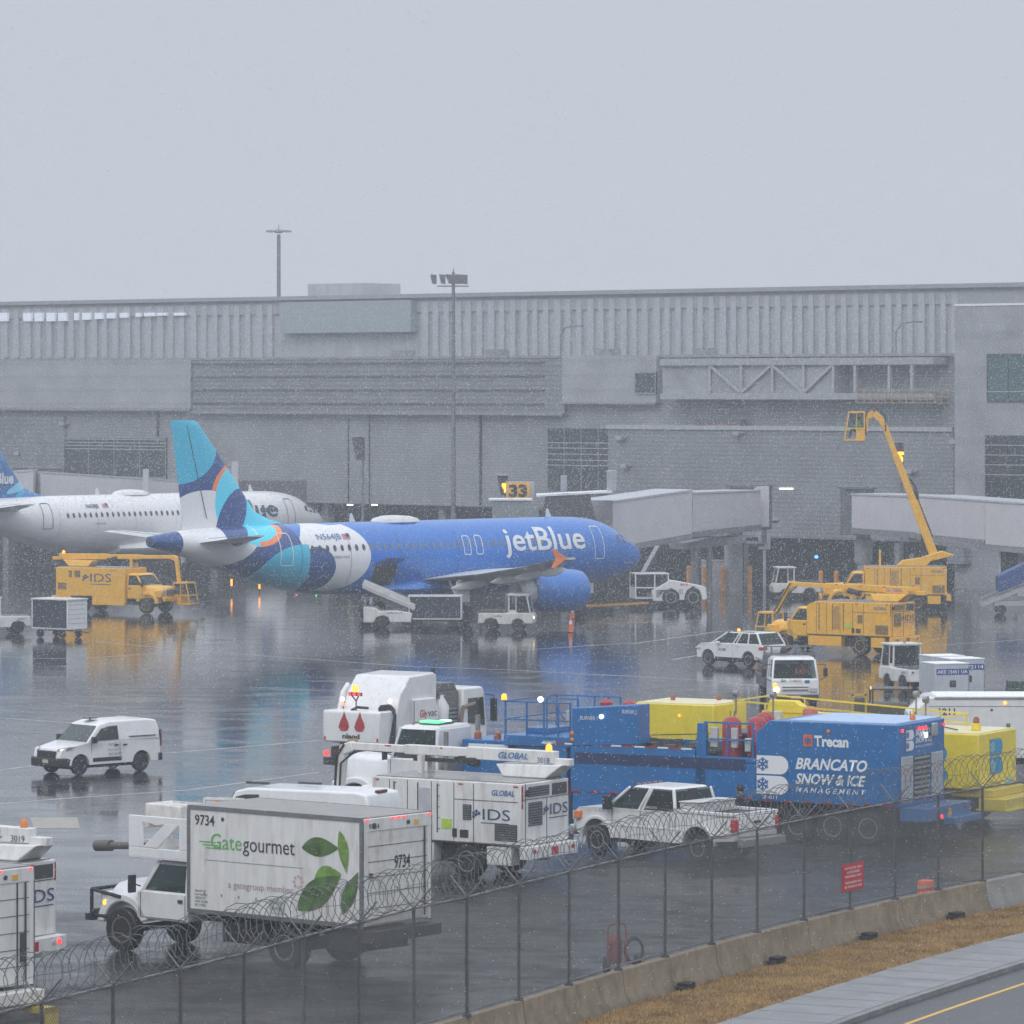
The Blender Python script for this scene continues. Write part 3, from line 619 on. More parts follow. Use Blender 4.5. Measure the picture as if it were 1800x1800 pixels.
# projecting block-faced gate building on the right
MB().box(ux(1083), xr, -.9, .6, 2.95, 10.55).build('wall', s_blk, bld, smooth=0, label='dark coursed masonry wall of the gate section')
MB().box(ux(1083) - .1, xr, -1.05, .6, 10.55, 10.85).build('parapet', mat('wet_parapet', (.46, .48, .51), .4), bld, smooth=0)
MB().box(ux(1230), ux(1310), -.6, .2, 10.85, 11.3).build('rooftop_unit', mat('brown_unit', (.17, .14, .15), .6), bld, smooth=0)
MB().box(ux(990), ux(1155), -.1, .6, 12.5, 15.95).build('wall', s_smooth, bld, smooth=0, label='pale upper wall around the small square window')
MB().box(ux(990), ux(1155), -.2, .6, 12.35, 12.5).build('ledge', grey, bld, smooth=0)
window(1116, 653, 1153, 693, glassd, -.16, 1, None)
# glazed truss corridor
zc0, zc1 = wz(1250, 702, -1.2), wz(1250, 630, -1.2)
cx0, cx1 = ux(1160, -1.2), ux(1640, -1.2)
MB().box(cx0, cx1, -1.2, 2, zc1 - .5, zc1).box(cx0, cx1, -1.2, 2, zc0, zc0 + .45).build('corridor_slabs', mat('pale_corridor_edge', (.40, .42, .45), .4), bld, smooth=0)
MB().box(cx0, ux(1465, -1.2), -.9, 1.8, zc0 + .45, zc1 - .5).build('corridor_glazing', mat('milky_corridor_glass', (.38, .40, .43), .2, var=.2, vs=.4), bld, smooth=0)
tb = MB()
xs = [ux(p, -1.15) for p in (1245, 1300, 1355, 1410, 1462)]; za, zb2 = zc0 + .5, zc1 - .5
for i, x in enumerate(xs):
    tb.box(x, x + .18, -1.15, -1.0, za, zb2)
    if i < len(xs) - 1:
        a, b = ((x + .1, za), (xs[i + 1], zb2)) if i % 2 else ((x + .1, zb2), (xs[i + 1], za)); tb.bar((a[0], -1.08, a[1]), (b[0], -1.08, b[1]), .14, .2)
for p in (1500, 1560, 1600): x = ux(p, -1.15); MB().box(x, x + .2, -1.15, -.9, za, zb2).build('corridor_post', mat('white_truss', (.46, .475, .50), .4), bld, smooth=0)
tb.build('corridor_truss', mat('white_truss', (.46, .475, .50), .4), bld, smooth=0)
rb = MB(); xa, xb = ux(1507, -1.4), ux(1668, -1.4); zr = wz(1550, 708, -1.4)
for z in (0, .45, .9): rb.bar((xa, -1.4, zr + z), (xb, -1.4, zr + z), .05, .05)
for q in range(14): x = xa + (xb - xa) * q / 13; rb.box(x - .03, x + .03, -1.43, -1.37, zr, zr + .9)
rb.build('safety_railing', mat('pale_orange_railing', (.50, .36, .22), .5), bld, smooth=0)
# steps railing and vents on the roofs
for px in (1060, 700, 865, 1230): x = ux(px, 2); MB().box(x - .7, x + .7, 2, 3.2, ZR - .4, ZR + .1).build('roof_vent', grey, bld, smooth=0)
for px, top in ((985, 585), (1575, 595)):
    x = ux(px, 1.5); z = wz(px, 640, 1.5); MB().path([(x, 1.5, ZR - .8), (x, 1.5, ZR + 1.1), (x + .5, 1.5, ZR + 1.7), (x + 1.8, 1.5, ZR + 1.8)], .05, 6).box(x + 1.4, x + 2.2, 1.4, 1.6, ZR + 1.72, ZR + 1.84).build('roof_lamp_arm', galv, bld)
for px, py in ((1093, 770), (1300, 762), (1680, 777), (115, 745), (35, 797), (1102, 819), (1603, 829)):
    y = -1.0 if px > 1083 else .5; x = ux(px, y); z = wz(px, py, y)
    MB().box(x - .28, x + .28, y - .45, y + .1, z - .14, z + .14).bar((x + .2, y - .2, z), (x + .5, y, z + .1), .08, .08).build('wall_lamp', alu, bld, bevel=.02)
for k, (px, py) in enumerate(((1376, 859), (1388, 859))): x = ux(px, -.95); z = wz(px, py, -.95); MB().box(x - .3, x + .3, -.98, -.92, z - .05, z + .05).build('lit_strip', mat('lit_strip_lamp', (1, .95, .8), emit=2.5), bld, smooth=0)
for px in (605, 648): x = ux(px, .4); z = wz(px, 887, .4); MB().box(x - .3, x + .3, 1, 1.1, z - .08, z + .02).build('lit_strip', MATS['lit_strip_lamp'], bld, smooth=0)
# right hand tower, closer
tw = thing('terminal_wing', 'taller grey panelled terminal wing with teal windows at the right edge', 'building', (AX, AY, 0), -42)
yt = -3.2; xt0 = ux(1678, yt); xt1 = ux(2300, yt); zt = wz(1690, 538, yt)
MB().box(xt0, xt1, yt, 26, 0, zt).build('wall', s_tower, tw, smooth=0)
MB().box(xt0, xt1, yt - .05, 26.2, zt, zt + .15).build('roof_edge', whiteroof, tw, smooth=0)
window(1735, 622, 1960, 707, glasst, yt - .02, 6, [.78], tw, dgrey)
window(1732, 765, 1960, 880, glassd, yt - .02, 6, [.15, .3, .45, .6], tw, dgrey)
MB().box(xt0 - .0, xt0 + 1.4, yt - .9, yt + .3, wz(1680, 990, yt), wz(1680, 880, yt)).build('pilaster', s_blk, tw, smooth=0)
# far concourse, part of the distance haze mixed into its pale colours
cc = thing('concourse_hall', 'tall pale concourse hall with vertical panels rising faintly behind the terminal', 'building', (AX, AY, 0), -42)
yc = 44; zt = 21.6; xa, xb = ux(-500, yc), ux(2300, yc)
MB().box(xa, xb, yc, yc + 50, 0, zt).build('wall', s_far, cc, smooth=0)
MB().box(xa, xb, yc - .6, yc + 50, zt, zt + .35).build('roof_edge', mat('concourse_roof_edge', (.34, .35, .37), .5), cc, smooth=0)
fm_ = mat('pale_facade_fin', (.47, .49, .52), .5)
for k in range(88):
    px = -12 + k * 19.4
    if 492 < px < 742: continue
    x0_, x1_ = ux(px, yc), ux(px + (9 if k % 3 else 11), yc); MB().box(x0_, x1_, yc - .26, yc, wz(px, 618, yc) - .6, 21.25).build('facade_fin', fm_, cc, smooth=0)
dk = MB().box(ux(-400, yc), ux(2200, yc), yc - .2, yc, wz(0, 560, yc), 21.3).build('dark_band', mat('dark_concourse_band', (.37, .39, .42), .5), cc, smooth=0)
for px, w in ((5, 14), (47, 14), (67, 14), (88, 14), (109, 14), (137, 6), (151, 14), (173, 14), (194, 14), (217, 14), (245, 8), (260, 18), (283, 16), (312, 18), (-30, 14), (-60, 16)):
    t_ = max(4., 14 - max(0, px - 100) * .055); MB().box(ux(px, yc), ux(px + w, yc), yc - .5, yc - .2, wz(px, 551 + t_, yc), wz(px, 550, yc)).build('strip_window', mat('sky_glow_strip', (.62, .67, .76), emit=.45), cc, smooth=0)  # sky brightness in the panes is put in as a glow, no lamp
MB().box(ux(505, yc), ux(735, yc), yc - 1, yc, wz(600, 585, yc), wz(600, 530, yc)).build('glass_front', mat('pale_blue_front', (.33, .39, .41), .3), cc, smooth=0)
MB().box(ux(541, yc + 4), ux(638, yc + 4), yc + 4, yc + 9, zt, wz(600, 498, yc + 4)).build('plant_room', s_far, cc, smooth=0)

# ================================================================ MASTS, BOARDS, BOLLARDS
m1 = thing('light_mast', 'tall slender light mast with flat crown rising behind the terminal roof', 'light mast', (XY(490, 420), 420, 0), 0)
MB().tube((0, 0, 0), (0, 0, ZY(412, 420)), .26, 12, .17).build('pole', galv, m1)
zc = ZY(406, 420); b = MB().lathe([(.3, -.2), (.6, 0), (.3, .2)], (0, 0, zc), 'z', 12)
for k in range(8): a = k * .785; b.tube((0, 0, zc), (1.0 * math.cos(a), 1.0 * math.sin(a), zc), .05, 6).box(1.0 * math.cos(a) - .18, 1.0 * math.cos(a) + .18, 1.0 * math.sin(a) - .18, 1.0 * math.sin(a) + .18, zc - .12, zc + .06)
b.tube((0, 0, zc), (0, 0, zc + .6), .04, 6).build('lamp_crown', grey, m1)
m2_ = thing('light_mast', 'light mast with four square floodlights standing behind the blue jet', 'light mast', (XY(797, 322), 322, 0), 0)
z2 = ZY(503, 322); MB().tube((0, 0, 0), (0, 0, z2 + .2), .19, 12, .12).build('pole', galv, m2_)
MB().bar((-1.15, 0, z2), (1.1, 0, z2), .09, .09).tube((0, 0, z2), (0, 0, z2 + 1.25), .035, 6).box(-.1, .1, -.1, .1, z2 + .8, z2 + 1.0).build('cross_arm', galv, m2_)
for x, sx in ((-1.35, .22), (-.72, .22), (.05, .55), (.68, .45)):
    MB().hexa([(x - sx * .7, -.12, z2 + .18), (x + sx * .7, -.12, z2 + .14), (x + sx * .7, .1, z2 + .14), (x - sx * .7, .1, z2 + .18)], [(x - sx - .08, -.3, z2 + .85), (x + sx * .75, -.3, z2 + .8), (x + sx * .75, -.1, z2 + .8), (x - sx - .08, -.1, z2 + .85)]).build('floodlight', grey, m2_, bevel=.02)
def board(px0, px1, py0, py1, Yd, label, pole_to, lit=True, txt=None):
    o = thing('guidance_board', label, 'guidance board', (XY((px0 + px1) / 2, Yd), Yd, 0), 0)
    w = (px1 - px0) * Yd / F / 2; z1, z0 = ZY(py0, Yd), ZY(py1, Yd)
    MB().hexa([(-w * .3, -.2, z0), (w, -.2, z0), (w, .3, z0), (-w * .3, .3, z0)], [(-w, -.2, z1), (w, -.2, z1), (w, .3, z1), (-w, .3, z1)]).build('display_case', mat('brown_display_case', (.07, .055, .055), .5), o, bevel=.02)
    MB().tube((w * .7, .2, 0), (w * .7, .2, z0), .1, 8).build('pole', galv, o)
    MB().box(-w * 1.05, w * 1.05, -.35, .4, z1, z1 + .07).build('hood', alu, o)
    if lit:
        b = MB(); 
        for k, (x, z) in enumerate(((.2, .55), (.5, .55), (.75, .55), (.35, .45), (.6, .35), (.6, .25))): b.box(w * x - .12, w * x + .12, -.24, -.2, z0 + (z1 - z0) * z - .1, z0 + (z1 - z0) * z + .1)
        b.build('lit_symbols', mat('lit_board_symbols', (1, .45, .03), emit=2.2), o, smooth=0)
board(618, 641, 768, 808, 335, 'unlit brown gate guidance board on a thin pole in front of the terminal', 880, lit=False)
board(874, 893, 836, 872, 292, 'lit gate guidance board immediately left of the yellow number sign', 900)
board(1566, 1588, 778, 820, 305, 'gate guidance board glowing orange beside the raised yellow boom', 1000)
g33 = thing('gate_sign', 'yellow gate number sign reading 33 above the blue jet', 'sign', (XY(912, 286), 286, 0), 0)
z1, z0 = ZY(848, 286), ZY(877, 286); w = .77
MB().box(-w - .05, w + .2, -.1, .45, z0 - .05, z1 + .05).build('sign_box', mat('sign_casing', (.42, .42, .43), .4), g33, bevel=.02)
MB().box(-w, w - .08, -.14, -.1, z0, z1).build('sign_face', mat('gate_sign_yellow', (.80, .42, .03), .5, var=.05), g33)
text('33', (-.05, -.145, z0 + .16), 'Y', .72, inkblk, g33, width=1.16, bold=.05, align='c')
MB().tube((.0, .2, 0), (.0, .2, z0), .08, 8).build('pole', galv, g33)
for n_, (px, top, wpx) in enumerate(((1211, 994, 0), (1239, 994, 0), (1271, 994, 0), (1318, 994, 0), (1226, 990, 1), (1443, 1003, 0), (1470, 1003, 0))):
    Yd = 303 if n_ != 4 else 308
    if n_ >= 5: Yd = 298
    o = MB().tube((0, 0, 0), (0, 0, ZY(top + 3, Yd)), .16, 12).lathe([(.16, 0), (.12, .08), (.001, .12)], (0, 0, ZY(top + 3, Yd)), 'z', 12).build('bollard', yelpost if n_ != 4 else mat('faded_red_bollard', (.42, .10, .06), .5))
    o.location = (XY(px, Yd), Yd, 0)
    tag(o, ['yellow bollard just right of the white pushback tractor, leftmost of its row', 'second yellow bollard from the tractor, beside the pale cabinet', 'yellow bollard in front of the thick pale bridge column', 'yellow bollard standing alone right of the bridge column', 'reddish bollard set back between the two leftmost yellow ones', 'yellow bollard behind the white cab tug', 'yellow bollard next to the yellow truck windscreen'][n_], 'bollard', 'bollards in front of the gate' if n_ != 4 else None)
cab_ = MB().box(-.9, .9, 0, .7, 0, 1.9).box(-.95, .95, -.03, .73, 1.9, 1.96).box(-.35, .35, -.03, 0, 1.2, 1.4).build('equipment_cabinet', mat('pale_cabinet', (.45, .43, .46), .5), bevel=.02); cab_.location = (XY(1257, 306), 306, 0); tag(cab_, 'pale grey equipment cabinet behind the bollards', 'cabinet')
cab2 = MB().box(-.4, .4, 0, .4, 2.6, 3.7).box(-.1, .1, .1, .3, 0, 2.6).build('junction_box', mat('white_box', (.6, .62, .66), .5), bevel=.02); cab2.location = (XY(1344, 308), 308, 0); tag(cab2, 'white junction box on a post under the terminal', 'junction box')
pi = MB().path([(0, 0, 0), (0, 0, 3.0), (1.2, 0, 3.0), (1.2, 0, 4.5), (2.2, 0, 4.6)], .16, 8).build('service_pipe', galv); pi.location = (XY(1312, 308), 308, 0); tag(pi, 'grey stepped service pipe beside the bridge column', 'pipe')
bl = MB().lathe([(.001, -.12), (.12, -.06), (.12, .06), (.001, .12)], (0, 0, 0), 'z', 10).build('beacon', L_blu); 
bpole = thing('beacon_post', 'small blue warning beacon glowing in the dark space under the terminal', 'beacon', (XY(1435, 307), 307, 0)); bl.parent = bpole; bl.location = (0, 0, ZY(979, 307)); MB().tube((0, 0, 0), (0, 0, ZY(981, 307)), .04, 6).build('pole', dgrey, bpole)
# ---- jet bridges
brm = mat('pale_bridge_panels', (.60, .59, .63), .45, var=.05, vs=.8, dirtamt=.1); 
def tunnel(parent, A, B, hA, hB, w, name='tunnel', m=brm):
    """A,B floor centre points; roof ridge snow strip"""
    A = Vector(A); B = Vector(B); d = (B - A); n = Vector((d.y, -d.x, 0)).normalized() * w / 2
    up = Vector((0, 0, 1))
    t = MB().hexa([A - n, A + n, B + n, B - n], [A - n + up * hA, A + n + up * hA, B + n + up * hB, B - n + up * hB]).build(name, m, parent, bevel=.04, smooth=0)
    n2 = n * 1.04
    MB().hexa([A - n2 + up * (hA + .003), A + n2 + up * (hA + .003), B + n2 + up * (hB + .003), B - n2 + up * (hB + .003)], [A - n2 + up * (hA + .12), A + n2 + up * (hA + .12), B + n2 + up * (hB + .12), B - n2 + up * (hB + .12)]).build('roof_strip', mat('wet_bridge_roof', (.52, .54, .58), .4), t, smooth=0)
    MB().hexa([A - n * 1.02 - up * .35, A + n * 1.02 - up * .35, B + n * 1.02 - up * .35, B - n * 1.02 - up * .35], [A - n * 1.02 - up * .003, A + n * 1.02 - up * .003, B + n * 1.02 - up * .003, B - n * 1.02 - up * .003]).build('floor_beam', grey, t, smooth=0)
    return t
def at(px, py, Yd): return Vector((XY(px, Yd), Yd, ZY(py, Yd)))
jb1 = thing('jet_bridge', 'pale grey jet bridge sloping up behind the nose of the blue jet', 'jet bridge', (XY(1303, 303), 303, 0)); o1 = Vector(jb1.location)
def L1(v): return v - o1
tunnel(jb1, L1(at(1045, 962, 287)), L1(at(1185, 938, 293)), 2.85, 2.75, 3.0)
tunnel(jb1, L1(at(1185, 935, 293)), L1(at(1305, 922, 302)), 2.45, 2.2, 2.7)
rot = L1(at(1318, 925, 304)); MB().lathe([(1.5, 0), (1.5, 2.8), (1.6, 2.8), (1.6, 3.0), (.001, 3.0)], (rot.x, rot.y, rot.z - .2), 'z', 20).build('rotunda', mat('rotunda_dark', (.13, .15, .15), .5), jb1)
MB().box(rot.x + .2, rot.x + 1.2, rot.y - 1.55, rot.y - .4, rot.z, rot.z + 2.7).build('rotunda_panel', brm, jb1, bevel=.02)
MB().tube((rot.x - 1.1, rot.y - .5, 0), (rot.x - 1.1, rot.y - .5, rot.z - .2), .62, 16).build('support_column', mat('pale_column', (.42, .43, .45), .5), jb1)
MB().tube((L1(at(1222, 950, 298)).x, -5, 0), (L1(at(1222, 950, 298)).x, -5, 3.2), .3, 12).tube((L1(at(1247, 950, 298)).x, -5, 0), (L1(at(1247, 950, 298)).x, -5, 3.2), .2, 12).bar((L1(at(1190, 950, 298)).x, -5, 3.2), (L1(at(1300, 950, 298)).x, -3, 3.6), 2.2, .45).bar((L1(at(1120, 960, 292)).x, -10, .8), (L1(at(1160, 950, 298)).x, -6, 3.4), .3, .35).build('drive_frame', grey, jb1)
hd_ = L1(at(985, 905, 284)); 
MB().hexa([(hd_.x - 1.6, hd_.y - 1.4, 3.9), (hd_.x + 2.6, hd_.y - 1.4, 3.9), (hd_.x + 2.6, hd_.y + 2, 3.9), (hd_.x - 1.6, hd_.y + 2, 3.9)], [(hd_.x - .9, hd_.y - 1.2, 6.75), (hd_.x + 1.8, hd_.y - 1.2, 6.95), (hd_.x + 1.8, hd_.y + 2, 6.95), (hd_.x - .9, hd_.y + 2, 6.75)]).build('canopy_bellows', siding('bellows_folds', (.06, .062, .065), .14, .5, horiz=True), jb1, smooth=0)
MB().hexa([(hd_.x - 1.5, hd_.y - 1.3, 6.78), (hd_.x + 3.2, hd_.y - 1.3, 7.02), (hd_.x + 3.2, hd_.y + 2.1, 7.02), (hd_.x - 1.5, hd_.y + 2.1, 6.78)], [(hd_.x - 1.5, hd_.y - 1.3, 6.9), (hd_.x + 3.2, hd_.y - 1.3, 7.14), (hd_.x + 3.2, hd_.y + 2.1, 7.14), (hd_.x - 1.5, hd_.y + 2.1, 6.9)]).build('canopy_roof', whiteroof, jb1, smooth=0)
cbx = L1(at(893, 905, 283)); MB().box(cbx.x - 1.0, cbx.x + 1.4, cbx.y - 1, cbx.y + 1.5, 3.9, 6.55).box(cbx.x + 1.0, cbx.x + 1.9, cbx.y - 1.1, cbx.y + 1.5, 3.9, 6.2).build('bridge_cab', mat('cab_grey_green', (.25, .28, .28), .4), jb1, bevel=.04, smooth=0)
MB().box(cbx.x - 1.2, cbx.x + 1.5, cbx.y - 1.1, cbx.y + 1.6, 6.56, 6.66).build('cab_roof', whiteroof, jb1, smooth=0)
MB().box(hd_.x + .0, hd_.x + .4, hd_.y - 1.5, hd_.y - 1.2, 7.1, 8.1).build('roof_equipment', alu, jb1, bevel=.02)
MB().box(hd_.x + 1.6 + 1.3, hd_.x + 2.2 + 1.3, hd_.y - .5, hd_.y + .3, 7.1, 8.4).build('roof_equipment', alu, jb1, bevel=.02)
jb2 = thing('jet_bridge', 'pale grey jet bridge running out of the right edge of the picture', 'jet bridge', (XY(1520, 296), 296, 0)); o1 = Vector(jb2.location)
tunnel(jb2, L1(at(1527, 928, 296)), L1(at(1645, 936, 290)), 2.15, 2.25, 2.8)
tunnel(jb2, L1(at(1645, 938, 290)), L1(at(1765, 949, 284)), 2.35, 2.4, 3.0)
tunnel(jb2, L1(at(1763, 956, 284)), L1(at(1900, 968, 279)), 2.65, 2.7, 3.2)
rot = L1(at(1507, 940, 297)); MB().lathe([(1.1, 0), (1.1, 3.0), (1.3, 3.0), (1.3, 3.15), (.001, 3.15)], (rot.x, rot.y, rot.z), 'z', 20).build('rotunda', MATS['rotunda_dark'], jb2)
MB().tube((rot.x + .4, rot.y, 0), (rot.x + .4, rot.y, rot.z), .42, 16).lathe([(.45, 2.0), (.6, 2.2), (.6, 3.6), (.45, 3.8)], (rot.x + .4, rot.y, 0), 'z', 16).build('support_column', MATS['pale_column'], jb2)
a, b = L1(at(1650, 952, 288)), L1(at(1775, 964, 283)); MB().bar(a, b, 2.0, .3).bar(L1(at(1600, 945, 292)), a, .3, .3).tube((L1(at(1580, 950, 292)).x, -4, 0), (L1(at(1580, 950, 292)).x, -4, 3.6), .3, 12).bar((L1(at(1600, 960, 291)).x, -5, 2.9), (L1(at(1625, 1000, 291)).x, -5, 1.6), .25, .3).build('drive_frame', grey, jb2)
a = L1(at(1755, 1012, 283)); b = L1(at(1800, 965, 283))
MB().box(a.x, a.x + .12, -13.2, -13.0, 1.6, 3.6).box(a.x, a.x + 3, -13.2, -13.0, 3.5, 3.62).box(a.x, a.x + 1.3, -13.2, -13, 1.55, 1.65).build('service_cage', brm, jb2)
MB().box(a.x + .12, a.x + 1.2, -13.1, -12, 1.65, 3.5).build('cage_window', MATS['dark_building_glass'], jb2)
MB().box(a.x + 1.2, a.x + 3.5, -13.1, -11, .6, 3.5).build('service_cabin', brm, jb2)
jb3 = thing('jet_bridge', 'pale grey jet bridge behind the white jet at the left', 'jet bridge', (XY(320, 358), 358, 0)); o1 = Vector(jb3.location)
tunnel(jb3, L1(at(-60, 880, 352)), L1(at(62, 872, 352)), 1.9, 1.95, 3.0)
tunnel(jb3, L1(at(62, 885, 353)), L1(at(330, 890, 358)), 2.4, 1.9, 2.7)
MB().box(L1(at(254, 860, 355)).x, L1(at(254, 860, 355)).x + .45, -4.6, -4.2, 3, ZY(824, 355)).build('bridge_pillar', brm, jb3)
MB().box(L1(at(395, 860, 352)).x, L1(at(550, 860, 352)).x, -3, 0, 3, ZY(846, 352)).build('bridge_head', mat('bridge_head_grey', (.12, .12, .13), .5), jb3, bevel=.05)
MB().box(L1(at(403, 860, 352)).x, L1(at(408, 860, 352)).x + .3, -3.2, -2.9, 5, ZY(812, 352)).build('head_post', brm, jb3)
# blue covered stairs at the right edge
st = thing('passenger_stairs', 'dark blue covered conveyor stair standing at the right edge under the jet bridge', 'stairs', (XY(1755, 272), 272, 0), 0)
MB().hexa([(0, 0, 1.3), (3.6, 0, 2.7), (3.6, 1.6, 2.7), (0, 1.6, 1.3)], [(.0, 0, 2.3), (3.6, 0, 4.0), (3.6, 1.6, 4.0), (0, 1.6, 2.3)]).build('canopy', blue3, st, bevel=.05, smooth=0)
MB().bar((-1.0, .2, .55), (3.6, .2, 2.4), .1, .25).bar((-1.0, 1.4, .55), (3.6, 1.4, 2.4), .1, .25).bar((-1, .2, 1.0), (.4, .2, 1.6), .05, .05).bar((-1, .2, .5), (-1, .2, 1.0), .05, .05).box(-.2, 3.5, .3, 1.3, .5, .8).build('frame', alu, st)
for x in (.2, 2.8):
    for y in (.1, 1.5): wheel(st, x, y - 0, .28, .16)
# ================================================================ AIRCRAFT (local x forward from the nose tip, so stations are negative; y left)
ST = [(0, 3.45, 3.40, .03), (.25, 3.95, 2.95, .50), (.7, 4.25, 2.62, .85), (1.4, 4.60, 2.30, 1.18), (2.1, 4.90, 2.10, 1.42), (2.6, 5.20, 2.0, 1.55), (3.2, 5.47, 1.92, 1.68), (4.2, 5.72, 1.83, 1.82), (5.5, 5.86, 1.78, 1.93), (7, 5.90, 1.76, 1.975),
      (15, 5.90, 1.76, 1.975), (24.3, 5.90, 1.76, 1.975), (26.5, 5.90, 1.90, 1.92), (28.5, 5.89, 2.25, 1.80), (30.5, 5.87, 2.75, 1.58), (32.5, 5.83, 3.35, 1.28), (34.5, 5.74, 4.0, .92), (36.0, 5.62, 4.45, .62), (37.2, 5.46, 4.72, .40), (37.57, 5.38, 4.8, .3)]
def fus(x):
    for a, b in zip(ST[:-1], ST[1:]):
        if a[0] <= x <= b[0]:
            t = (x - a[0]) / (b[0] - a[0]); return tuple(a[k] + (b[k] - a[k]) * t for k in (1, 2, 3))
    return ST[-1][1:]
def fpt(x, z, off=.0, side=-1):
    top, bot, ry = fus(x); zc = (top + bot) / 2; rz = (top - bot) / 2; q = max(-1, min(1, (z - zc) / rz)); c = math.sqrt(max(0, 1 - q * q))
    return (-x, side * (ry + off) * c, zc + (z - zc) * (1 + off / rz))
def livery(name, base, shapes, rough=.3):
    """paint scheme laid out on the side view of the aircraft: (ellipse cx, cz, rx, rz, rot, colour, clip)"""
    m = bpy.data.materials.new(name); m.use_nodes = True; N = m.node_tree.nodes; L = m.node_tree.links; b = N['Principled BSDF']
    b.inputs['Roughness'].default_value = rough; b.inputs['Coat Weight'].default_value = .4
    tc = N.new('ShaderNodeTexCoord'); sp = N.new('ShaderNodeSeparateXYZ'); L.new(tc.outputs['Object'], sp.inputs[0])
    def mth(op, a, bb=None, c=None):
        n = N.new('ShaderNodeMath'); n.operation = op
        for i, q in enumerate((a, bb, c)):
            if q is None: continue
            if isinstance(q, (int, float)): n.inputs[i].default_value = q
            else: L.new(q, n.inputs[i])
        return n.outputs[0]
    X = mth('MULTIPLY', sp.outputs['X'], -1.0); Z = sp.outputs['Z']
    prev = None
    for cx, cz, rx, rz, rot, col, clip in shapes:
        dx = mth('SUBTRACT', X, cx); dz = mth('SUBTRACT', Z, cz); ca, sa = math.cos(R(rot)), math.sin(R(rot))
        u = mth('ADD', mth('MULTIPLY', dx, ca / rx), mth('MULTIPLY', dz, sa / rx)); v = mth('SUBTRACT', mth('MULTIPLY', dz, ca / rz), mth('MULTIPLY', dx, sa / rz))
        f = mth('LESS_THAN', mth('ADD', mth('MULTIPLY', u, u), mth('MULTIPLY', v, v)), 1.0)
        for ax, op, val in clip:
            f = mth('MULTIPLY', f, mth('GREATER_THAN' if op == '>' else 'LESS_THAN', X if ax == 'x' else Z, val))
        mx = N.new('ShaderNodeMix'); mx.data_type = 'RGBA'; L.new(f, mx.inputs['Factor'])
        if prev is None: mx.inputs['A'].default_value = (*base, 1)
        else: L.new(prev, mx.inputs['A'])
        mx.inputs['B'].default_value = (*col, 1); prev = mx.outputs['Result']
    if prev is None: b.inputs['Base Color'].default_value = (*base, 1)
    else: L.new(prev, b.inputs['Base Color'])
    return m
ROY = (.0005, .155, .58); NVY = (.002, .055, .25); CYA = (.02, .50, .74); LCY = (.07, .72, .95); ORG = (1.0, .24, .04); WH = (.80, .81, .83); BIG = 60.
lv1 = livery('blue_spotted_livery', ROY, [
    (24.75, 4.15, 1.90 + .0, 2.0, 0, WH, []) if False else (25.75, 4.12, 2.62, 2.05, 0, WH, []),
    (24.9, 6.1, 1.35, .32, 0, ROY, [('z', '>', 5.5)]),
    (60, 4, 32.05 + .0, 12, 0, NVY, []),
    (27.0, 3.35, 1.30, 1.28, 0, NVY, [('x', '<', 27.95)]),
    (27.85, 2.35, 3.3, 2.43, 0, CYA, [('x', '>', 27.55)]),
    (30.85, 6.25, 2.12, 1.55, 0, ORG, [('z', '<', 6.3)]), (30.85, 6.25, 1.80, 1.27, 0, LCY, [('z', '<', 6.3)]),
    (35.7, 10.35, 2.85, 2.15, 0, CYA, [('z', '>', 6)]),
    (33.7, 5.75, 2.95, 2.12, 0, WH, []),
    (33.6, 2.6, 1.9, .55, 0, NVY, []),
    (30.15, 7.55, 3.15, 2.25, 0, ORG, [('z', '>', 7.85)]), (30.15, 7.55, 2.85, 2.05, 0, LCY, [('z', '>', 7.6)]),
    (30.0, 7.1, 3.05, 2.45, 0, LCY, [('z', '<', 7.62), ('z', '>', 5.92)]), (30.3, 6.4, 2.35, 1.75, 0, LCY, [('x', '>', 30.85), ('z', '<', 5.93)]),
    (31.85, 6.35, .88, 1.72, 28 - 0, NVY, []),
    (60, 4, 24.3, 30, 0, NVY, [('z', '<', 5.7)]),
    ])
lv2 = livery('white_livery', (.80, .80, .81), [])
lv3 = livery('blue_fin_livery', (.02, .22, .52), [(36.5, 8.2, 3.4, 2.6, 0, (.03, .30, .62), []), (33, 6.4, 3.0, 1.2, 0, (.05, .42, .70), []), (31, 8, 1.2, 3.4, 25, (.015, .15, .42), []), (29.9, 6.8, 1.9, .3, -20, (.22, .60, .82), [])])
winggrey = mat('wing_grey_paint', (.62, .64, .66), .35, var=.06, dirtamt=.15)
wingwhite = mat('wing_white_paint', (.78, .79, .80), .35, var=.05, dirtamt=.1)
bluepaint = mat('nacelle_blue', ROY, .3, var=.08, coat=.4)
winblue = mat('cabin_window_grey', (.16, .19, .24), .25, var=0)
windark = mat('cabin_window_dark', (.05, .06, .08), .2, var=0)
def foil(x, y, z, chord, th):
    pr = [(0, 0), (.03, .28), (.12, .46), (.35, .5), (.65, .33), (1, .02), (1, -.02), (.65, -.18), (.3, -.38), (.1, -.36), (.02, -.2)]
    return [(-(x + a * chord), y, z + b * th) for a, b in pr]
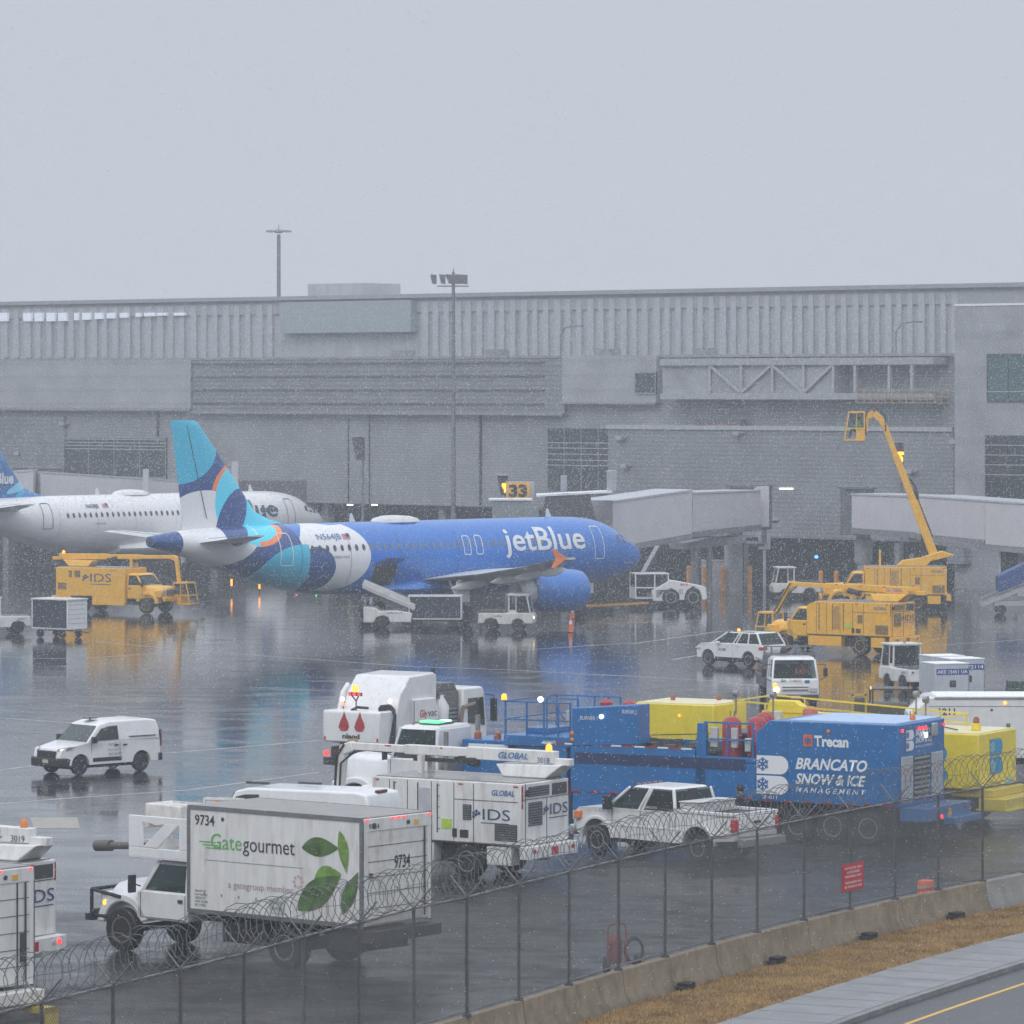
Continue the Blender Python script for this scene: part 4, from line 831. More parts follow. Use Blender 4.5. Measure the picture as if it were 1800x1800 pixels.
def ribbon(pts, w, m, parent, name, closed=True, side=-1):
    """thin painted line following the skin through (station, height) points"""
    b = MB(); n = len(pts); L_ = []; R_ = []
    for i in range(n):
        p = Vector(pts[i]); a = Vector(pts[(i - 1) % n] if closed or i else pts[i]); c = Vector(pts[(i + 1) % n] if closed or i < n - 1 else pts[i]); d = (c - a).normalized(); q = Vector((-d.y, d.x)) * w / 2
        L_.append(fpt(p.x + q.x, p.y + q.y, .022, side)); R_.append(fpt(p.x - q.x, p.y - q.y, .022, side))
    k = n if closed else n - 1
    b.add(L_ + R_, [(i, (i + 1) % n, n + (i + 1) % n, n + i) for i in range(k)]); return b.build(name, m, parent, smooth=0)
def rrect(x0, x1, z0, z1, r, n=4):
    P = []
    for cx, cz, a0 in ((x1 - r, z1 - r, 0), (x0 + r, z1 - r, 90), (x0 + r, z0 + r, 180), (x1 - r, z0 + r, 270)):
        P += [(cx + r * math.cos(R(a0 + 90 * i / n)), cz + r * math.sin(R(a0 + 90 * i / n))) for i in range(n + 1)]
    Q = []
    for a, b in zip(P, P[1:] + P[:1]):
        k = max(1, int(math.dist(a, b) / .25)); Q += [(a[0] + (b[0] - a[0]) * i / k, a[1] + (b[1] - a[1]) * i / k) for i in range(k)]
    return Q
def skintext(s, x_first, z, h, m, parent, x_last=None, bold=0, shear=0, name='lettering'):
    me = _txt(s, bold, shear); bm = bmesh.new(); bm.from_mesh(me)
    for k in range(-8, 30): bmesh.ops.bisect_plane(bm, geom=bm.verts[:] + bm.edges[:] + bm.faces[:], plane_co=(0, k * .08, 0), plane_no=(0, 1, 0))
    bm.to_mesh(me); bm.free(); xs = [v.co.x for v in me.vertices]; x0, x1 = min(xs), max(xs); sy = h / CAP; sx = sy if x_last is None else (x_first - x_last) / (x1 - x0)
    for v in me.vertices: v.co = Vector(fpt(x_first - (v.co.x - x0) * sx, z + v.co.y * sy, .03))
    me.materials.append(m); o = bpy.data.objects.new(name, me); COL.objects.link(o); o.parent = parent; return o
def airliner(name, label, nose, hdg, kind):
    blue = kind == 'blue'
    T = thing(name, label, 'airliner', (nose[0], nose[1], 0), hdg)
    body = lv1 if blue else lv2
    rings = []; n = 36
    xs = [s[0] for s in ST]; dense = []
    for a, b in zip(xs[:-1], xs[1:]):
        k = max(1, int((b - a) / .6)); dense += [a + (b - a) * i / k for i in range(k)]
    dense.append(xs[-1])
    for x in dense:
        top, bot, ry = fus(x); zc, rz = (top + bot) / 2, (top - bot) / 2
        rings.append([(-x, ry * math.cos(6.28318 * i / n), zc + rz * math.sin(6.28318 * i / n)) for i in range(n)])
    MB().loft(rings).build('fuselage', body, T, smooth=50)
    MB().lathe([(.16, -37.6), (.24, -37.55), (.28, -37.4)], (0, 0, 5.08), 'x', 14).build('exhaust_outlet', dgrey, T)
    # belly fairing
    MB().loft([[(-x, w * math.cos(6.28318 * i / 16), 2.05 + h * math.sin(6.28318 * i / 16)) for i in range(16)] for x, w, h in ((10.5, 1.0, .3), (12, 1.9, .62), (15, 2.15, .75), (19.5, 2.1, .72), (22, 1.5, .4))]).build('belly_fairing', bluepaint if blue else wingwhite, T)
    # fin with dorsal fillet
    fm = lv1 if blue else lv3
    secs = [(5.3, 27.6, 35.35, .50), (5.9, 27.9, 35.25, .46), (6.15, 29.0, 35.2, .42), (6.6, 30.05, 35.3, .40), (8.0, 31.2, 35.5, .35), (9.7, 32.55, 35.75, .27), (11.3, 33.9, 36.0, .2), (11.62, 34.15, 36.06, .16), (11.74, 34.5, 36.06, .08)]
    pr = [(0, 0), (.04, .45), (.2, .95), (.4, 1), (.7, .6), (1, .06), (1, -.06), (.7, -.6), (.4, -1), (.2, -.95), (.04, -.45)]
    fin = MB().loft([[(-(a + u * (b - a)), v * t / 2 * 1.0, z) for u, v in pr] for z, a, b, t in secs]).build('tail_fin', fm, T, smooth=50)
    MB().bar((-33.65, -.165, 6.3), (-35.0, -.085, 11.5), .02, .05).build('rudder_joint', dgrey, fin, smooth=0)
    # tailplanes
    for sd in (1, -1):
        MB().loft([foil(31.0, sd * .4, 4.95, 3.6, .34), foil(34.55, sd * 6.22, 5.50, 1.35, .12)]).build('tailplane', winggrey if True else body, T, smooth=30)
        MB().bar((-(31.6 + 2.6), sd * 1.0, 5.22), (-(35.5), sd * 5.9, 5.58), .03, .02).build('elevator_joint', dgrey, T, smooth=0)
    # wings
    for sd in (1, -1):
        secs = [foil(11.6, sd * 1.6, 2.55, 7.3, .95), foil(14.0, sd * 6.3, 3.02, 4.6, .52), foil(17.8, sd * 12.0, 3.62, 3.0, .34), foil(21.1, sd * 16.6, 4.22, 1.75, .15)]
        w = MB().loft(secs).build('wing', winggrey, T, smooth=35)
        for yy, xs_, z, c in ((4.3, 18.0, 2.55, 3.0), (7.7, 18.2, 3.0, 2.7), (10.6, 19.2, 3.35, 2.3), (13.4, 20.0, 3.65, 1.9)):
            MB().loft([[(-(xs_ - c * .62 + c * u), sd * yy + .16 * k * math.cos(6.283 * i / 8), z - .16 + .26 * k * math.sin(6.283 * i / 8) - .25 * u) for i in range(8)] for u, k in ((0, .1), (.2, .8), (.5, 1), (.8, .75), (1, .08))]).build('flap_fairing', wingwhite, w)
        y = 16.62 * sd
        MB().add([(-21.8, y - .04, 4.28), (-22.78, y - .03, 4.78), (-22.95, y - .03, 4.72), (-22.62, y, 4.26), (-22.95, y - .03, 3.76), (-22.78, y - .03, 3.70), (-21.8, y + .04, 4.28), (-22.78, y + .03, 4.78), (-22.95, y + .03, 4.72), (-22.6, y + .05, 4.26), (-22.95, y + .03, 3.76), (-22.78, y + .03, 3.70)],
                 [(0, 1, 2, 3), (0, 3, 4, 5), (9, 8, 7, 6), (11, 10, 9, 6), (0, 6, 7, 1), (1, 7, 8, 2), (2, 8, 9, 3), (3, 9, 10, 4), (4, 10, 11, 5), (5, 11, 6, 0)]).build('wingtip_fence', mat('fence_orange', ORG, .4) if blue else bluepaint, w, smooth=0)
        # engine and pylon
        ey = 5.75 * sd
        nc = MB().lathe([(.86, -10.95), (1.02, -10.6), (1.15, -10.62), (1.2, -10.9), (1.27, -11.8), (1.24, -12.9), (1.05, -14.1), (.92, -14.5), (.85, -14.45)], (0, ey, 1.85), 'x', 28).build('engine', bluepaint if blue else wingwhite, T, smooth=50)
        MB().lathe([(1.03, -10.585), (1.145, -10.60), (1.165, -10.75), (1.05, -10.7)], (0, ey, 1.85), 'x', 28).build('intake_lip', alu, nc)
        MB().lathe([(.001, -10.9), (.3, -11.25), (1.02, -11.3)], (0, ey, 1.85), 'x', 28).build('fan', dgrey, nc)
        MB().lathe([(.86, -14.3), (.8, -14.5), (.58, -15.5), (.5, -15.45), (.001, -14.9)], (0, ey, 1.85), 'x', 22).build('exhaust_nozzle', winggrey, nc)
        MB().hexa([(-11.6, ey - .14, 2.8), (-15.8, ey - .14, 2.4), (-15.8, ey + .14, 2.4), (-11.6, ey + .14, 2.8)], [(-12.4, ey - .16, 3.2), (-17.0, ey - .14, 2.95), (-17.0, ey + .14, 2.95), (-12.4, ey + .16, 3.2)]).build('pylon', wingwhite, T, bevel=.04)
        # main gear
        gy = 3.8 * sd
        g = MB().tube((-18.0, gy, .6), (-18.0, gy, 2.6), .16, 12).bar((-18.0, gy, 1.2), (-18.0, gy - .9 * sd, 2.5), .1, .12).box(-18.5, -17.5, gy + .25 * sd - .03, gy + .25 * sd + .03, 1.3, 2.5).build('main_gear', wingwhite, T)
        for q in (-.46, .46):
            MB().lathe([(.3, -.2), (.5, -.2), (.57, -.12), (.57, .12), (.5, .2), (.3, .2)], (-18.0, gy + q, .57), 'y', 24).build('tyre', black, g); MB().lathe([(.001, -.12), (.3, -.14), (.3, .14), (.001, .12)], (-18.0, gy + q, .57), 'y', 16).build('hub', alu, g)
    g = MB().tube((-5.0, 0, .4), (-5.0, 0, 1.9), .11, 10).bar((-5, 0, .9), (-4.2, 0, 1.8), .08, .1).box(-5.9, -4.2, -.5, -.46, 1.3, 1.9).box(-5.9, -4.2, .46, .5, 1.3, 1.9).build('nose_gear', wingwhite, T)
    for q in (-.25, .25):
        MB().lathe([(.2, -.1), (.34, -.11), (.38, -.05), (.38, .05), (.34, .11), (.2, .1)], (-5.0, q, .38), 'y', 20).build('tyre', black, g); MB().lathe([(.001, -.09), (.2, -.09), (.2, .09), (.001, .09)], (-5.0, q, .38), 'y', 14).build('hub', alu, g)
    # cabin windows on the visible side and the far side
    wme = None; zr = 4.52
    doorsx = [(4.95, 5.85)]
    xs_ = []; x = 6.55
    while x < 27.4:
        if not (28 < x < 30): xs_.append(x)
        x += .533
    for sd in (-1, 1):
        for x in xs_:
            P = [(x + .125 * math.cos(6.2832 * i / 10), zr + .19 * math.sin(6.2832 * i / 10)) for i in range(10)]
            MB().add([fpt(a, z, .014, sd) for a, z in P] + [fpt(x, zr, .016, sd)], [(i, (i + 1) % 10, 10) for i in range(10)]).build('cabin_window', (winblue if blue and x < 23.4 else windark), T, smooth=0)
    line = inkw if blue else ink
    for sd in (-1, 1):
        for nm, r_ in (('passenger_door', rrect(4.62, 5.45, 3.42, 5.3, .15)), ('overwing_exit', rrect(15.45, 15.97, 3.92, 4.98, .12)), ('overwing_exit', rrect(14.5, 15.02, 3.92, 4.98, .12)), ('passenger_door', rrect(28.75, 29.55, 3.62, 5.4, .15))):
            ribbon(r_, .05, line, T, nm, side=sd)
    jm = mat('skin_joint_tone', (.02, .05, .14), .4, var=0) if blue else mat('skin_joint_grey', (.42, .43, .45), .4, var=0)
    for x in (3.9, 7.6, 12.2, 16.4, 20.9, 24.6, 28.1):
        ribbon([(x, 1.95 + .55 * i if x < 26 else 2.5 + .45 * i) for i in range(7)], .025, jm, T, 'skin_joint', closed=False)
    for sd in (-1, 1):      # cockpit glass
        for a, b, z0, z1, z2, z3 in ((1.45, 2.02, 4.02, 4.10, 4.45, 4.62), (2.1, 2.72, 4.10, 4.18, 4.66, 4.8), (2.8, 3.25, 4.2, 4.28, 4.8, 4.72)):
            MB().add([fpt(a, z0 + .12, .018, sd), fpt(b, z1 + .12, .018, sd), fpt(b, z3, .018, sd), fpt(a, z2 - .02, .018, sd)], [(0, 1, 2, 3)]).build('cockpit_window', windark if not blue else mat('hazed_cockpit', (.05, .10, .22), .12), T, smooth=0)  # on the blue jet, haze over the panes is put into their colour
    dome = MB().loft([[(-(19.6 - 1.75 * math.cos(a)), w * .55 * math.cos(6.283 * i / 14), 5.80 + .02 + h * max(0, math.sin(6.283 * i / 14))) for i in range(14)] for a, w, h in ((0, .1, .05), (.5, .8, .24), (1, 1.3, .36), (1.57, 1.4, .42), (2.1, 1.2, .40), (2.6, .8, .28), (3.1, .1, .05))]).build('satellite_dome', white if not blue else mat('dome_grey', (.72, .73, .74), .4), T)
    for x in (22.6, 7.2): MB().add([(-x, -.03, 5.86), (-(x + .45), -.03, 5.86), (-(x + .42), -.02, 6.35), (-(x + .3), -.02, 6.4), (-x, .03, 5.86), (-(x + .45), .03, 5.86), (-(x + .42), .02, 6.35), (-(x + .3), .02, 6.4)], [(0, 1, 2, 3), (7, 6, 5, 4), (0, 4, 5, 1), (1, 5, 6, 2), (2, 6, 7, 3), (3, 7, 4, 0)]).build('antenna_blade', white, T)
    MB().lathe([(.001, -.05), (.1, -.04), (.1, .06), (.001, .08)], (0, 0, 0), 'y', 10)
    fl0 = 24.95
    b = [[fpt(fl0 - .62 * i / 5, 4.92 + .30 * j / 2, .03) for i in range(6)] for j in range(3)]
    xo = 0 if blue else -1.1
    FL = MB(); 
    for k in range(7): FL.add([fpt(fl0 + xo, 4.98 + k * .045, .03), fpt(fl0 + xo - .58, 4.98 + k * .045, .03), fpt(fl0 + xo - .58, 5.0 + k * .045, .03), fpt(fl0 + xo, 5.0 + k * .045, .03)], [(0, 1, 2, 3)])
    FL.build('flag', inkred, T, smooth=0)
    MB().add([fpt(fl0 + xo - .32, 5.11, .034), fpt(fl0 + xo - .58, 5.11, .034), fpt(fl0 + xo - .58, 5.30, .034), fpt(fl0 + xo - .32, 5.30, .034)], [(0, 1, 2, 3)]).build('flag', ink, T, smooth=0)
    if blue:
        skintext('jetBlue', 12.72, 4.06, 1.30, inkw, T, x_last=6.25, bold=.014, name='airline_name')
        skintext('N564JB', 26.8, 5.0, .31, inkblue, T, x_last=25.05, bold=.0, name='registration')
        skintext('AIRBUS A320', 25.95, 3.95, .14, ink, T, x_last=24.75, shear=.2, name='type_lettering')
        skintext('Bluesmobile', 2.6, 3.05, .13, inkw, T, x_last=1.6, name='small_name')
        # open cargo door in the rear belly
        cd = MB().add([fpt(22.9, 3.50, -.02), fpt(21.1, 3.50, -.02), (-21.1, -2.95, 3.90), (-22.9, -2.95, 3.90), fpt(22.9, 3.56, .05), fpt(21.1, 3.56, .05), (-21.1, -2.95, 3.98), (-22.9, -2.95, 3.98)], [(0, 1, 2, 3), (4, 5, 6, 7), (0, 1, 5, 4), (1, 2, 6, 5), (2, 3, 7, 6), (3, 0, 4, 7)]).build('cargo_door', bluepaint, T, smooth=0)
        hb = MB(); NX, NZ = 8, 8
        vs = [fpt(21.15 + 1.7 * i / NX, 2.3 + 1.18 * j / NZ, .02) for j in range(NZ + 1) for i in range(NX + 1)]
        hb.add(vs, [(j * (NX + 1) + i, j * (NX + 1) + i + 1, (j + 1) * (NX + 1) + i + 1, (j + 1) * (NX + 1) + i) for j in range(NZ) for i in range(NX)]).build('cargo_hold_shade', mat('hold_shade', (.03, .03, .035), .7), T, smooth=0)  # patch on the closed skin; shade of the open hold is its colour
        skintext('JB', 10.0, 1.5, .01, inkw, T) if False else None
    else:
        skintext('jetBlue', 13.3, 4.05, 1.25, mat('letter_navy', (.02, .05, .14), .4, var=0), T, x_last=6.55, bold=.014, name='airline_name')
        skintext('N658JB', 25.4, 5.0, .27, ink, T, x_last=24.2, bold=.01, name='registration')
        skintext('AIRBUS A320', 24.9, 3.85, .12, ink, T, x_last=23.9, name='type_lettering')
        t = text('jetBlue', (-33.8, -.36, 6.85), 'R', .75, inkw, T, width=2.6, bold=.03); t.name = 'fin_lettering'
    return T
plane1 = airliner('airliner', 'blue passenger jet with white and cyan circles on its tail, parked in the centre', (7.6, 275), 43, 'blue')
plane2 = airliner('airliner', 'white passenger jet with blue tail fin parked at the left behind the blue one', (-14.4, 343), 48, 'white')
# tow bar from nose gear to tractor
p = Vector((7.6 - 5 * math.cos(R(43)), 275 - 5 * math.sin(R(43)), 0))
tbx = thing('tow_bar', 'yellow tow bar lying between the nose wheel and the white pushback tractor', 'tow bar', p)
tb = MB().bar((.3, .3, .5), (4.3, 4.4, .5), .12, .14).bar((.3, .3, .5), (.1, -.3, .45), .1, .1).build('bar', mat('tow_bar_yellow', (.72, .36, .05), .5), tbx)
for q in (1.6, 2.0): MB().lathe([(.001, -.06), (.16, -.06), (.16, .06), (.001, .06)], (q, q - .25, .16), 'y', 14).build('wheel', black, tbx)
# ================================================================ VEHICLES (origin at the rear centre on the ground, x forward, y left, z up)
def fwd(h): return Vector((math.cos(R(h)), math.sin(R(h)), 0))
def lft(h): return Vector((-math.sin(R(h)), math.cos(R(h)), 0))
def lamp(parent, c, r, m, name='lamp', ax='x'):
    return MB().lathe([(.001, -r * .5), (r, -r * .3), (r, r * .2), (r * .6, r * .5), (.001, r * .55)], c, ax, 12).build(name, m, parent)
def beacon(parent, c, m=None, name='beacon', r=.09):
    return MB().lathe([(r, 0), (r * .95, r * 1.4), (r * .5, r * 2), (.001, r * 2.1)], c, 'z', 12).build(name, m or amb, parent)
def quad(parent, pts, m, name, th=.02):
    """a thin pane given by four corners"""
    v = [Vector(p) for p in pts]; n = (v[1] - v[0]).cross(v[3] - v[0]).normalized() * th / 2; k = len(v)
    return MB().add([p + n for p in v] + [p - n for p in v], [tuple(range(k)), tuple(range(2 * k - 1, k - 1, -1))] + [(i, i + k, (i + 1) % k + k, (i + 1) % k) for i in range(k)]).build(name, m, parent, smooth=0)
def lines(parent, segs, m=None, w=.02, name='panel_seams'):
    b = MB()
    for p, q in segs: b.bar(p, q, w, w)
    return b.build(name, m or dgrey, parent, smooth=0)
def grille(parent, x0, x1, y, z0, z1, m=None, name='vent', n=7, face='L'):
    """louvred vent on a side (y fixed) or on the rear (x0 == x1, y a pair)"""
    b = MB(); d = MB()
    if face in 'LR':
        s = 1 if face == 'L' else -1; d.box(x0, x1, y, y + s * .012, z0, z1)
        for k in range(n): z = z0 + (z1 - z0) * (k + .5) / n; b.box(x0 + .02, x1 - .02, y + s * .012, y + s * .03, z - (z1 - z0) * .22 / n, z + (z1 - z0) * .22 / n)
    else:
        d.box(x0 - .012, x0, y[0], y[1], z0, z1)
        for k in range(n): z = z0 + (z1 - z0) * (k + .5) / n; b.box(x0 - .03, x0 - .012, y[0] + .02, y[1] - .02, z - (z1 - z0) * .22 / n, z + (z1 - z0) * .22 / n)
    v = d.build(name, dgrey, parent, smooth=0); b.build('vent_blades', m or grey, v, smooth=0); return v
def cab_conv(T, pm, xb, lcab, lhood, w, zf, zbelt, zroof, zhood, xw, rw, gl=None, hw=.80, grillem=None, lit=None, fend=True, roofm=None, slope=.55, bumper=None):
    """conventional truck cab with bonnet: hollow above the belt line, pillars, panes, bonnet and flared wings"""
    xc = xb + lcab; xn = xc + lhood; h = w / 2; gl = gl or glass
    MB().prism([(xb, zf), (xc + .12, zf), (xc + .12, zbelt + .02), (xc, zbelt + .06), (xb, zbelt + .06)], -h, h).build('cab', pm, T, bevel=.05)
    # pillars, roof
    ins = .10; xt = xc - slope; b = MB()
    P = lambda x, s, z, i=0: (x, s * (h - i), z)
    for s in (1, -1):
        b.bar(P(xb + .05, s, zbelt, .05), P(xb + .07, s, zroof - .05, ins + .04), .10, .09)
        b.bar(P(xc - .03, s, zbelt, .05), P(xt + .02, s, zroof - .06, ins + .04), .09, .10)
        if lcab > 1.9: b.bar(P(xb + lcab * .45, s, zbelt, .05), P(xb + lcab * .45, s, zroof - .05, ins + .04), .10, .09)
    b.hexa([P(xb, -1, zroof - .12, ins), P(xt + .12, -1, zroof - .12, ins), P(xt + .12, 1, zroof - .12, ins), P(xb, 1, zroof - .12, ins)], [P(xb + .05, -1, zroof, ins + .12), P(xt - .05, -1, zroof, ins + .12), P(xt - .05, 1, zroof, ins + .12), P(xb + .05, 1, zroof, ins + .12)])
    b.box(xb, xb + .04, -h + .09, h - .09, zbelt, zroof - .1)
    b.build('cab_roof_frame', roofm or pm, T, bevel=.035)
    MB().box(xb + .15, xc - .3, -h + .12, h - .12, zbelt - .35, zbelt + .07).box(xb + .06, xb + .2, -h + .15, h - .15, zbelt, zbelt + .5).build('seats', dgrey, T, bevel=.04)
    for s in (1, -1):
        quad(T, [P(xb + .10, s, zbelt + .07, .045), P(xc - .10, s, zbelt + .07, .045), P(xt - .02, s, zroof - .13, ins + .03), P(xb + .12, s, zroof - .13, ins + .03)], gl, 'side_window')
        lines(T, [(P(xb + .08, s, zf + .06, -.004), P(xb + .08, s, zbelt, -.004)), (P(xc - .02, s, zf + .06, -.004), P(xc - .02, s, zbelt, -.004)), (P(xb + .08, s, zf + .06, -.004), P(xc - .02, s, zf + .06, -.004))], w=.012, name='door_seam')
        MB().box(xb + .16, xb + .30, s * h, s * (h + .03), zbelt - .18, zbelt - .1).build('door_handle', dgrey, T)
        mb = MB().path([P(xc - .05, s, zbelt + .15, -.02), P(xc + .1, s, zbelt + .25, -.3), P(xc + .1, s, zbelt + .05, -.3)], .018, 6).box(xc + .03, xc + .12, s * (h + .2) - .1, s * (h + .2) + .1, zbelt + .0, zbelt + .42).build('mirror', black, T, bevel=.02)
    quad(T, [(xc + .02, -h + .1, zbelt + .08), (xc + .02, h - .1, zbelt + .08), (xt + .04, h - ins - .1, zroof - .13), (xt + .04, -h + ins + .1, zroof - .13)], gl, 'windscreen')
    # bonnet
    hh = h * hw; zb = zf + .06
    MB().loft([[(x, -k * hh, zb), (x, k * hh, zb), (x, k * hh, z - .16), (x, k * hh * .8, z - .02), (x, k * hh * .35, z + .03), (x, -k * hh * .35, z + .03), (x, -k * hh * .8, z - .02), (x, -k * hh, z - .16)] for x, k, z in ((xc + .05, 1.12, zbelt + .05), (xc + lhood * .35, 1.04, zhood + (zbelt - zhood) * .6), (xn - .25, .95, zhood), (xn - .06, .88, zhood - .12), (xn, .82, zhood - .28))]).build('bonnet', pm, T, smooth=60)
    if fend:
        for s in (1, -1):
            ra = rw + .10; arc = [(xw + ra * math.cos(a), rw + .04 + ra * math.sin(a)) for a in [R(8 + 12 * i) for i in range(14)]]
            ou = [(xw + (ra + .24) * math.cos(a), rw + .04 + (ra + .20) * math.sin(a)) for a in [R(8 + 12 * i) for i in range(14)]]
            f = MB(); y0, y1 = s * hh * .7, s * h
            f.prism(arc + ou[::-1], min(y0, y1), max(y0, y1)); f.build('wing_panel', pm, T, bevel=.04)
            MB().box(xw + ra * .9, xn - .03, min(s * hh * .75, s * h * .97), max(s * hh * .75, s * h * .97), zb + .05, zb + .5).build('wing_front', pm, T, bevel=.05)
    g = MB().box(xn - .02, xn + .03, -hh * .55, hh * .55, zb + .15, zhood - .18).build('grille', grillem or dgrey, T, bevel=.02)
    bb = MB()
    for k in range(5): z = zb + .2 + (zhood - zb - .42) * k / 4; bb.box(xn + .03, xn + .045, -hh * .5, hh * .5, z - .015, z + .015)
    bb.build('grille_bars', alu, g, smooth=0)
    for s in (1, -1): MB().box(xn - .03, xn + .035, s * hh * .64 - .01 if s > 0 else -h * .93, h * .93 if s > 0 else -hh * .64 + .01, zb + .28, zb + .5).build('headlight', lit if lit else mat('clear_lens', (.55, .56, .58), .1), T, bevel=.02)
    MB().box(xn + .05, xn + .22, -h, h, zf - .12, zf + .14).build('bumper', bumper or pm, T, bevel=.04)
def chassis(T, x0, x1, z=.75, w=.8):
    MB().box(x0, x1, -w / 2, -w / 2 + .12, z - .28, z).box(x0, x1, w / 2 - .12, w / 2, z - .28, z).build('chassis_frame', chass, T, smooth=0)

# ---------------------------------------------------------------- de-icing trucks
def deicer(label, org, hdg, pm, rim, vinyl, raised=False, tail=0, cloth=None, beac=None, fname='3018', side_logo='L', basket=None, sloped=False, group=None, front=None, byaw=0., brand=True, bend=0, plain=False):
    T = thing('deicing_truck', label, 'de-icing truck', (org[0], org[1], 0), hdg, group); w = 2.45; h = w / 2
    chassis(T, .1, 7.0, .95)
    z0, z1, xB = .98, 2.68, 4.95
    if sloped: prof = [(0, z0), (xB, z0), (xB, 2.45), (xB - .55, z1), (0, z1)]
    else: prof = [(0, z0), (xB, z0), (xB, z1), (0, z1)]
    MB().prism(prof, -h, h).build('equipment_body', pm, T, bevel=.025)
    MB().box(.1, xB - .6 if sloped else xB - .1, -h + .08, h - .08, z1, z1 + .03).build('wet_roof_deck', roofg, T, smooth=0)
    for s, fc in ((1, 'L'), (-1, 'R')):
        y = s * (h + .001)
        if plain and s < 0:
            ids_logo((2.15, y, 1.85), 'R', .50, T, ink); grille(T, .15, .75, y, 1.35, 1.75, face='R', m=ylrim); grille(T, .95, 1.15, y, 2.1, 2.5, face='R', m=ylrim); grille(T, 1.35, 1.75, y, 2.1, 2.5, face='R', m=ylrim)
            MB().box(2.6, xB, -h, -h + .3, .45, z0).box(0, 1.1, -h, -h + .3, .55, z0).build('side_skirt', pm, T, bevel=.02); text('GLOBAL', (3.9, y, 2.5), fc, .08, inkblue, T, width=.45)
            continue
        lines(T, [((a, y, z0 + .05), (a, y, z1 - .05)) for a in (1.55, 2.2, 2.95, 3.75, 4.35)] + [((.1, y, 2.18), (2.2, y, 2.18)), ((0.05, y, z0 + .03), (xB, y, z0 + .03))], w=.018)
        for a, t in ((2.75, 0), (3.4, 0), (4.2, 0)):
            MB().box(a - .015, a + .015, min(y, y + s * .015), max(y, y + s * .015), z0 + .25, z1 - .1).build('sight_gauge', inkblk, T, smooth=0)
        for a in (2.75, 4.2):
            for k in range(5): MB().box(a - (.10 if s > 0 else 0) + .02, a + (.10 if s < 0 else 0) - .02, min(y, y + s * .012), max(y, y + s * .012), z0 + .35 + k * .3, z0 + .365 + k * .3).build('gauge_mark', inkblk, T, smooth=0)
        grille(T, .12, .85, y, z0 + .12, z0 + .58, face=fc, m=galv if pm is not yel else ylrim); grille(T, 1.62, 1.9, y, 1.62, 2.05, face=fc, m=galv if pm is not yel else ylrim)
        MB().box(3.0, 3.35, min(y, y + s * .02), max(y, y + s * .02), 1.3, 2.45).build('recess_panel', mat('recess_grey', (.50, .52, .56), .5) if pm is not yel else ylrim, T, bevel=.01)
        MB().box(2.28, 2.6, min(y, y + s * .02), max(y, y + s * .02), 1.36, 1.62).build('label_plate', mat('lime_label', (.50, .72, .06), .5), T, smooth=0)
        MB().box(1.72, 2.0, min(y, y + s * .02), max(y, y + s * .02), 1.13, 1.35).box(2.1, 2.25, min(y, y + s * .02), max(y, y + s * .02), 1.13, 1.37).build('control_socket', inkblk, T, bevel=.01)
        text('GLOBAL', (.95 if fc == 'L' else .2, y, 2.34), fc, .15, inkblue, T, width=.75, shear=.25, bold=.02)
        if brand and not sloped:
            if s > 0: ids_logo((1.45, y, 1.66), 'L', .30, T, ink)
            elif pm is yel: ids_logo((1.9, y, 1.75), 'R', .42, T, ink)
        for a in (.1, 1.9, 4.7): MB().box(a, a + .14, min(y, y + s * .012), max(y, y + s * .012), 2.58, 2.62).build('marker_strip', redl, T, smooth=0)
        # lockers below
        for a, b_ in ((.35, 1.15), (2.9, 4.9)):
            MB().box(a, b_, min(s * (h - .5), s * (h - .04)), max(s * (h - .5), s * (h - .04)), .42, .93).build('side_locker', pm, T, bevel=.02)
    # rear
    grille(T, 0, 0, (.15, .85), 1.5, 2.15, face='B', m=galv if pm is not yel else ylrim, n=9); grille(T, 0, 0, (-.2, .85), 2.3, 2.58, face='B', m=galv if pm is not yel else ylrim, n=4); MB().box(-.02, 0, -1.1, -.35, 2.28, 2.6).build('rear_hatch', dgrey, T, bevel=.02)
    lines(T, [((-.004, -.08, z0), (-.004, -.08, 2.25)), ((-.004, -1.2, 2.24), (-.004, 1.2, 2.24)), ((-.004, 1.0, z0), (-.004, 1.0, z1))], w=.018)
    if brand: ids_logo((-.012, -.03, 1.75), 'B', .30, T, ink)
    MB().box(-.01, .0, h - .1, h - .03, 2.0, 2.62).build('red_stripe', redl, T, smooth=0); MB().box(-.01, 0, -h + .01, -h + .05, 2.2, 2.62).build('red_stripe', redl, T, smooth=0)
    lamp(T, (-.03, .95, 2.42), .09, black, 'work_lamp')
    MB().box(-.28, .02, -h - .05, h + .05, .62, .97).build('rear_bumper', pm, T, bevel=.02)
    for s in (1, -1):
        lamp(T, (-.29, s * .98, .84), .06, L_red if (front == 'lit' and s < 0) or s > 0 and front == 'lit' else redl, 'tail_light'); lamp(T, (-.29, s * .80, .84), .06, mat('clear_lens', (.55, .56, .58), .1), 'reversing_light')
    MB().box(-.285, -.28, -.25, .1, .68, .9).build('number_plate', inkred, T, smooth=0)
    for s in (1, -1):
        wheel(T, 1.8, s * (h - .22), .48, .42, rim); wheel(T, 6.4, s * (h - .18), .48, .30, rim)
    MB().tube((1.8, -.8, .48), (1.8, .8, .48), .14, 10).tube((6.4, -.9, .45), (6.4, .9, .45), .09, 10).build('axles', chass, T); MB().box(2.4, 3.6, -.8, .8, .4, .8).build('fuel_tank', chass, T)
    cab_conv(T, pm, xB + .02, 1.15, 1.35, 2.1, .85, 1.62, 2.38, 1.62, 6.4, .48, lit=(L_warm if front == 'head' else None))
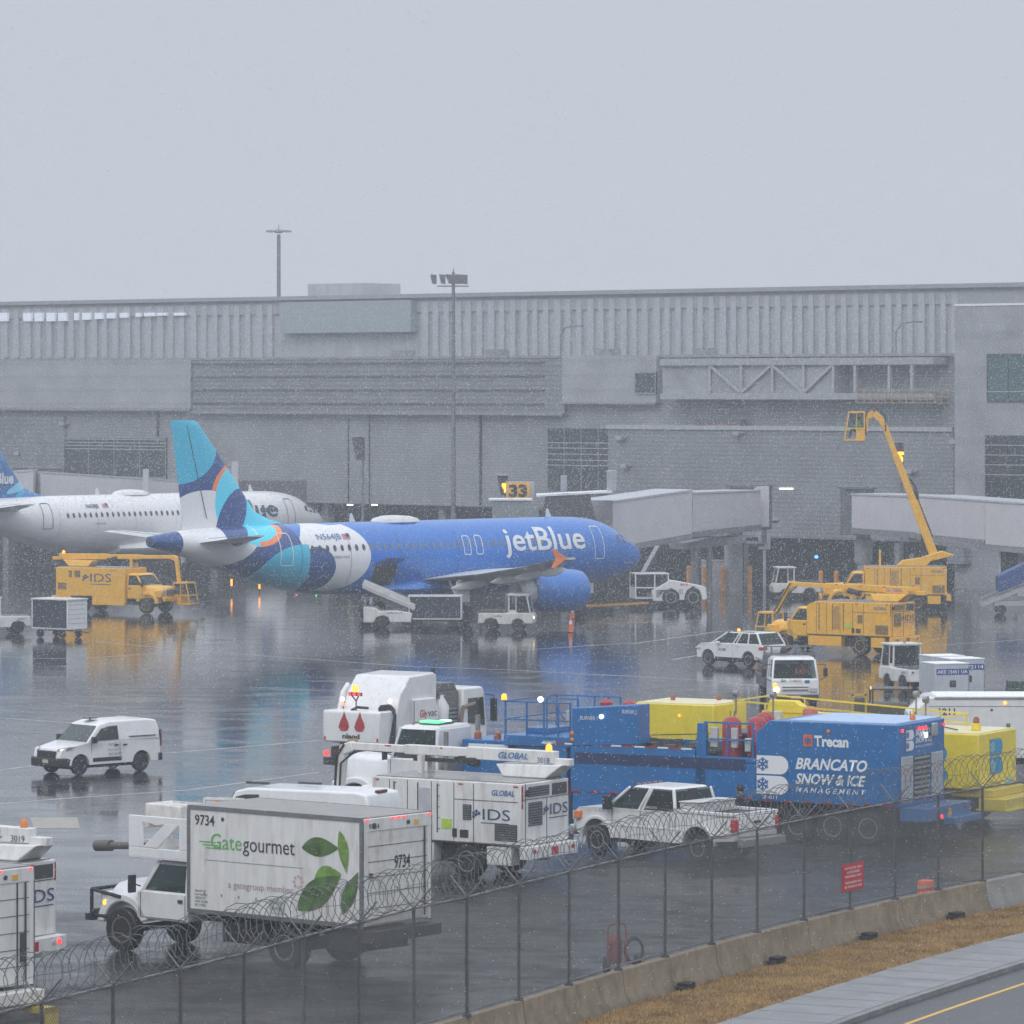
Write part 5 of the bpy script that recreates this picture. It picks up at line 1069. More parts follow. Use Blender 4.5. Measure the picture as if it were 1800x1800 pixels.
    if basket != 'none':
        mats = pm
        if not raised:
            yb0, yb1 = byaw
            A = Vector((-.7 if bend else .1, yb0, 3.28)); B = Vector(((bend or 6.85), yb1, 3.34)); d = (B - A)
            bm_ = MB().bar(A, A + d * .42, .3, .34).bar(A + d * .40, A + d * .72, .25, .27).bar(A + d * .70, B, .20, .21).build('boom', pm, T, bevel=.02)
            MB().hexa([(.2, yb0 - .45, z1 + .03), (1.6, yb0 - .45, z1 + .03), (1.6, yb0 + .45, z1 + .03), (.2, yb0 + .45, z1 + .03)], [(-.3, yb0 - .35, 3.1), (1.9, yb0 - .35, 3.05), (1.9, yb0 + .35, 3.05), (-.3, yb0 + .35, 3.1)]).build('turret', pm, T, bevel=.04)
            MB().box(4.2, 4.35, yb1 - .4, yb1 - .25, 2.68, 3.2).box(4.2, 4.35, yb1 + .1, yb1 + .25, 2.68, 3.2).build('boom_rest', pm, T, smooth=0)
            MB().tube((2.6, yb0 + .18, 3.05), (3.3, yb0 + .12, 3.2), .16, 10).box(2.6, 4.6, yb1 - .1, yb1 + .1, 3.02, 3.12).build('boom_joint', chass, T)
            sl_ = (yb1 - yb0) / (B.x - A.x); text('GLOBAL', A + Vector((1.75, .16 + max(sl_ * 1.9, 0), -.07)), 'L', .17, inkblue, T, width=.98, shear=.25, bold=.02)
            text(fname, A + Vector((.5, .165 + max(sl_ * .6, 0), -.15)), 'L', .15, ink, T, width=.40)
            for k in range(3): MB().box(A.x + 1.9 + k * 1.7, A.x + 2.3 + k * 1.7, A.y + (yb1 - yb0) * (.24 + .2 * k) + .151, A.y + (yb1 - yb0) * (.24 + .2 * k) + .162, 3.38, 3.42).build('red_tape', redl, T, smooth=0)
            MB().box(A.x - .5, A.x + .05, A.y - .12, A.y + .12, A.z - .22, A.z - .02).build('counterweight', pm, T, bevel=.02)
            beacon(T, (A.x + .25, A.y, A.z + .18), L_amb if beac else amb)
            # elbow and arm down to the operator's cab
            E = B; D = Vector((B.x + (1.15 if sloped else .45), B.y - .1, 1.75))
            MB().bar(E + Vector((-.15, 0, 0)), E + Vector((.22, 0, -.12)), .24, .3).bar(E + Vector((.18, 0, 0)), D, .2, .24).build('boom_elbow', pm, T, bevel=.03)
            MB().path([E + Vector((.1, .14, .05)), E + Vector((.36, .14, -.3)), D + Vector((.05, .14, .1))], .035, 6).path([E + Vector((-.3, .16, -.12)), E + Vector((.2, .16, -.5)), D + Vector((-.1, .14, 0))], .03, 6).build('hydraulic_hoses', black, T)
            bx, by, bz = D.x - .1, D.y, .55
            obk = (bx, by, bz, 1.15, 1.25)
        else:
            A = Vector((.7, 0, 3.35)); B = Vector((3.7, 0, 11.2)); d = B - A; n_ = Vector((d.z, 0, -d.x)).normalized()
            MB().bar(A, A + d * .42, .42, .52).bar(A + d * .38, A + d * .78, .34, .42).bar(A + d * .76, B, .26, .34).build('boom', pm, T, bevel=.03)
            MB().prism([(-.6, 3.35), (.2, 3.62), (1.6, 3.2), (2.6, 3.05), (3.0, 2.72), (1.2, 2.68), (.9, 3.0)], -.4, .4).build('turret', pm, T, bevel=.04)
            MB().tube((1.5, .1, 3.2), (1.35, .1, 5.3), .09, 8).bar((1.9, 0, 3.1), (1.9, 0, 3.9), .1, .12).tube(A + d * .12 - n_ * .3, A + d * .5 - n_ * .28, .07, 8).build('lift_cylinder', chass, T)
            hp = [A + d * (.36 + .03 * i) + n_ * (.34 + .12 * math.sin(i * .6)) for i in range(9)]
            hp = [A + d * (.42 + .022 * i) - Vector((.30 + .16 * math.sin(i * .39), 0, .0)) for i in range(9)]
            MB().path(hp, .06, 6).path([p + Vector((.05, .08, 0)) for p in hp], .05, 6).build('cable_loop', black, T)
            E = Vector((4.35, 0, 12.0))
            MB().bar(B, B + Vector((.25, 0, .45)), .3, .36).bar(B + Vector((.2, 0, .4)), E, .26, .42).bar(E, E + Vector((.45, 0, -.25)), .24, .38).bar(E + Vector((.4, 0, -.2)), E + Vector((.5, 0, -1.2)), .2, .25).build('boom_elbow', pm, T, bevel=.03)
            MB().path([B + Vector((-.05, .15, -.3)), B + Vector((-.05, .15, .6)), E + Vector((-.05, .15, .42)), E + Vector((.3, .15, .35)), E + Vector((.55, .15, -.3)), E + Vector((.5, .15, -1.3))], .045, 6).build('hydraulic_hoses', black, T)
            MB().box(2.0, 2.15, -.9, -.75, 2.7, 3.0).bar((3.98, 0, 2.68), (3.98, 0, 3.7), .12, .14).build('boom_rest', pm, T, smooth=0)
            obk = (4.95, 0, 10.35, 1.2, 1.7)
        # operator's cab: open frame with panes
        x0, y0, zb, lb, hb = obk; hw_ = .48; xs0 = x0 + lb
        f = MB()
        for s in (1, -1):
            y = y0 + s * hw_
            f.bar((x0, y, zb), (x0, y, zb + hb), .08, .08).bar((xs0 + (.0 if raised else 0), y, zb), (xs0 - .28, y, zb + hb), .07, .07).bar((x0, y, zb + hb), (xs0 - .28, y, zb + hb), .08, .08).bar((x0, y, zb + hb * .42), (xs0 - .1, y, zb + hb * .42), .07, .07).bar((x0, y, zb), (xs0, y, zb), .08, .08).bar((x0 + .5, y, zb + hb * .42), (x0 + .45, y, zb + hb), .05, .05)
        for xx, zz in ((x0, 0), (xs0, 0), (x0, hb), (xs0 - .28, hb), (xs0 - .12, hb * .42)): f.bar((xx, y0 - hw_, zb + zz), (xx, y0 + hw_, zb + zz), .07, .07)
        f.box(x0 - .04, xs0 - .25, y0 - hw_ - .04, y0 + hw_ + .04, zb + hb, zb + hb + .06).box(x0, x0 + .5, y0 - hw_, y0 + hw_, zb, zb + hb * .42).box(x0, xs0, y0 - hw_, y0 + hw_, zb - .05, zb)
        f.build('operator_cab', pm, T, bevel=.012)
        for s in (1, -1):
            y = y0 + s * (hw_ - .01)
            quad(T, [(x0 + .04, y, zb + hb * .45), (xs0 - .13, y, zb + hb * .45), (xs0 - .3, y, zb + hb - .03), (x0 + .04, y, zb + hb - .03)], glassclear, 'cab_pane')
        quad(T, [(xs0 - .1, y0 - hw_ + .03, zb + hb * .45), (xs0 - .1, y0 + hw_ - .03, zb + hb * .45), (xs0 - .28, y0 + hw_ - .03, zb + hb - .03), (xs0 - .28, y0 - hw_ + .03, zb + hb - .03)], glassclear, 'cab_pane')
        if raised: MB().box(xs0 - .2, xs0 + .75, y0 - .5, y0 - .42, zb - .02, zb + .03).box(xs0 - .2, xs0 + .75, y0 + .42, y0 + .5, zb - .02, zb + .03).box(x0, xs0 + .1, y0 - .5, y0 + .5, zb - .1, zb - .05).path([(xs0 + .1, y0, zb - .05), (xs0 + .3, y0, zb - .35), (xs0 + .5, y0, zb - .45), (xs0 + .35, y0, zb - .6)], .04, 6).path([(xs0 + .5, y0 + .1, zb), (xs0 + 1.1, y0 + .1, zb + .08)], .03, 6).build('spray_nozzle', galv, T)
        else: MB().path([(xs0, y0, zb + .1), (xs0 + .5, y0, zb + .3), (xs0 + .7, y0, zb + .55)], .03, 6).path([(xs0, y0 + .2, zb + .1), (xs0 + .5, y0 + .2, zb + .3), (xs0 + .65, y0 + .2, zb + .55)], .03, 6).lathe([(.001, -.1), (.14, -.1), (.14, .1), (.001, .1)], (xs0 + .6, y0, zb - .1), 'y', 12).build('spray_nozzle', galv, T)
    return T
D1 = deicer('yellow de-icing truck with a level boom, parked at the left under the jets', (-27.07, 276.9), -28, yel, ylrim, ink, byaw=(.3, .9), bend=7.1, plain=True, beac=True, fname='3022', group='yellow de-icing trucks')
D2 = deicer('yellow de-icing truck with its boom and operator cab raised high', (26.4, 277.2), 178, yel, ylrim, ink, raised=True, group='yellow de-icing trucks', brand=False)
D3 = deicer('nearer yellow de-icing truck with rounded cab roof and lowered boom at the right', (19.74, 230.05), 144, yel, ylrim, ink, byaw=(-.3, -2.5), bend=8.1, sloped=True, fname='3017', group='yellow de-icing trucks')
D4 = deicer('white de-icing truck with blue lettering and folded boom behind the catering truck', (.91, 125.4), 147, white_dirty, alu, ink, byaw=(-.75, -.4), beac=True, group='white de-icing trucks')
D5 = deicer('white de-icing truck tail with one glowing red lamp at the left edge', (-11.15, 103.6), 147, white_dirty, alu, ink, byaw=(-.5, -.5), fname='3019', front='lit', group='white de-icing trucks')
driver(D1, 5.45, -.45, 1.3, 'driver in a bright green safety vest inside the left yellow truck')
driver(D2, 5.45, .45, 1.3, 'driver in green inside the cab of the far yellow truck')
driver(D2, 5.3, 0, 10.85, 'operator in a green safety vest inside the raised yellow basket cab')

# ---------------------------------------------------------------- box trucks
def leaf(cx, cy, L, wd, ang, n=12):
    P = []
    for i in range(n + 1): t = i / n; P.append((t * L, wd * math.sin(math.pi * t ** .8)))
    for i in range(n - 1, 0, -1): t = i / n; P.append((t * L, -wd * .8 * math.sin(math.pi * t ** .9)))
    c, s = math.cos(R(ang)), math.sin(R(ang)); return [(cx + a * c - b * s, cy + a * s + b * c) for a, b in P]
def boxtruck(label, org, hdg, L, z0, z1, pm, catering):
    T = thing('catering_truck' if catering else 'box_truck', label, 'box truck', (org[0], org[1], 0), hdg); w = 2.44; h = w / 2
    MB().box(0, L, -h, h, z0, z1).build('cargo_box', pm, T, bevel=.02)
    MB().box(.03, L - .03, -h + .03, h - .03, z1, z1 + .03).build('box_roof', mat('dull_brown_grey_roof', (.27, .245, .225), .3, var=.15, vs=2), T, smooth=0)
    al = MB()
    for s in (1, -1): al.box(-.02, L + .02, s * h - .015 if s > 0 else -h - .02, h + .02 if s > 0 else -h + .015, z1 - .07, z1 + .035).box(-.02, L + .02, s * h - .01 if s > 0 else -h - .02, h + .02 if s > 0 else -h + .01, z0 - .04, z0 + .06).box(-.03, .06, s * h - .03 if s > 0 else -h - .025, h + .025 if s > 0 else -h + .03, z0 + .06, z1 - .07).box(L - .06, L + .03, s * h - .03 if s > 0 else -h - .025, h + .025 if s > 0 else -h + .03, z0 + .06, z1 - .07)
    al.build('box_edge_trim', mat('dark_aluminium_trim', (.26, .27, .28), .4, .6, dirtamt=.3), T, smooth=0)
    # rear roller door
    MB().box(-.05, -.0, -h + .03, h - .03, z1 - .28, z1).box(-.05, 0, -h + .03, -h + .15, z0, z1 - .28).box(-.05, 0, h - .15, h - .03, z0, z1 - .28).build('rear_frame', pm, T, bevel=.01)
    dr = MB().box(-.03, -.0, -h + .15, h - .15, z0 + .05, z1 - .28).build('rear_door', white_rust if catering else pm, T, smooth=0)
    lines(dr, [((-.034, -h + .16, z0 + .05 + k * (z1 - z0 - .33) / 6), (-.034, h - .16, z0 + .05 + k * (z1 - z0 - .33) / 6)) for k in range(1, 6)], w=.012, name='door_slats')
    MB().bar((-.06, -h + .28, z0 + .1), (-.06, -h + .28, z1 - .3), .03, .03).build('lock_rod', dgrey, dr); MB().box(-.08, -.03, h - .3, h - .22, z0 + 1.1, z0 + 1.22).build('door_latch', dgrey, dr)
    for y in (-h + .12, h - .12, -.2, 0, .2): MB().box(-.065, -.05, y - .045, y + .045, z1 - .05, z1 - .01).build('marker_lamp', L_red if True else redl, T, smooth=0)
    MB().box(-.06, -.05, -.72, -.55, z1 - .24, z1 - .12).build('number_plate', inkgold, T, smooth=0)
    lamp(T, (-.06, -.35, z1 - .16), .05, dgrey, 'work_lamp'); lamp(T, (-.06, h - .35, z1 - .16), .06, dgrey, 'work_lamp')
    MB().box(-.35, .1, -h, h, z0 - .35, z0 - .08).build('rear_step', chass if catering else white_rust, T, bevel=.02)
    chassis(T, .1, L + 2.6, z0 - .05)
    for s in (1, -1):
        wheel(T, 2.43, s * (h - .24), .5, .46, alu); wheel(T, 7.7, s * (h - .2), .52, .30, mat('rusty_rim', (.25, .17, .13), .6, dirtamt=.5))
    MB().tube((2.43, -.9, .5), (2.43, .9, .5), .15, 10).build('axle', chass, T); MB().tube((7.7, -.9, .5), (7.7, .9, .5), .09, 10).build('axle', chass, T); MB().box(3.2, 4.6, -.95, .95, .45, .95).build('fuel_tank', chass, T, bevel=.03); MB().box(.4, 1.3, -.9, .9, .5, .95).build('rear_box', chass, T, bevel=.03)
    if not catering:
        cab_conv(T, pm, L + .1, 1.4, 1.5, 2.3, .85, 1.55, 2.4, 1.5, 7.7, .52)
        MB().box(-.06, -.03, -h + .5, -h + .52, z0, z1 - .3).box(-.07, -.03, -h + .30, -h + .42, z0 + .5, z0 + 1.1).build('door_hinge_bar', dgrey, dr, smooth=0)
        MB().box(-.75, -.05, -h, -h + .35, z0 - .55, z0 - .43).box(-.75, -.68, -h, -h + .35, z0 - .95, z0 - .43).box(-.3, -.05, -h + .5, h, z0 - .25, z0 - .12).build('yellow_step', mat('step_yellow', (.72, .55, .05), .5, dirtamt=.3), T, smooth=0)
        MB().box(-.6, .3, -h + .05, h - .05, .25, .34).build('tail_lift', chass, T, smooth=0)
        return T
    cab_conv(T, white, L + .12, 1.55, 1.35, 2.25, .82, 1.46, 2.28, 1.60, 7.7, .52, bumper=black)
    MB().path([(L + 3.25, -1.1, .95), (L + 3.25, -1.1, 1.45), (L + 3.0, -1.05, 1.5)], .04, 6).path([(L + 3.3, 1.1, .8), (L + 3.3, 1.1, 1.42), (L + 3.3, -1.1, 1.42), (L + 3.3, -1.1, .8), (L + 3.3, 1.1, .8)], .045, 8).path([(L + 3.3, 1.1, 1.42), (L + 2.3, 1.14, 1.3)], .045, 8).path([(L + 3.3, 1.1, .8), (L + 2.6, 1.1, .8)], .05, 8).box(L + 3.2, L + 3.42, -1.2, 1.2, .68, .84).build('bull_bar', black, T)
    lamp(T, (L + 2.85, 1.10, 1.12), .07, L_amb if False else mat('lit_small_amber', (1, .35, .02), emit=3), 'side_lamp', 'y')
    # folded platform in front of the box, above the cab
    xf = L + .03; yh = h - .02; P = MB()
    for s in (1, -1):
        y0, y1 = (yh - .06, yh) if s > 0 else (-yh, -yh + .06)
        ou = [(xf, 2.3), (xf + 1.95, 2.3), (xf + 1.95, 3.28), (xf, 3.32)]
        for a, b_ in (((xf, 2.3), (xf + 1.95, 2.42)), ((xf, 3.15), (xf + 1.95, 3.30))): P.box(a[0], b_[0], y0, y1, a[1], b_[1] + (.12 if a[1] < 3 else 0))
        P.box(xf, xf + .3, y0, y1, 2.545, 3.15).box(xf + 1.5, xf + 1.95, y0, y1, 2.545, 3.15)
        P.add([(xf + .3, y0 - .003, 3.15), (xf + .75, y0 - .003, 3.15), (xf + 1.5, y0 - .003, 2.545), (xf + 1.0, y0 - .003, 2.545), (xf + .3, y1 + .003, 3.15), (xf + .75, y1 + .003, 3.15), (xf + 1.5, y1 + .003, 2.545), (xf + 1.0, y1 + .003, 2.545)], [(3, 2, 1, 0), (4, 5, 6, 7), (0, 1, 5, 4), (1, 2, 6, 5), (2, 3, 7, 6), (3, 0, 4, 7)])
    P.box(xf, xf + 1.95, -yh, yh, 2.28, 2.34).build('platform_frame', white, T, bevel=.015)
    MB().box(xf + .1, xf + 1.5, -.6, -.55, 2.4, 3.25).box(xf + .1, xf + .16, -.9, .7, 2.4, 3.2).bar((xf + .8, -.58, 2.4), (xf + .8, -.58, 3.2), .1, .06).build('inner_frame', white_rust, T)
    MB().loft([[(x, -.95, z0_), (x, -.1, z0_), (x, -.1, z1_), (x, -.95, z1_)] for x, z0_, z1_ in ((xf + 1.5, 3.0, 3.42), (xf + 2.3, 2.9, 3.45), (xf + 2.5, 2.95, 3.42))]).box(xf + 2.48, xf + 2.6, -1.0, -.05, 2.85, 3.45).build('bridge_bumper', white_rust, T, bevel=.03)
    MB().bar((xf + .8, -.3, 3.5), (xf + 1.9, -.3, 3.5), .05, .05).bar((xf + .25, -1.0, 3.3), (xf + .25, -1.0, 3.62), .06, .06).bar((xf + 1.5, -1.0, 3.3), (xf + 1.5, -1.0, 3.58), .06, .06).bar((xf + .25, -1, 3.6), (xf + 1.5, -1, 3.56), .06, .06).box(xf + .3, xf + 1.45, -1.02, -.99, 3.3, 3.5).build('platform_rail', white_rust, T)
    MB().bar((xf + 1.95, -.4, 2.5), (xf + 2.2, -.4, 3.2), .08, .08).box(xf + 1.9, xf + 2.4, -.8, .2, 2.4, 2.6).build('platform_arm', white_rust, T)
    MB().lathe([(.001, 0), (.11, 0), (.13, .1), (.13, .35), (.07, .4), (.06, 1.3)][::-1], (xf + 3.3, -.2, 2.55), 'x', 12)
    bp_ = MB().tube((xf + 1.95, .6, 2.5), (xf + 3.5, .6, 2.42), .09, 10).tube((xf + 3.1, .6, 2.44), (xf + 3.6, .6, 2.41), .14, 12).build('rubber_roller', mat('grimy_roller', (.12, .11, .10), .6), T)
    # writing
    y = h + .001
    text('9734', (L - .22, y, z1 - .42), 'L', .24, inkblk, T, width=.62, bold=.01); lamp(T, (L - 1.1, h + .0, z1 - .25), .05, dgrey, 'rivet_lamp', 'y')
    text('Gate', (4.70, y, 2.67), 'L', .36, inkgreen, T, width=.98); text('gourmet', (3.68, y, 2.67), 'L', .36, mat('letter_black_violet', (.05, .03, .06), .5, var=0), T, width=1.62)
    decal([rectp(-.02, .55, .0, .025), rectp(-.12, .4, .07, .095), rectp(-.22, .3, .14, .165)], (4.85, y, 2.66), 'L', inkgreen, T, 'speed_lines')
    decal([rectp(0, 3.1, 0, .012)], (4.9, y, 2.38), 'L', grey, T, 'thin_rule')
    text('a gategroup member', (4.15, y, 1.78), 'L', .16, mat('faded_violet_ink', (.40, .30, .36), .6, var=0), T, width=2.05)
    decal([circ(.13 * math.cos(a), .13 * math.sin(a), .035, 6) for a in [R(45 * i) for i in range(8)]], (1.95, y, 2.06), 'L', mat('faded_pink_ink', (.55, .34, .36), .6, var=0), T, 'dot_ring')
    for k, s_ in enumerate(('Newark, NJ', 'Local Use Only', 'USDOT', 'GVW 25,500', 'MC 219800')): text(s_, (L - .22, y, 1.62 - k * .085), 'L', .055, inkblk, T, width=.4 if k % 2 else .34)
    MB().box(2.38, 2.85, h + .012, h + .02, 1.28, 1.62).build('notice', mat('grey_notice', (.55, .60, .55), .5), T, smooth=0)
    for k, s_ in enumerate(('CAUTION', 'NO RIDING')): text(s_, (2.81, h + .012, 1.5 - k * .13), 'L', .06, mat('notice_green', (.06, .14, .07), .5, var=0), T, width=.38)
    for k in range(7): MB().box(4.9 - k * .55, 4.94 - k * .55, h, h + .012, 1.55, 1.60).build('rivet', grey, T, smooth=0)
    text('9734', (-.03, .12, 2.42), 'B', .30, inkblk, T, width=.56, bold=.01); text('9734', (-.052, h - .18, z1 - .24), 'B', .13, inkblk, T, width=.36)
    lg = mat('leaf_green', (.10, .20, .05), .4, var=.35, vs=3); lg2 = mat('leaf_light_green', (.20, .36, .06), .4, var=.3, vs=3)
    decal([leaf(.0, .0, 1.15, .25, 3)], (1.84, y, 2.86), 'L', lg, T, 'leaf_print'); decal([leaf(0, 0, 1.0, .17, -77)], (.68, y + .004, 3.33), 'L', lg2, T, 'leaf_print')
    decal([leaf(0, 0, .85, .26, 12)], (1.45, y, 2.16), 'L', lg2, T, 'leaf_print'); decal([leaf(0, 0, 1.6, .36, 34)], (1.96, y + .006, 1.40), 'L', lg, T, 'leaf_print'); decal([leaf(0, 0, 1.12, .22, 65)], (.58, y, 1.40), 'L', lg, T, 'leaf_print')
    return T
BT = boxtruck('white catering truck with green leaf print and a folded platform above its cab', (-2.67, 105.25), 141, 5.43, 1.15, 3.62, white_dirty, True)
BT2 = boxtruck('dirty white box truck with yellow rear steps at the bottom left corner', (-10.87, 95.05), 141, 5.3, .95, 3.42, white_dirty, False)

# ---------------------------------------------------------------- vans, car, pickup
def vehicle_body(T, low, w, pm, name='body', bevel=.07, taper=.0):
    b = MB(); h = w / 2; n = len(low); zm = min(z for x, z in low); zM = max(z for x, z in low)
    xs = [x for x, z in low]; xa, xb = min(xs), max(xs)
    def hw(x, z): 
        t = max(0, (x - (xb - .5)) / .5); u = max(0, ((xa + .35) - x) / .35); return h - .16 * t * t - .06 * u * u - taper * max(0, z - zm) / (zM - zm)
    ring = lambda s: [(x, s * hw(x, z), z) for x, z in low]
    b.add(ring(-1) + ring(1), [tuple(range(n)), tuple(range(2 * n - 1, n - 1, -1))] + [(i, (i + 1) % n, (i + 1) % n + n, i + n) for i in range(n)])
    return b.build(name, pm, T, bevel=bevel, smooth=35, seg=3)
def arcpts(cx, r, z, za=0.):    # arch from front to back (x decreasing)
    return [(cx + r * math.cos(a), z + r * math.sin(a)) for a in [R(0 + 18 * i) for i in range(11)]]
def greenhouse(T, base, roof, w, zb, zr, ins, pm, gl, pillars, name='roof', roofpts=None):
    """base = (x_rear, x_front) at the belt, roof = (x_rear, x_front) at the roof; pillars = x fractions"""
    h = w / 2; b = MB(); t_ = .08
    P = lambda f, s, top: (roof[0] + (roof[1] - roof[0]) * f, s * (h - ins), zr) if top else (base[0] + (base[1] - base[0]) * f, s * (h - .05), zb)
    for s in (1, -1):
        for f in (0, 1): b.bar(P(f, s, 0), P(f, s, 1), .09, .09)
        for f in pillars: b.bar(P(f, s, 0), P(f, s, 1), .08, .08)
    b.hexa([(roof[0] - .03, -h + ins, zr - .06), (roof[1] + .05, -h + ins, zr - .06), (roof[1] + .05, h - ins, zr - .06), (roof[0] - .03, h - ins, zr - .06)], [(roof[0] + .1, -h + ins + .12, zr + .05), (roof[1] - .15, -h + ins + .12, zr + .05), (roof[1] - .15, h - ins - .12, zr + .05), (roof[0] + .1, h - ins - .12, zr + .05)])
    b.build(name, pm, T, bevel=.03)
    fs = [0] + list(pillars) + [1]
    for s in (1, -1):
        for a, c in zip(fs[:-1], fs[1:]): quad(T, [P(a, s, 0), P(c, s, 0), P(c, s, 1), P(a, s, 1)], gl, 'side_window')
    quad(T, [P(1, -1, 0), P(1, 1, 0), P(1, 1, 1), P(1, -1, 1)], gl, 'windscreen'); quad(T, [P(0, -1, 0), P(0, 1, 0), P(0, 1, 1), P(0, -1, 1)], gl, 'rear_window')
    MB().box(base[0] + .25, base[1] - .35, -h + .2, h - .2, zb - .4, zb + .05).box(base[0] + (base[1] - base[0]) * .5, base[0] + (base[1] - base[0]) * .5 + .14, -h + .25, h - .25, zb, zb + .5).build('seats', dgrey, T, bevel=.03)
def cargo_van(label, org, hdg, L, w, zr, name='cargo_van', cat='van', short=True):
    T = thing(name, label, cat, (org[0], org[1], 0), hdg); h = w / 2; r = .33
    xr_, xf_ = L * .20, L * .815; zb = .34
    xw0 = L * .745; xw1 = L * .60; zbelt = 1.12
    if not short: r = .36; zb = .4; zbelt = 1.4; xr_, xf_ = L * .24, L * .83; xw0, xw1 = L * .87, L * .74
    low = [(0, zb), (xr_ - r - .06, zb)] + arcpts(xr_, r + .06, r + .02)[::-1] + [(xf_ - r - .06, zb)] + arcpts(xf_, r + .06, r + .02)[::-1] + [(L - .02, zb), (L, zb + .35), (L - .12, .92 if short else 1.1), (xw0, zbelt), (0.02, zbelt)]
    vehicle_body(T, low, w, white, bevel=.06)
    # upper box: cargo part closed, cabin glazed
    up = [(.03, zbelt - .02), (xw0 + .02, zbelt - .02), (xw1 + .05, zr - .12), (xw1 - .35, zr - .02), (.5, zr), (.14, zr - .06), (.05, zr - .35)]
    b = MB(); n = len(up); ww = lambda z: h - .02 - .13 * ((z - zbelt) / (zr - zbelt)) ** 1.5 if z > zbelt else h - .02
    b.add([(x, -ww(z), z) for x, z in up] + [(x, ww(z), z) for x, z in up], [tuple(range(n)), tuple(range(2 * n - 1, n - 1, -1))] + [(i, (i + 1) % n, (i + 1) % n + n, i + n) for i in range(n)]); b.build('upper_body', white, T, bevel=.06, seg=3)
    yy = lambda z: ww(z) + .012
    xa, xb_ = xw1 - .52, xw0 + .0
    for s in (1, -1):
        P = [(xw0 - .22, zbelt + .04), (xw1 + .0, zr - .27), (xw1 - .28, zr - .20), (xw1 - .72, zr - .18), (xw1 - .74, zbelt + .06)]
        v = [Vector((x, s * yy(z), z)) for x, z in P]; MB().add(v + [p - Vector((0, s * .015, 0)) for p in v], [(0, 1, 2, 3, 4), (9, 8, 7, 6, 5)] + [(i, i + 5, (i + 1) % 5 + 5, (i + 1) % 5) for i in range(5)]).build('side_window', mat('van_dark_glass', (.025, .035, .036), .08, var=0), T, smooth=0)
        y = s * (h + .002)
        lines(T, [((xw1 - .78, s * (h + .0), .42), (xw1 - .78, s * (h + .0), zbelt)), ((xf_ - r - .16, s * (h - .01), .5), (xf_ - r - .16, s * (h - .01), zbelt))], w=.012, name='door_seam')
        MB().box(.25, xr_ + .55, min(s * (h - .03), s * (h + .008)), max(s * (h - .03), s * (h + .008)), zbelt + .12, zbelt + .15).build('door_track', dgrey, T, smooth=0)
        for x in (xw1 - .70, xw1 - 1.08): MB().box(x, x + .16, min(s * h, s * (h + .03)), max(s * h, s * (h + .03)), zbelt - .16, zbelt - .11).build('door_handle', black, T)
        MB().box(xw1 - .85, xf_ - r - .2, min(s * h, s * (h + .015)), max(s * h, s * (h + .015)), .44, .58).build('side_moulding', black, T, bevel=.01)
        MB().box(xw0 - .3, xw0 - .12, min(s * (h + .02), s * (h + .2)), max(s * (h + .02), s * (h + .2)), zbelt - .02, zbelt + .2).build('mirror', black, T, bevel=.03)
        MB().box(-.02, .03, min(s * (h - .12), s * (h + .005)), max(s * (h - .12), s * (h + .005)), .85, 1.45).build('tail_light', mat('dark_red_lens', (.12, .02, .02), .2), T, bevel=.02)
    wsx = lambda z: xw0 + (xw1 + .05 - xw0) * (z - zbelt) / (zr - .12 - zbelt) + .03
    z0_, z1_ = zbelt + .03, zr - .17
    quad(T, [(wsx(z0_), -h + .10, z0_), (wsx(z0_), h - .10, z0_), (wsx(z1_), h - .2, z1_), (wsx(z1_), -h + .2, z1_)], mat('van_windscreen_glass', (.045, .075, .07), .07, var=.3, vs=1.), 'windscreen')
    # front: grille, bumper, lamps, plate
    MB().box(L - .05, L + .03, -h * .60, h * .60, .54, .86).build('grille', black, T, bevel=.04)
    MB().box(L - .50, L + .05, -h + .03, h - .03, .28, .62).build('front_bumper', black, T, bevel=.06)
    MB().box(-.08, .12, -h + .02, h - .02, .34, .62).build('rear_bumper', black, T, bevel=.04)
    for s in (1, -1):
        MB().add([(L - .03, s * h * .58, .86), (L - .10, s * (h - .10), .80), (L - .62, s * (h + .01), 1.0), (L - .34, s * (h - .06), 1.0), (L - .12, s * h * .60, .94)], [(0, 1, 2, 3, 4)]).build('headlight', mat('grey_lens', (.25, .23, .22), .1), T, smooth=0)
        if short and s > 0: lamp(T, (L - .14, s * h * .80, .87), .07, L_warm, 'lit_lamp')
    MB().box(L + .05, L + .06, -.16, .16, .42, .55).build('number_plate', mat('pale_plate', (.55, .56, .45), .5), T, smooth=0)
    for s in (1, -1): wheel(T, xr_, s * (h - .12), r, .23, dgrey); wheel(T, xf_, s * (h - .12), r, .23, dgrey)
    MB().box(.4, L - .4, -h + .25, h - .25, .22, .42).build('underbody', black, T)
    return T
org = Vector((-13.14, 160.7, 0)) - fwd(222) * (4.35 * .20) - lft(222) * .80
V1 = cargo_van('small white cargo van with lit headlamps driving across the wet apron', org, 222, 4.35, 1.83, 1.84)
MB().lathe([(.001, .05), (.27, .03), (.27, 0), (.001, 0)], (2.35, -.15, 1.88), 'z', 18).tube((2.35, -.15, 1.82), (2.35, -.15, 1.9), .03, 6).build('roof_antenna', dgrey, V1)
MB().tube((2.75, .3, 1.78), (2.68, .3, 1.95), .008, 5).build('whip_aerial', black, V1)
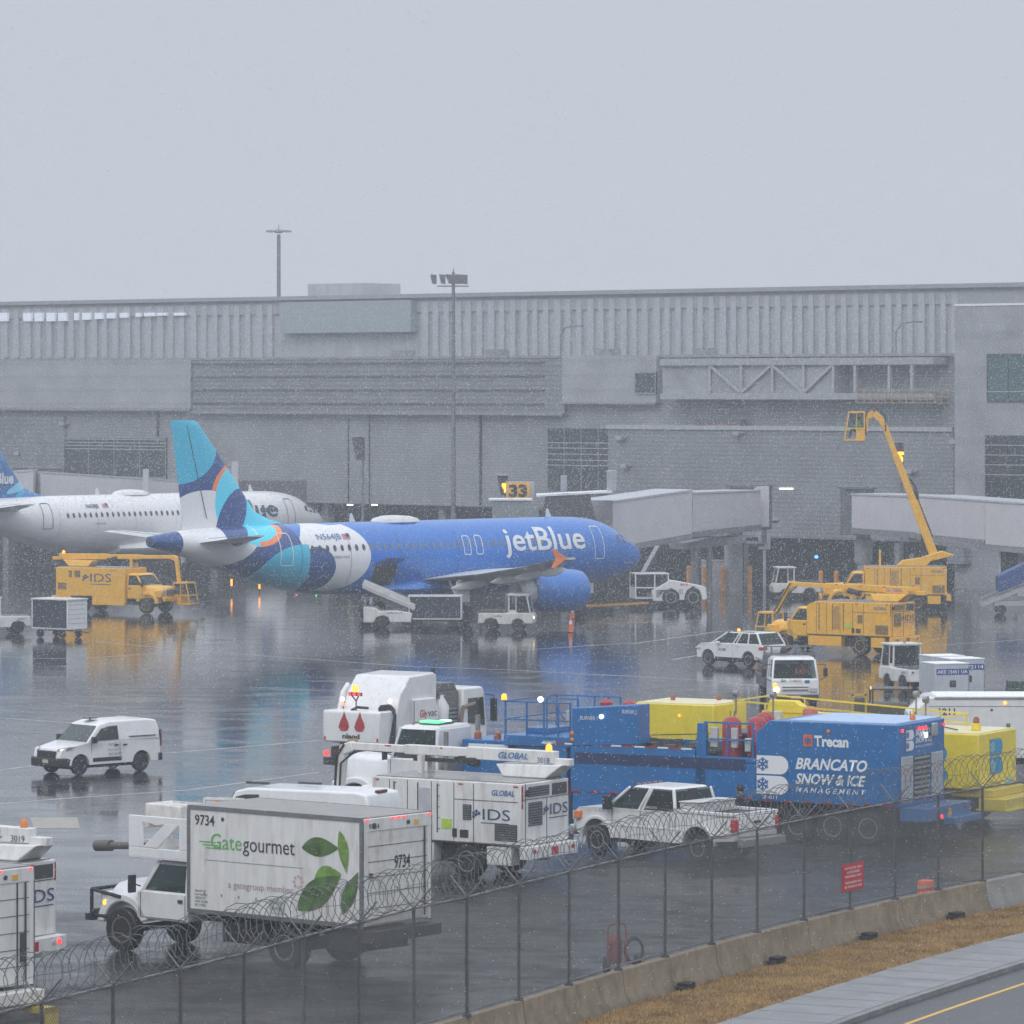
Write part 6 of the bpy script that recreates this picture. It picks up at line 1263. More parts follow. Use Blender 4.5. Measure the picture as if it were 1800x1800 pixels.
text('SHUTTLE', (2.35, .93, .98), 'L', .09, mat('violet_ink', (.10, .05, .22), .5, var=0), V1, width=.36); text('Gateway', (2.40, .93, .80), 'L', .09, mat('olive_ink', (.22, .30, .15), .5, var=0), V1, width=.5, shear=.2); text('SECURITY', (2.35, .93, .63), 'L', .09, mat('slate_ink', (.08, .14, .2), .5, var=0), V1, width=.6)
org = G(640, 1600); S2 = cargo_van('large white van with a long white roof, mostly hidden behind the catering truck', (-3.35, 122.0), 151, 5.7, 2.0, 2.72, short=False)
for a, y in ((3.9, .3), (2.6, -.3)): MB().box(a - .35, a + .35, y - .05, y + .05, 2.76, 2.82).build('roof_bar', dgrey, S2)
MB().box(.12, .24, -.25, .25, 2.66, 2.74).build('brake_lamp', mat('dark_red_lens', (.12, .02, .02), .2), S2, bevel=.02); beacon(S2, (5.0, .75, 2.2), amb)

def suv(label, org, hdg):
    T = thing('suv', label, 'car', (org[0], org[1], 0), hdg); L, w = 4.5, 1.84; h = w / 2; r = .36; xr_, xf_ = .92, 3.6
    low = [(.08, .38), (xr_ - r - .05, .36)] + arcpts(xr_, r + .05, r)[::-1] + [(xf_ - r - .05, .32)] + arcpts(xf_, r + .05, r)[::-1] + [(L - .06, .34), (L, .6), (L - .03, .88), (L - .25, 1.0), (3.9, 1.07), (3.35, 1.12), (.2, 1.14), (0, 1.0), (-.02, .6)]
    vehicle_body(T, low, w, white, bevel=.08)
    greenhouse(T, (.12, 3.40), (.48, 2.45), w - .04, 1.08, 1.63, .17, white, glass, (.26, .50, .57))
    MB().box(.48, .62, -.62, .62, 1.58, 1.66).build('spoiler', white, T, bevel=.03)
    MB().bar((.75, -.6, 1.68), (2.2, -.6, 1.68), .04, .04).bar((.75, .6, 1.68), (2.2, .6, 1.68), .04, .04).build('roof_rails', dgrey, T)
    beacon(T, (2.1, .3, 1.66), L_amb, r=.08)
    for s in (1, -1):
        MB().box(-.02, .22, s * h - .40 if s > 0 else -h - .012, h + .012 if s > 0 else -h + .40, .86, 1.02).build('tail_light', mat('bright_red_lens', (.55, .02, .03), .15), T, bevel=.03)
        MB().box(L - .35, L - .02, min(s * (h - .30), s * (h - .04)), max(s * (h - .30), s * (h - .04)), .78, .88).build('headlight', mat('clear_lens', (.55, .56, .58), .1), T, bevel=.03)
        MB().box(2.75, 2.93, min(s * h, s * (h + .18)), max(s * h, s * (h + .18)), 1.06, 1.2).build('mirror', white, T, bevel=.03)
        MB().box(.5, 3.1, min(s * (h - .02), s * (h + .01)), max(s * (h - .02), s * (h + .01)), .34, .44).build('sill_trim', black, T, smooth=0)
        lines(T, [((2.98, s * (h), .5), (2.95, s * (h - .01), 1.08)), ((1.95, s * h, .45), (1.95, s * (h - .01), 1.1))], w=.012, name='door_seam')
        for x in (1.5, 2.2): MB().box(x, x + .16, min(s * (h - .01), s * (h + .02)), max(s * (h - .01), s * (h + .02)), .96, .99).build('door_handle', alu, T)
        wheel(T, xr_, s * (h - .11), r, .24, alu); wheel(T, xf_, s * (h - .11), r, .24, alu)
    MB().box(-.03, .05, -.75, .75, .36, .52).build('rear_bumper', black, T, bevel=.03)
    MB().box(L - .03, L + .02, -.5, .5, .5, .72).build('grille', dgrey, T, bevel=.02); MB().box(.5, 4, -h + .25, h - .25, .22, .4).build('underbody', black, T)
    MB().box(-.012, .01, -.26, .26, .72, .84).build('number_plate', mat('pale_plate', (.55, .56, .45), .5), T, smooth=0)
    text('AOM', (2.9, h + .004, .74), 'L', .14, inkblue, T, width=.5, bold=.01); return T
SV = suv('white sport utility car with an amber roof beacon beside the yellow de-icing truck', Vector((11.49, 220.4, 0)) - fwd(134) * .92 - lft(134) * .82, 134)

def pickup(label, org, hdg):
    T = thing('pickup_truck', label, 'pickup truck', (org[0], org[1], 0), hdg); L, w = 6.0, 2.03; h = w / 2; r = .42; xr_, xf_ = 1.35, 5.08; pw = mat('muddy_white_paint', (.78, .78, .78), .35, var=.06, coat=.3, dirt=(.2, .17, .14), dirtamt=.4)
    low = [(.02, .68), (xr_ - r - .1, .62)] + arcpts(xr_, r + .1, r + .08)[::-1] + [(xf_ - r - .1, .52)] + arcpts(xf_, r + .1, r + .08)[::-1] + [(L - .05, .60), (L, .8), (L - .02, 1.22), (L - .2, 1.32), (4.55, 1.38), (2.15, 1.38), (2.15, 1.36), (0, 1.36)]
    vehicle_body(T, low, w, pw, bevel=.06)
    greenhouse(T, (2.2, 4.75), (2.35, 3.95), w - .04, 1.36, 2.0, .16, pw, glass, (.48, .53), name='cab_roof')
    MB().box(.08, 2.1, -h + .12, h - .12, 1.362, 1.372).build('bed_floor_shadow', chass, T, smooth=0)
    bed = MB().box(0.0, 2.12, h - .12, h - .0, 1.37, 1.47).box(0, 2.12, -h, -h + .12, 1.37, 1.47).box(0, .1, -h + .12, h - .12, 1.37, 1.47).build('bed_rail', pw, T, bevel=.02)
    MB().box(1.45, 2.1, -h + .14, h - .14, 1.372, 1.66).box(1.42, 2.12, -h + .1, h - .1, 1.66, 1.70).build('tool_box', mat('tool_box_white', (.62, .63, .63), .4), T, bevel=.02)
    MB().box(-.03, .0, -h + .18, h - .18, .78, 1.36).build('tailgate', pw, T, bevel=.02); MB().box(-.05, -.03, -.16, .16, 1.15, 1.22).build('tailgate_handle', black, T)
    for s in (1, -1):
        MB().box(-.03, .14, h - .17 if s > 0 else -h - .012, h + .012 if s > 0 else -h + .17, .92, 1.30).build('tail_light', mat('bright_red_lens', (.55, .02, .03), .15), T, bevel=.02)
        MB().box(L - .2, L + .02, s * (h - .35) if s > 0 else -h + .02, h - .02 if s > 0 else -(h - .35), .95, 1.2).build('headlight', mat('clear_lens', (.55, .56, .58), .1), T, bevel=.02); MB().box(L - .3, L - .05, min(s * (h - .1), s * (h + .01)), max(s * (h - .1), s * (h + .01)), 1.0, 1.22).build('turn_lamp', mat('amber_glass', (.8, .22, .05), .2), T, bevel=.02)
        MB().box(4.45, 4.65, min(s * (h + .04), s * (h + .28)), max(s * (h + .04), s * (h + .28)), 1.34, 1.75).bar((4.55, s * h, 1.4), (4.55, s * (h + .1), 1.45), .05, .05).build('mirror', black, T, bevel=.03)
        lines(T, [((4.5, s * (h), .6), (4.5, s * h, 1.36)), ((3.45, s * h, .6), (3.45, s * h, 1.36)), ((2.35, s * h, .7), (2.35, s * h, 1.36)), ((2.13, s * h, .7), (2.13, s * h, 1.36))], w=.014, name='door_seam')
        MB().box(2.0, 4.9, min(s * (h - .03), s * (h + .015)), max(s * (h - .03), s * (h + .015)), .86, .92).build('side_moulding', pw, T, bevel=.01)
        ra = r + .1; MB().prism([(xr_ + ra * math.cos(a), r + .08 + ra * math.sin(a)) for a in [R(15 * i) for i in range(13)]] + [(xr_ + (ra + .12) * math.cos(a), r + .08 + (ra + .10) * math.sin(a)) for a in [R(180 - 15 * i) for i in range(13)]], min(s * (h - .1), s * (h + .05)), max(s * (h - .1), s * (h + .05))).build('wheel_flare', pw, T, bevel=.02); MB().prism([(xf_ + ra * math.cos(a), r + .08 + ra * math.sin(a)) for a in [R(15 * i) for i in range(13)]] + [(xf_ + (ra + .12) * math.cos(a), r + .08 + (ra + .10) * math.sin(a)) for a in [R(180 - 15 * i) for i in range(13)]], min(s * (h - .1), s * (h + .04)), max(s * (h - .1), s * (h + .04))).build('wheel_flare', pw, T, bevel=.02)
        wheel(T, xr_, s * (h - .13), r, .28, alu); wheel(T, xf_, s * (h - .13), r, .28, alu)
    MB().box(-.32, -.05, -h + .05, h - .05, .52, .76).build('rear_bumper', mat('dirty_chrome', (.42, .41, .40), .35, .7), T, bevel=.03); MB().box(L - .02, L + .16, -h + .04, h - .04, .5, .8).build('front_bumper', alu, T, bevel=.04); MB().box(L - .02, L + .03, -.6, .6, .85, 1.2).build('grille', grey, T, bevel=.02)
    MB().box(.4, 5.6, -.6, .6, .35, .62).build('underbody', chass, T)
    for k in range(5): MB().box(3.88, 3.98, -.5 + k * .25 - .04, -.5 + k * .25 + .04, 2.05, 2.09).build('cab_marker', mat('dull_amber', (.35, .15, .08), .3), T, bevel=.01)
    MB().box(2.33, 2.38, -.2, .2, 1.94, 1.99).build('brake_lamp', mat('dark_red_lens', (.12, .02, .02), .2), T)
    text('GATE', (4.98, h + .004, 1.24), 'L', .09, inkblue, T, width=.4); text('BRANCATO', (3.35, h - .045, 1.43), 'L', .07, inkw, T, width=.5); return T
PK = pickup('white crew cab pickup truck with a tool box parked beside the blue snow melter', Vector((5.36, 129.7, 0)) - fwd(139) * 1.35 - lft(139) * .88, 139)
pb = Vector((XY(1302, 134.6), 134.6, 0)); person('person', 'worker in dark clothes standing between the pickup bed and the blue melter', stand(1.76), (navy_cloth, skin, navy_cloth), loc=pb, rz=200)
# ---------------------------------------------------------------- the vacuum sweeper truck
T = thing('glycol_vacuum_truck', 'tall white vacuum truck with red drop emblem on its rear hopper', 'vacuum truck', (0, 0, 0), 45); TG = T
hd = 57; cnr = Vector((XY(565, 157), 157, 0)); T.rotation_euler = (0, 0, R(hd)); T.location = cnr - lft(hd) * 1.25
w = 2.5; h = w / 2
MB().prism([(1.25, 1.2), (1.0, 2.2), (1.35, 3.0), (1.9, 3.55), (3.4, 3.62), (3.6, 3.5), (3.6, 1.2)], -h + .12, h - .12).build('tank_body', white, T, bevel=.06)
MB().prism([(2.0, 1.25), (3.55, 1.25), (3.55, 2.35), (3.3, 2.75), (2.0, 2.75)], -h, -h + .16).build('side_panel', white, T, bevel=.04); MB().prism([(2.0, 1.25), (3.55, 1.25), (3.55, 2.35), (3.3, 2.75), (2.0, 2.75)], h - .16, h).build('side_panel', white, T, bevel=.04)
lines(T, [((2.0, -h - .005, 1.95), (3.55, -h - .005, 1.95)), ((2.0, -h - .005, 1.55), (3.55, -h - .005, 1.55)), ((2.0, -h - .005, 1.25), (2.0, -h - .005, 2.7))])
for s in (1, -1): MB().prism([(1.0, .9), (1.45, .9), (1.45, 2.2), (1.75, 3.0), (1.5, 3.3), (1.15, 3.0), (.9, 2.3)], s * h - .12 if s > 0 else -h - .02, h + .02 if s > 0 else -h + .12).build('tailgate_arm', white, T, bevel=.04)
MB().prism([(.0, 1.35), (.95, 1.2), (.98, 2.42), (.05, 2.42), (0, 2.36)], -h + .06, h - .06).build('rear_hopper', white, T, bevel=.05)
dp = [(0, 0), (.16, .02), (.24, .16), (.2, .32), (.1, .5), (.04, .7), (-.04, .5), (-.14, .32), (-.2, .14), (-.12, .02)]
decal([[(a - .32, c) for a, c in dp], [(a + .34, c) for a, c in dp]], (-.004, 0, 1.72), 'B', mat('drop_red', (.50, .04, .05), .5, var=.2, vs=5), T, 'drop_emblem')
text('nland', (-.004, 0, 1.48), 'B', .16, inkblk, T, width=.72, align='c', bold=.035); MB().box(-.02, -.0, -.28, .14, 1.37, 1.45).build('number_plate', mat('amber_plate', (.55, .32, .03), .5), T, smooth=0)
for s in (1, -1): MB().box(-.02, 0, s * 1.1 - .03, s * 1.1 + .03, 1.4, 1.52).build('reflector', redl, T, smooth=0)
MB().path([(.6, -.8, 2.4), (.6, -.8, 2.55), (.9, -1.0, 2.58), (.95, -1.15, 2.4), (.6, -1.2, 1.3), (.5, -1.1, 1.0)], .07, 8).path([(.8, -.7, 2.45), (.8, -1.1, 2.5), (.8, -1.28, 2.3), (.7, -1.28, 1.2)], .05, 8).path([(.3, .2, 2.42), (.5, .1, 2.52), (.6, -.3, 2.5)], .05, 6).build('hose', black, T)
MB().path([(.3, 0, 2.42), (.3, 0, 2.75), (.25, .15, 2.95)], .025, 6).path([(.3, 0, 2.75), (.25, -.15, 2.95)], .025, 6).box(.22, .28, -.28, .28, 2.93, 3.05).build('light_post', dgrey, T)
for y in (-.2, 0, .2): lamp(T, (.19, y, 2.99), .05, L_red, 'lit_lamp')
beacon(T, (.25, 0, 3.08), L_amb, r=.11)
for y, z in ((.98, 2.75), (-1.0, 2.75)): lamp(T, (.9, y, z), .07, L_wht, 'lit_lamp'); lamp(T, (.9, y, z - .17), .05, L_amb if y < 0 else mat('dim_orange_lamp', (1, .25, .05), emit=2), 'lit_lamp'); MB().path([(.95, y, z - .25), (.98, y, z - .6)], .015, 5).build('lamp_stalk', black, T)
text('Gly', (2.35, -h - .004, 2.12), 'R', .25, inkred, T, width=.45, bold=.01); text('vac', (2.85, -h - .004, 2.12), 'R', .25, inkblk, T, width=.55); text('88', (2.25, -h - .004, 1.66), 'R', .22, inkblk, T, width=.3)
MB().box(3.80, 5.00, -h + .15, h - .15, 1.2, 2.9).prism([(3.80, 2.9), (5.00, 2.9), (4.80, 3.2), (4.00, 3.2)], -h + .2, h - .2).build('engine_housing', mat('grimy_engine_grey', (.14, .14, .14), .5, dirtamt=.5), T, bevel=.03)
grille(T, 4.30, 4.90, -h + .15, 1.35, 2.35, face='R'); MB().tube((3.70, -.9, 2.2), (3.70, -.9, 3.75), .07, 8).build('exhaust_stack', black, T)
MB().lathe([(.28, 0), (.3, .5), (.12, .8), (.1, .9)], (3.95, -h + .2, 1.9), 'z', 14).build('filter_canister', white_dirty, T)
decal([[(a * .4 - .12, c * .4) for a, c in dp], [(a * .4 + .1, c * .4) for a, c in dp]], (3.72, -h + .115, 1.5), 'R', inkred, T, 'drop_emblem')
MB().prism([(5.10, .75), (6.60, .75), (6.65, 1.6), (6.45, 2.85), (6.30, 2.98), (5.10, 2.98)], -h + .02, h - .02).build('cab', white, T, bevel=.07)
for s in (1, -1):
    y = s * (h + .0); quad(T, [(5.40, y, 1.75), (6.45, y, 1.6), (6.35, y, 2.6), (5.40, y, 2.6)], mat('van_dark_glass', (.025, .035, .036), .08, var=0), 'side_window'); MB().path([(6.40, s * h, 2.7), (6.60, s * (h + .28), 2.65), (6.60, s * (h + .28), 1.7)], .02, 6).box(6.55, 6.65, s * (h + .28) - .12, s * (h + .28) + .12, 1.75, 2.55).build('mirror', black, T, bevel=.02)
MB().box(6.56, 6.62, -h + .2, h - .2, 1.65, 2.75).build('windscreen', MATS['van_dark_glass'], T, bevel=.02)
MB().path([(4.90, -h + .1, 1.2), (5.10, -h + .02, 2.3), (5.70, -h - .05, 2.4)], .07, 8).build('air_hose', mat('tan_hose', (.25, .2, .15), .6), T)
chassis(T, .4, 6.4, .95); MB().box(.2, 1.2, -1.0, 1.0, .5, 1.15).box(2.4, 3.9, -1.15, 1.15, .45, 1.1).build('undercarriage', chass, T, bevel=.03)
for x in (1.7, 2.8, 5.8):
    for s in (1, -1): wheel(T, x, s * (h - .2), .52, .4 if x < 4 else .3, white_dirty)
MB().box(-.1, .1, -1.1, 1.1, .55, .8).build('rear_bumper', chass, T); lamp(T, (-.12, .95, .95), .1, L_red, 'tail_light')

# ---------------------------------------------------------------- tractor unit in front of the melter
cn = Vector((XY(800, 141.5), 141.5, 0)); T = thing('semi_tractor', 'white conventional truck cab with green lamps on its roof in front of the blue melter', 'semi truck', cn, 151)
chassis(T, -1.5, 4.2, .95)
cab_conv(T, white, 0, 1.7, 1.9, 2.2, 1.1, 1.98, 3.05, 2.05, 3.0, .52, slope=.35, hw=.72)
MB().box(.3, 1.0, -.5, .5, 3.06, 3.11).build('light_bar', dgrey, T, bevel=.01); MB().box(.32, .98, .1, .5, 3.11, 3.17).build('lit_lamp', L_grn, T, bevel=.01); MB().box(.4, .7, -.5, -.2, 3.11, 3.16).build('lit_lamp', mat('pale_green_lamp', (.5, 1, .8), emit=1.5), T, bevel=.01)
for y in (-.7, -.35, .7): beacon(T, (1.1, y, 3.05), mat('dull_amber', (.35, .15, .08), .3), r=.04, name='cab_marker')
MB().tube((-.25, -1.0, 1.0), (-.25, -1.0, 3.3), .08, 8).tube((-.25, 1.0, 1.0), (-.25, 1.0, 2.9), .08, 8).box(-.3, -.1, -.9, .9, 1.1, 2.0).build('exhaust_stack', mat('dull_exhaust', (.3, .29, .28), .5, .5), T)
for x in (-1.2, -.1 + 0, 3.0):
    for s in (1, -1): wheel(T, x - (.1 if x < 0 else 0), s * .95, .52, .4 if x < 2 else .3, alu)

# ---------------------------------------------------------------- snow melters
def brancato(face, org, sc, parent, m=inkw, mi=None, txt=True):
    r, n = (Vector(a) for a in FR[face]); o = Vector(org)
    decal([dshape(1.05 * sc, .55 * sc)], o + Vector((0, 0, .6 * sc)), face, m, parent, 'emblem_half'); decal([dshape(1.05 * sc, .55 * sc)], o, face, m, parent, 'emblem_half')
    mi = mi or inkblue
    for dz in (.6, 0): decal(flake(.2 * sc, .29 * sc, .21 * sc), o + Vector((0, 0, dz * sc)) + n * .006, face, mi, parent, 'snowflake_print')
    if txt:
        p = o + r * 1.28 * sc
        text('BRANCATO', p + Vector((0, 0, .80 * sc)), face, .32 * sc, m, parent, width=2.35 * sc, shear=.28, bold=.03)
        text('SNOW & ICE', p + Vector((0, 0, .36 * sc)), face, .30 * sc, m, parent, width=2.3 * sc, shear=.28, bold=.03)
        text('MANAGEMENT', p + Vector((0, 0, .10 * sc)), face, .15 * sc, m, parent, width=2.3 * sc, shear=.28, bold=.015, spacing=1.5)
def snow_melter(label, org, hdg, pm, W_, kind):
    T = thing('snow_melter', label, 'snow melter', (org[0], org[1], 0), hdg); h = W_ / 2; L = 14.1; bl_ = kind == 'blue'
    if bl_:
        MB().prism([(0, 1.15), (4.65, 1.15), (4.65, 3.2), (4.2, 3.58), (0, 3.58)], -h, h).build('burner_house', pm, T, bevel=.025)
        MB().box(.1, 3.6, -h + .05, h - .05, 3.58, 3.63).build('snowy_roof', mat('icy_blue_roof', (.40, .55, .78), .4, var=.08), T, smooth=0)
        lines(T, [((x, h + .003, 1.2), (x, h + .003, 3.5)) for x in (3.62,)] + [((0.02, h + .003, 2.55), (3.6, h + .003, 2.55))], blue2, .015)
        text('Trecan', (2.72, h + .004, 2.88), 'L', .30, inkw, T, width=1.12, bold=.04); MB().box(2.78, 3.08, h + .004, h + .016, 2.85, 3.2).build('orange_square', mat('orange_vinyl', (.78, .14, .03), .5), T, smooth=0)
        decal(flake(0, 0, .12, .12), (2.93, h + .02, 3.02), 'L', inkblue, T, 'maple_print'); brancato('L', (4.62, h + .002, 1.38), 1.0, T)
        brancato('B', (-.004, h - .55, 2.78), .53, T)
        for s in (-1, 1): 
            d = MB().box(-.04, 0, s * 1.1 - .42, s * 1.1 + .42, 1.25, 2.62).build('rear_door', mat('grey_door', (.42, .44, .46), .45, dirtamt=.35), T, bevel=.02); MB().box(-.05, -.04, s * 1.1 - .2, s * 1.1 + .15, 2.0, 2.3).build('warning_label', mat('faded_label', (.55, .42, .42), .5), d, smooth=0)
        grille(T, 0, 0, (-.58, .58), 1.3, 2.6, face='B', n=9, m=alu); b = MB()
        for k in range(4):
            for q in range(6): b.box(-.07, -.035, -.5 + q * .18, -.42 + q * .18, 1.45 + k * .3, 1.52 + k * .3)
        b.build('vent_studs', alu, T, smooth=0)
        for y in (-.25, 0, .25): lamp(T, (-.03, y, 3.4), .05, L_red, 'lit_lamp')
        lamp(T, (-.03, h - .25, 3.4), .05, L_red, 'lit_lamp'); lamp(T, (-.03, -h + .1, 3.4), .05, L_red, 'lit_lamp'); lamp(T, (-.08, -.15, 3.18), .08, L_wht, 'lit_lamp'); MB().box(-.12, -.03, -.95, -.6, 3.12, 3.5).build('work_lamp', alu, T, bevel=.02)
        beacon(T, (.25, .1, 3.63), amb, r=.09); lamp(T, (2.25, h + .03, 3.32), .06, amb, 'side_lamp', 'y')
        # burner bay with red pressure tanks
        MB().box(4.65, 6.7, -h, h, 1.15, 2.28).box(4.65, 6.35, h - .06, h, 2.28, 2.42).prism([(6.3, 1.5), (6.7, 1.5), (6.62, 3.42), (6.4, 3.42)], h - .3, h).build('burner_bay', pm, T, bevel=.02)
        for x, y in ((5.7, h - .5), (5.05, h - .9), (5.7, -h + .6)): t = MB().lathe([(.001, 3.62), (.18, 3.58), (.29, 3.45), (.3, 2.35), (.2, 2.3), (.001, 2.3)], (x, y, 0), 'z', 18).build('red_tank', mat('faded_red_tank', (.40, .025, .04), .4, dirtamt=.3), T)
        MB().box(6.0, 6.25, h - .25, h - .12, 2.7, 3.3).box(5.35, 5.55, h - .25, h - .12, 2.7, 3.3).box(4.9, 5.1, h - .3, h - .14, 2.6, 3.0).build('control_box', mat('pale_box', (.58, .60, .62), .4), T, bevel=.02)
        MB().box(4.7, 6.3, -h + .3, h - 1.0, 2.28, 3.1).build('burner_block', mat('dark_burner', (.06, .07, .09), .5), T, bevel=.05)
        r_ = MB()
        for z in (2.42, 2.95, 3.45): r_.bar((4.7, h - .03, z), (6.4, h - .03, z), .04, .05)
        for x in (4.75, 5.6, 6.35): r_.box(x - .025, x + .025, h - .055, h - .005, 2.42, 3.45)
        r_.build('railing', pm, T, smooth=0); text('BURNER 3', (6.1, h + .003, 2.18), 'L', .10, inkw, T, width=.62)
        # trough
        MB().box(6.7, 10.95, -h, -h + .12, 1.15, 2.62).box(6.7, 10.95, h - .12, h, 1.15, 2.62).box(6.7, 10.95, -h + .12, h - .12, 1.15, 2.0).build('melt_trough', pm, T, bevel=.01)
        gr = MB(); rnd = random.Random(9)
        for k in range(16): x = 6.8 + k * .25; gr.box(x, x + .06, -h + .12, h - .12, 2.3, 2.42)
        for k in range(11): gr.box(6.75, 10.9, -h + .2 + k * .3, -h + .25 + k * .3, 2.42, 2.48)
        for k in range(60): x = rnd.uniform(6.8, 10.6); y = rnd.uniform(-h + .2, h - .2); s_ = rnd.uniform(.08, .2); gr.box(x, x + s_ * 1.6, y, y + s_, 2.48, 2.55 + s_ * .8)
        gr.build('trough_grating', mat('grey_green_grating', (.08, .09, .085), .6, dirtamt=.5), T, smooth=0)
        MB().box(5.0, 10.8, h, h + .02, 2.05, 2.38).build('recess_shade_band', mat('recess_shade_blue', (.012, .035, .12), .5), T, smooth=0)  # flat band on the side; the recess's shade is put into its dark blue
        tp = MB(); tw_ = MB()
        for k in range(13): (tp if k % 2 else tw_).box(6.8 + k * .4, 7.15 + k * .4, h + .003, h + .012, 2.6, 2.65)
        tp.build('red_tape', redl, T, smooth=0); tw_.build('white_tape', inkw, T, smooth=0)
        tp = MB()
        for k in range(20): tp.box(.2 + k * .65, .5 + k * .65, h + .003, h + .012, 1.17, 1.22)
        tp.build('red_tape', redl, T, smooth=0); text('SP-011', (4.45, h + .003, 1.24), 'L', .10, inkw, T, width=.5)
        # front burner box and platform
        MB().prism([(8.6, 2.68), (10.9, 2.55), (10.9, 3.72), (8.6, 3.9)], h - .75, h + .02).build('burner_box', pm, T, bevel=.03)
        text('BURNER 1', (10.6, h + .024, 3.38), 'L', .12, inkw, T, width=.6); text('BURNER 2', (9.15, h + .024, 3.62), 'L', .12, inkw, T, width=.5); lamp(T, (9.85, h + .07, 3.5), .07, L_wht, 'lit_lamp', 'y'); lamp(T, (10.88, h + .03, 2.95), .07, amb, 'side_lamp', 'y'); lamp(T, (10.88, h + .03, 2.75), .07, amb, 'side_lamp', 'y')
        for x, y in ((10.3, h - 1.1), (9.5, h - 1.1)): MB().lathe([(.22, 3.0), (.2, 3.85), (.08, 3.95), (.001, 3.96)], (x, y, 0), 'z', 14).build('red_cap', MATS['faded_red_tank'], T)
        MB().box(10.95, 13.3, -h, h, 2.5, 2.82).box(12.2, 13.0, -.6, .8, 2.82, 3.0).build('platform', pm, T, bevel=.02)
        r_ = MB()
        for y in (h - .04, -h + .04):
            for z in (3.3, 3.85): r_.bar((10.95, y, z), (13.3, y, z), .045, .045)
            for x in (10.98, 11.4, 11.9, 12.5, 13.25): r_.box(x - .025, x + .025, y - .025, y + .025, 2.82, 3.87)
        for z in (3.3, 3.85): r_.bar((13.28, -h, z), (13.28, h, z), .045, .045)
        r_.bar((11.0, h - .6, 3.95), (12.1, h - .6, 3.95), .04, .04).bar((11.0, h - .6, 2.82), (11.0, h - .6, 3.95), .04, .04).bar((12.1, h - .6, 2.82), (12.1, h - .6, 3.95), .04, .04).bar((11.2, h - .6, 2.9), (11.9, h - .6, 3.9), .04, .04).build('railing', pm, T, smooth=0)
        beacon(T, (13.28, h, 3.9), L_amb); lamp(T, (12.0, h, 3.95), .09, L_wht, 'lit_lamp', 'y'); MB().box(11.1, 11.35, h - .6, h - .45, 3.1, 3.6).build('control_box', MATS['pale_box'], T, bevel=.02)
        text('BURNER', (11.9, h + .003, 2.6), 'L', .1, inkw, T, width=.45)
        MB().box(13.3, 15.0, -h + .4, h - .4, 2.1, 2.6).box(12.9, 15.2, -h + .2, h - .1, 1.55, 2.05).build('gooseneck', pm, T, bevel=.03)
        for x in (14.6, 13.9): MB().lathe([(.12, 2.6), (.11, 2.8), (.05, 2.86), (.001, 2.86)], (x, h - .7, 0), 'z', 12).build('filler_cap', mat('rust_red_cap', (.35, .1, .05), .5), T)
        MB().add([(13.2, h - .1, 2.06), (14.6, h - .1, 2.06), (14.6, h - .1, 2.5), (13.2, h - .1, 2.5)], [(0, 1, 2, 3)]).build('pale_emblem', inkw, T, smooth=0)
        MB().box(9.6, 10.9, h - .4, h - .02, .45, 1.15).box(11.1, 11.6, h - .5, h, .1, 2.5).box(11.1, 11.6, -h, -h + .5, .1, 2.5).box(11.6, 12.9, -h + .1, h - .1, 1.3, 2.5).box(6.9, 9.6, h - .5, h - .1, .6, 1.15).build('landing_legs', pm, T, bevel=.02)
        MB().box(-.9, 0, -h + .1, h - .1, .75, 1.15).box(-1.2, -.85, -h - .05, h - 1.4, .6, .8).build('rear_bumper', pm, T, bevel=.02)
        lamp(T, (-.92, .6, .85), .06, L_red, 'tail_light'); lamp(T, (-.92, .2, 1.0), .05, redl, 'tail_light'); lamp(T, (-.92, -1.2, 1.0), .06, redl, 'tail_light'); MB().box(-.92, -.9, -.1, .15, .78, 1.05).build('number_plate', inkgold, T, smooth=0)
        chassis(T, 0, 12.9, 1.1, 1.1); MB().box(.3, 5.6, -h + .25, h - .45, .55, 1.12).build('suspension', chass, T, bevel=.03)
        for x in (1.0, 2.15, 3.3, 4.4):
            for s in (1, -1): wheel(T, x, s * (h - .22), .5, .40, alu)
    else:
        MB().box(0, 2.4, -h, h, 1.15, 2.85).box(-.9, .0, -h + .1, h, .5, .9).box(-.4, 5, -h + .2, h - .2, .9, 1.15).build('rear_tank', pm, T, bevel=.03)
        MB().box(.05, 2.35, -h + .05, h - .05, 2.85, 2.88).build('pale_roof', mat('wet_pale_yellow_roof', (.80, .72, .42), .35, var=.08), T, smooth=0)
        gm_ = mat('emblem_cyan', (.03, .30, .58), .45, var=.1, vs=4); brancato('B', (-.003, .62, 1.55), .95, T, gm_, mat('emblem_pale', (.35, .6, .7), .5, var=0), txt=False); brancato('L', (2.15, h + .002, 1.30), 1.05, T, gm_, gm_, txt=False)
        MB().box(-.01, 0, -1.2, -.6, 1.2, 1.35).build('label_plate', mat('pale_blue_label', (.3, .55, .6), .5), T, smooth=0); text('www.brancatosnow.com', (-.006, .7, 1.27), 'B', .07, mat('olive_ink', (.22, .30, .15), .5, var=0), T, width=1.3)
        MB().box(.5, .75, .1, .35, 2.88, 3.1).build('beacon_box', pm, T, bevel=.02); beacon(T, (.62, .22, 3.1), mat('rust_red_cap', (.35, .1, .05), .5), r=.1)
        MB().path([(1.0, .8, 2.92), (2.3, -.6, 2.92)], .02, 5).path([(1.9, .9, 2.95), (2.2, 1.0, 3.0), (1.8, 1.2, 3.0), (1.5, 1.1, 2.95)], .03, 6).build('cable', black, T); MB().box(.2, .3, -h - .0, -h + .1, 2.88, 3.0).build('corner_cap', mat('green_cap', (.05, .15, .05), .5), T)
        MB().box(2.6, 8.2, -h, h, 1.15, 2.2).build('mid_tank', pm, T, bevel=.03)
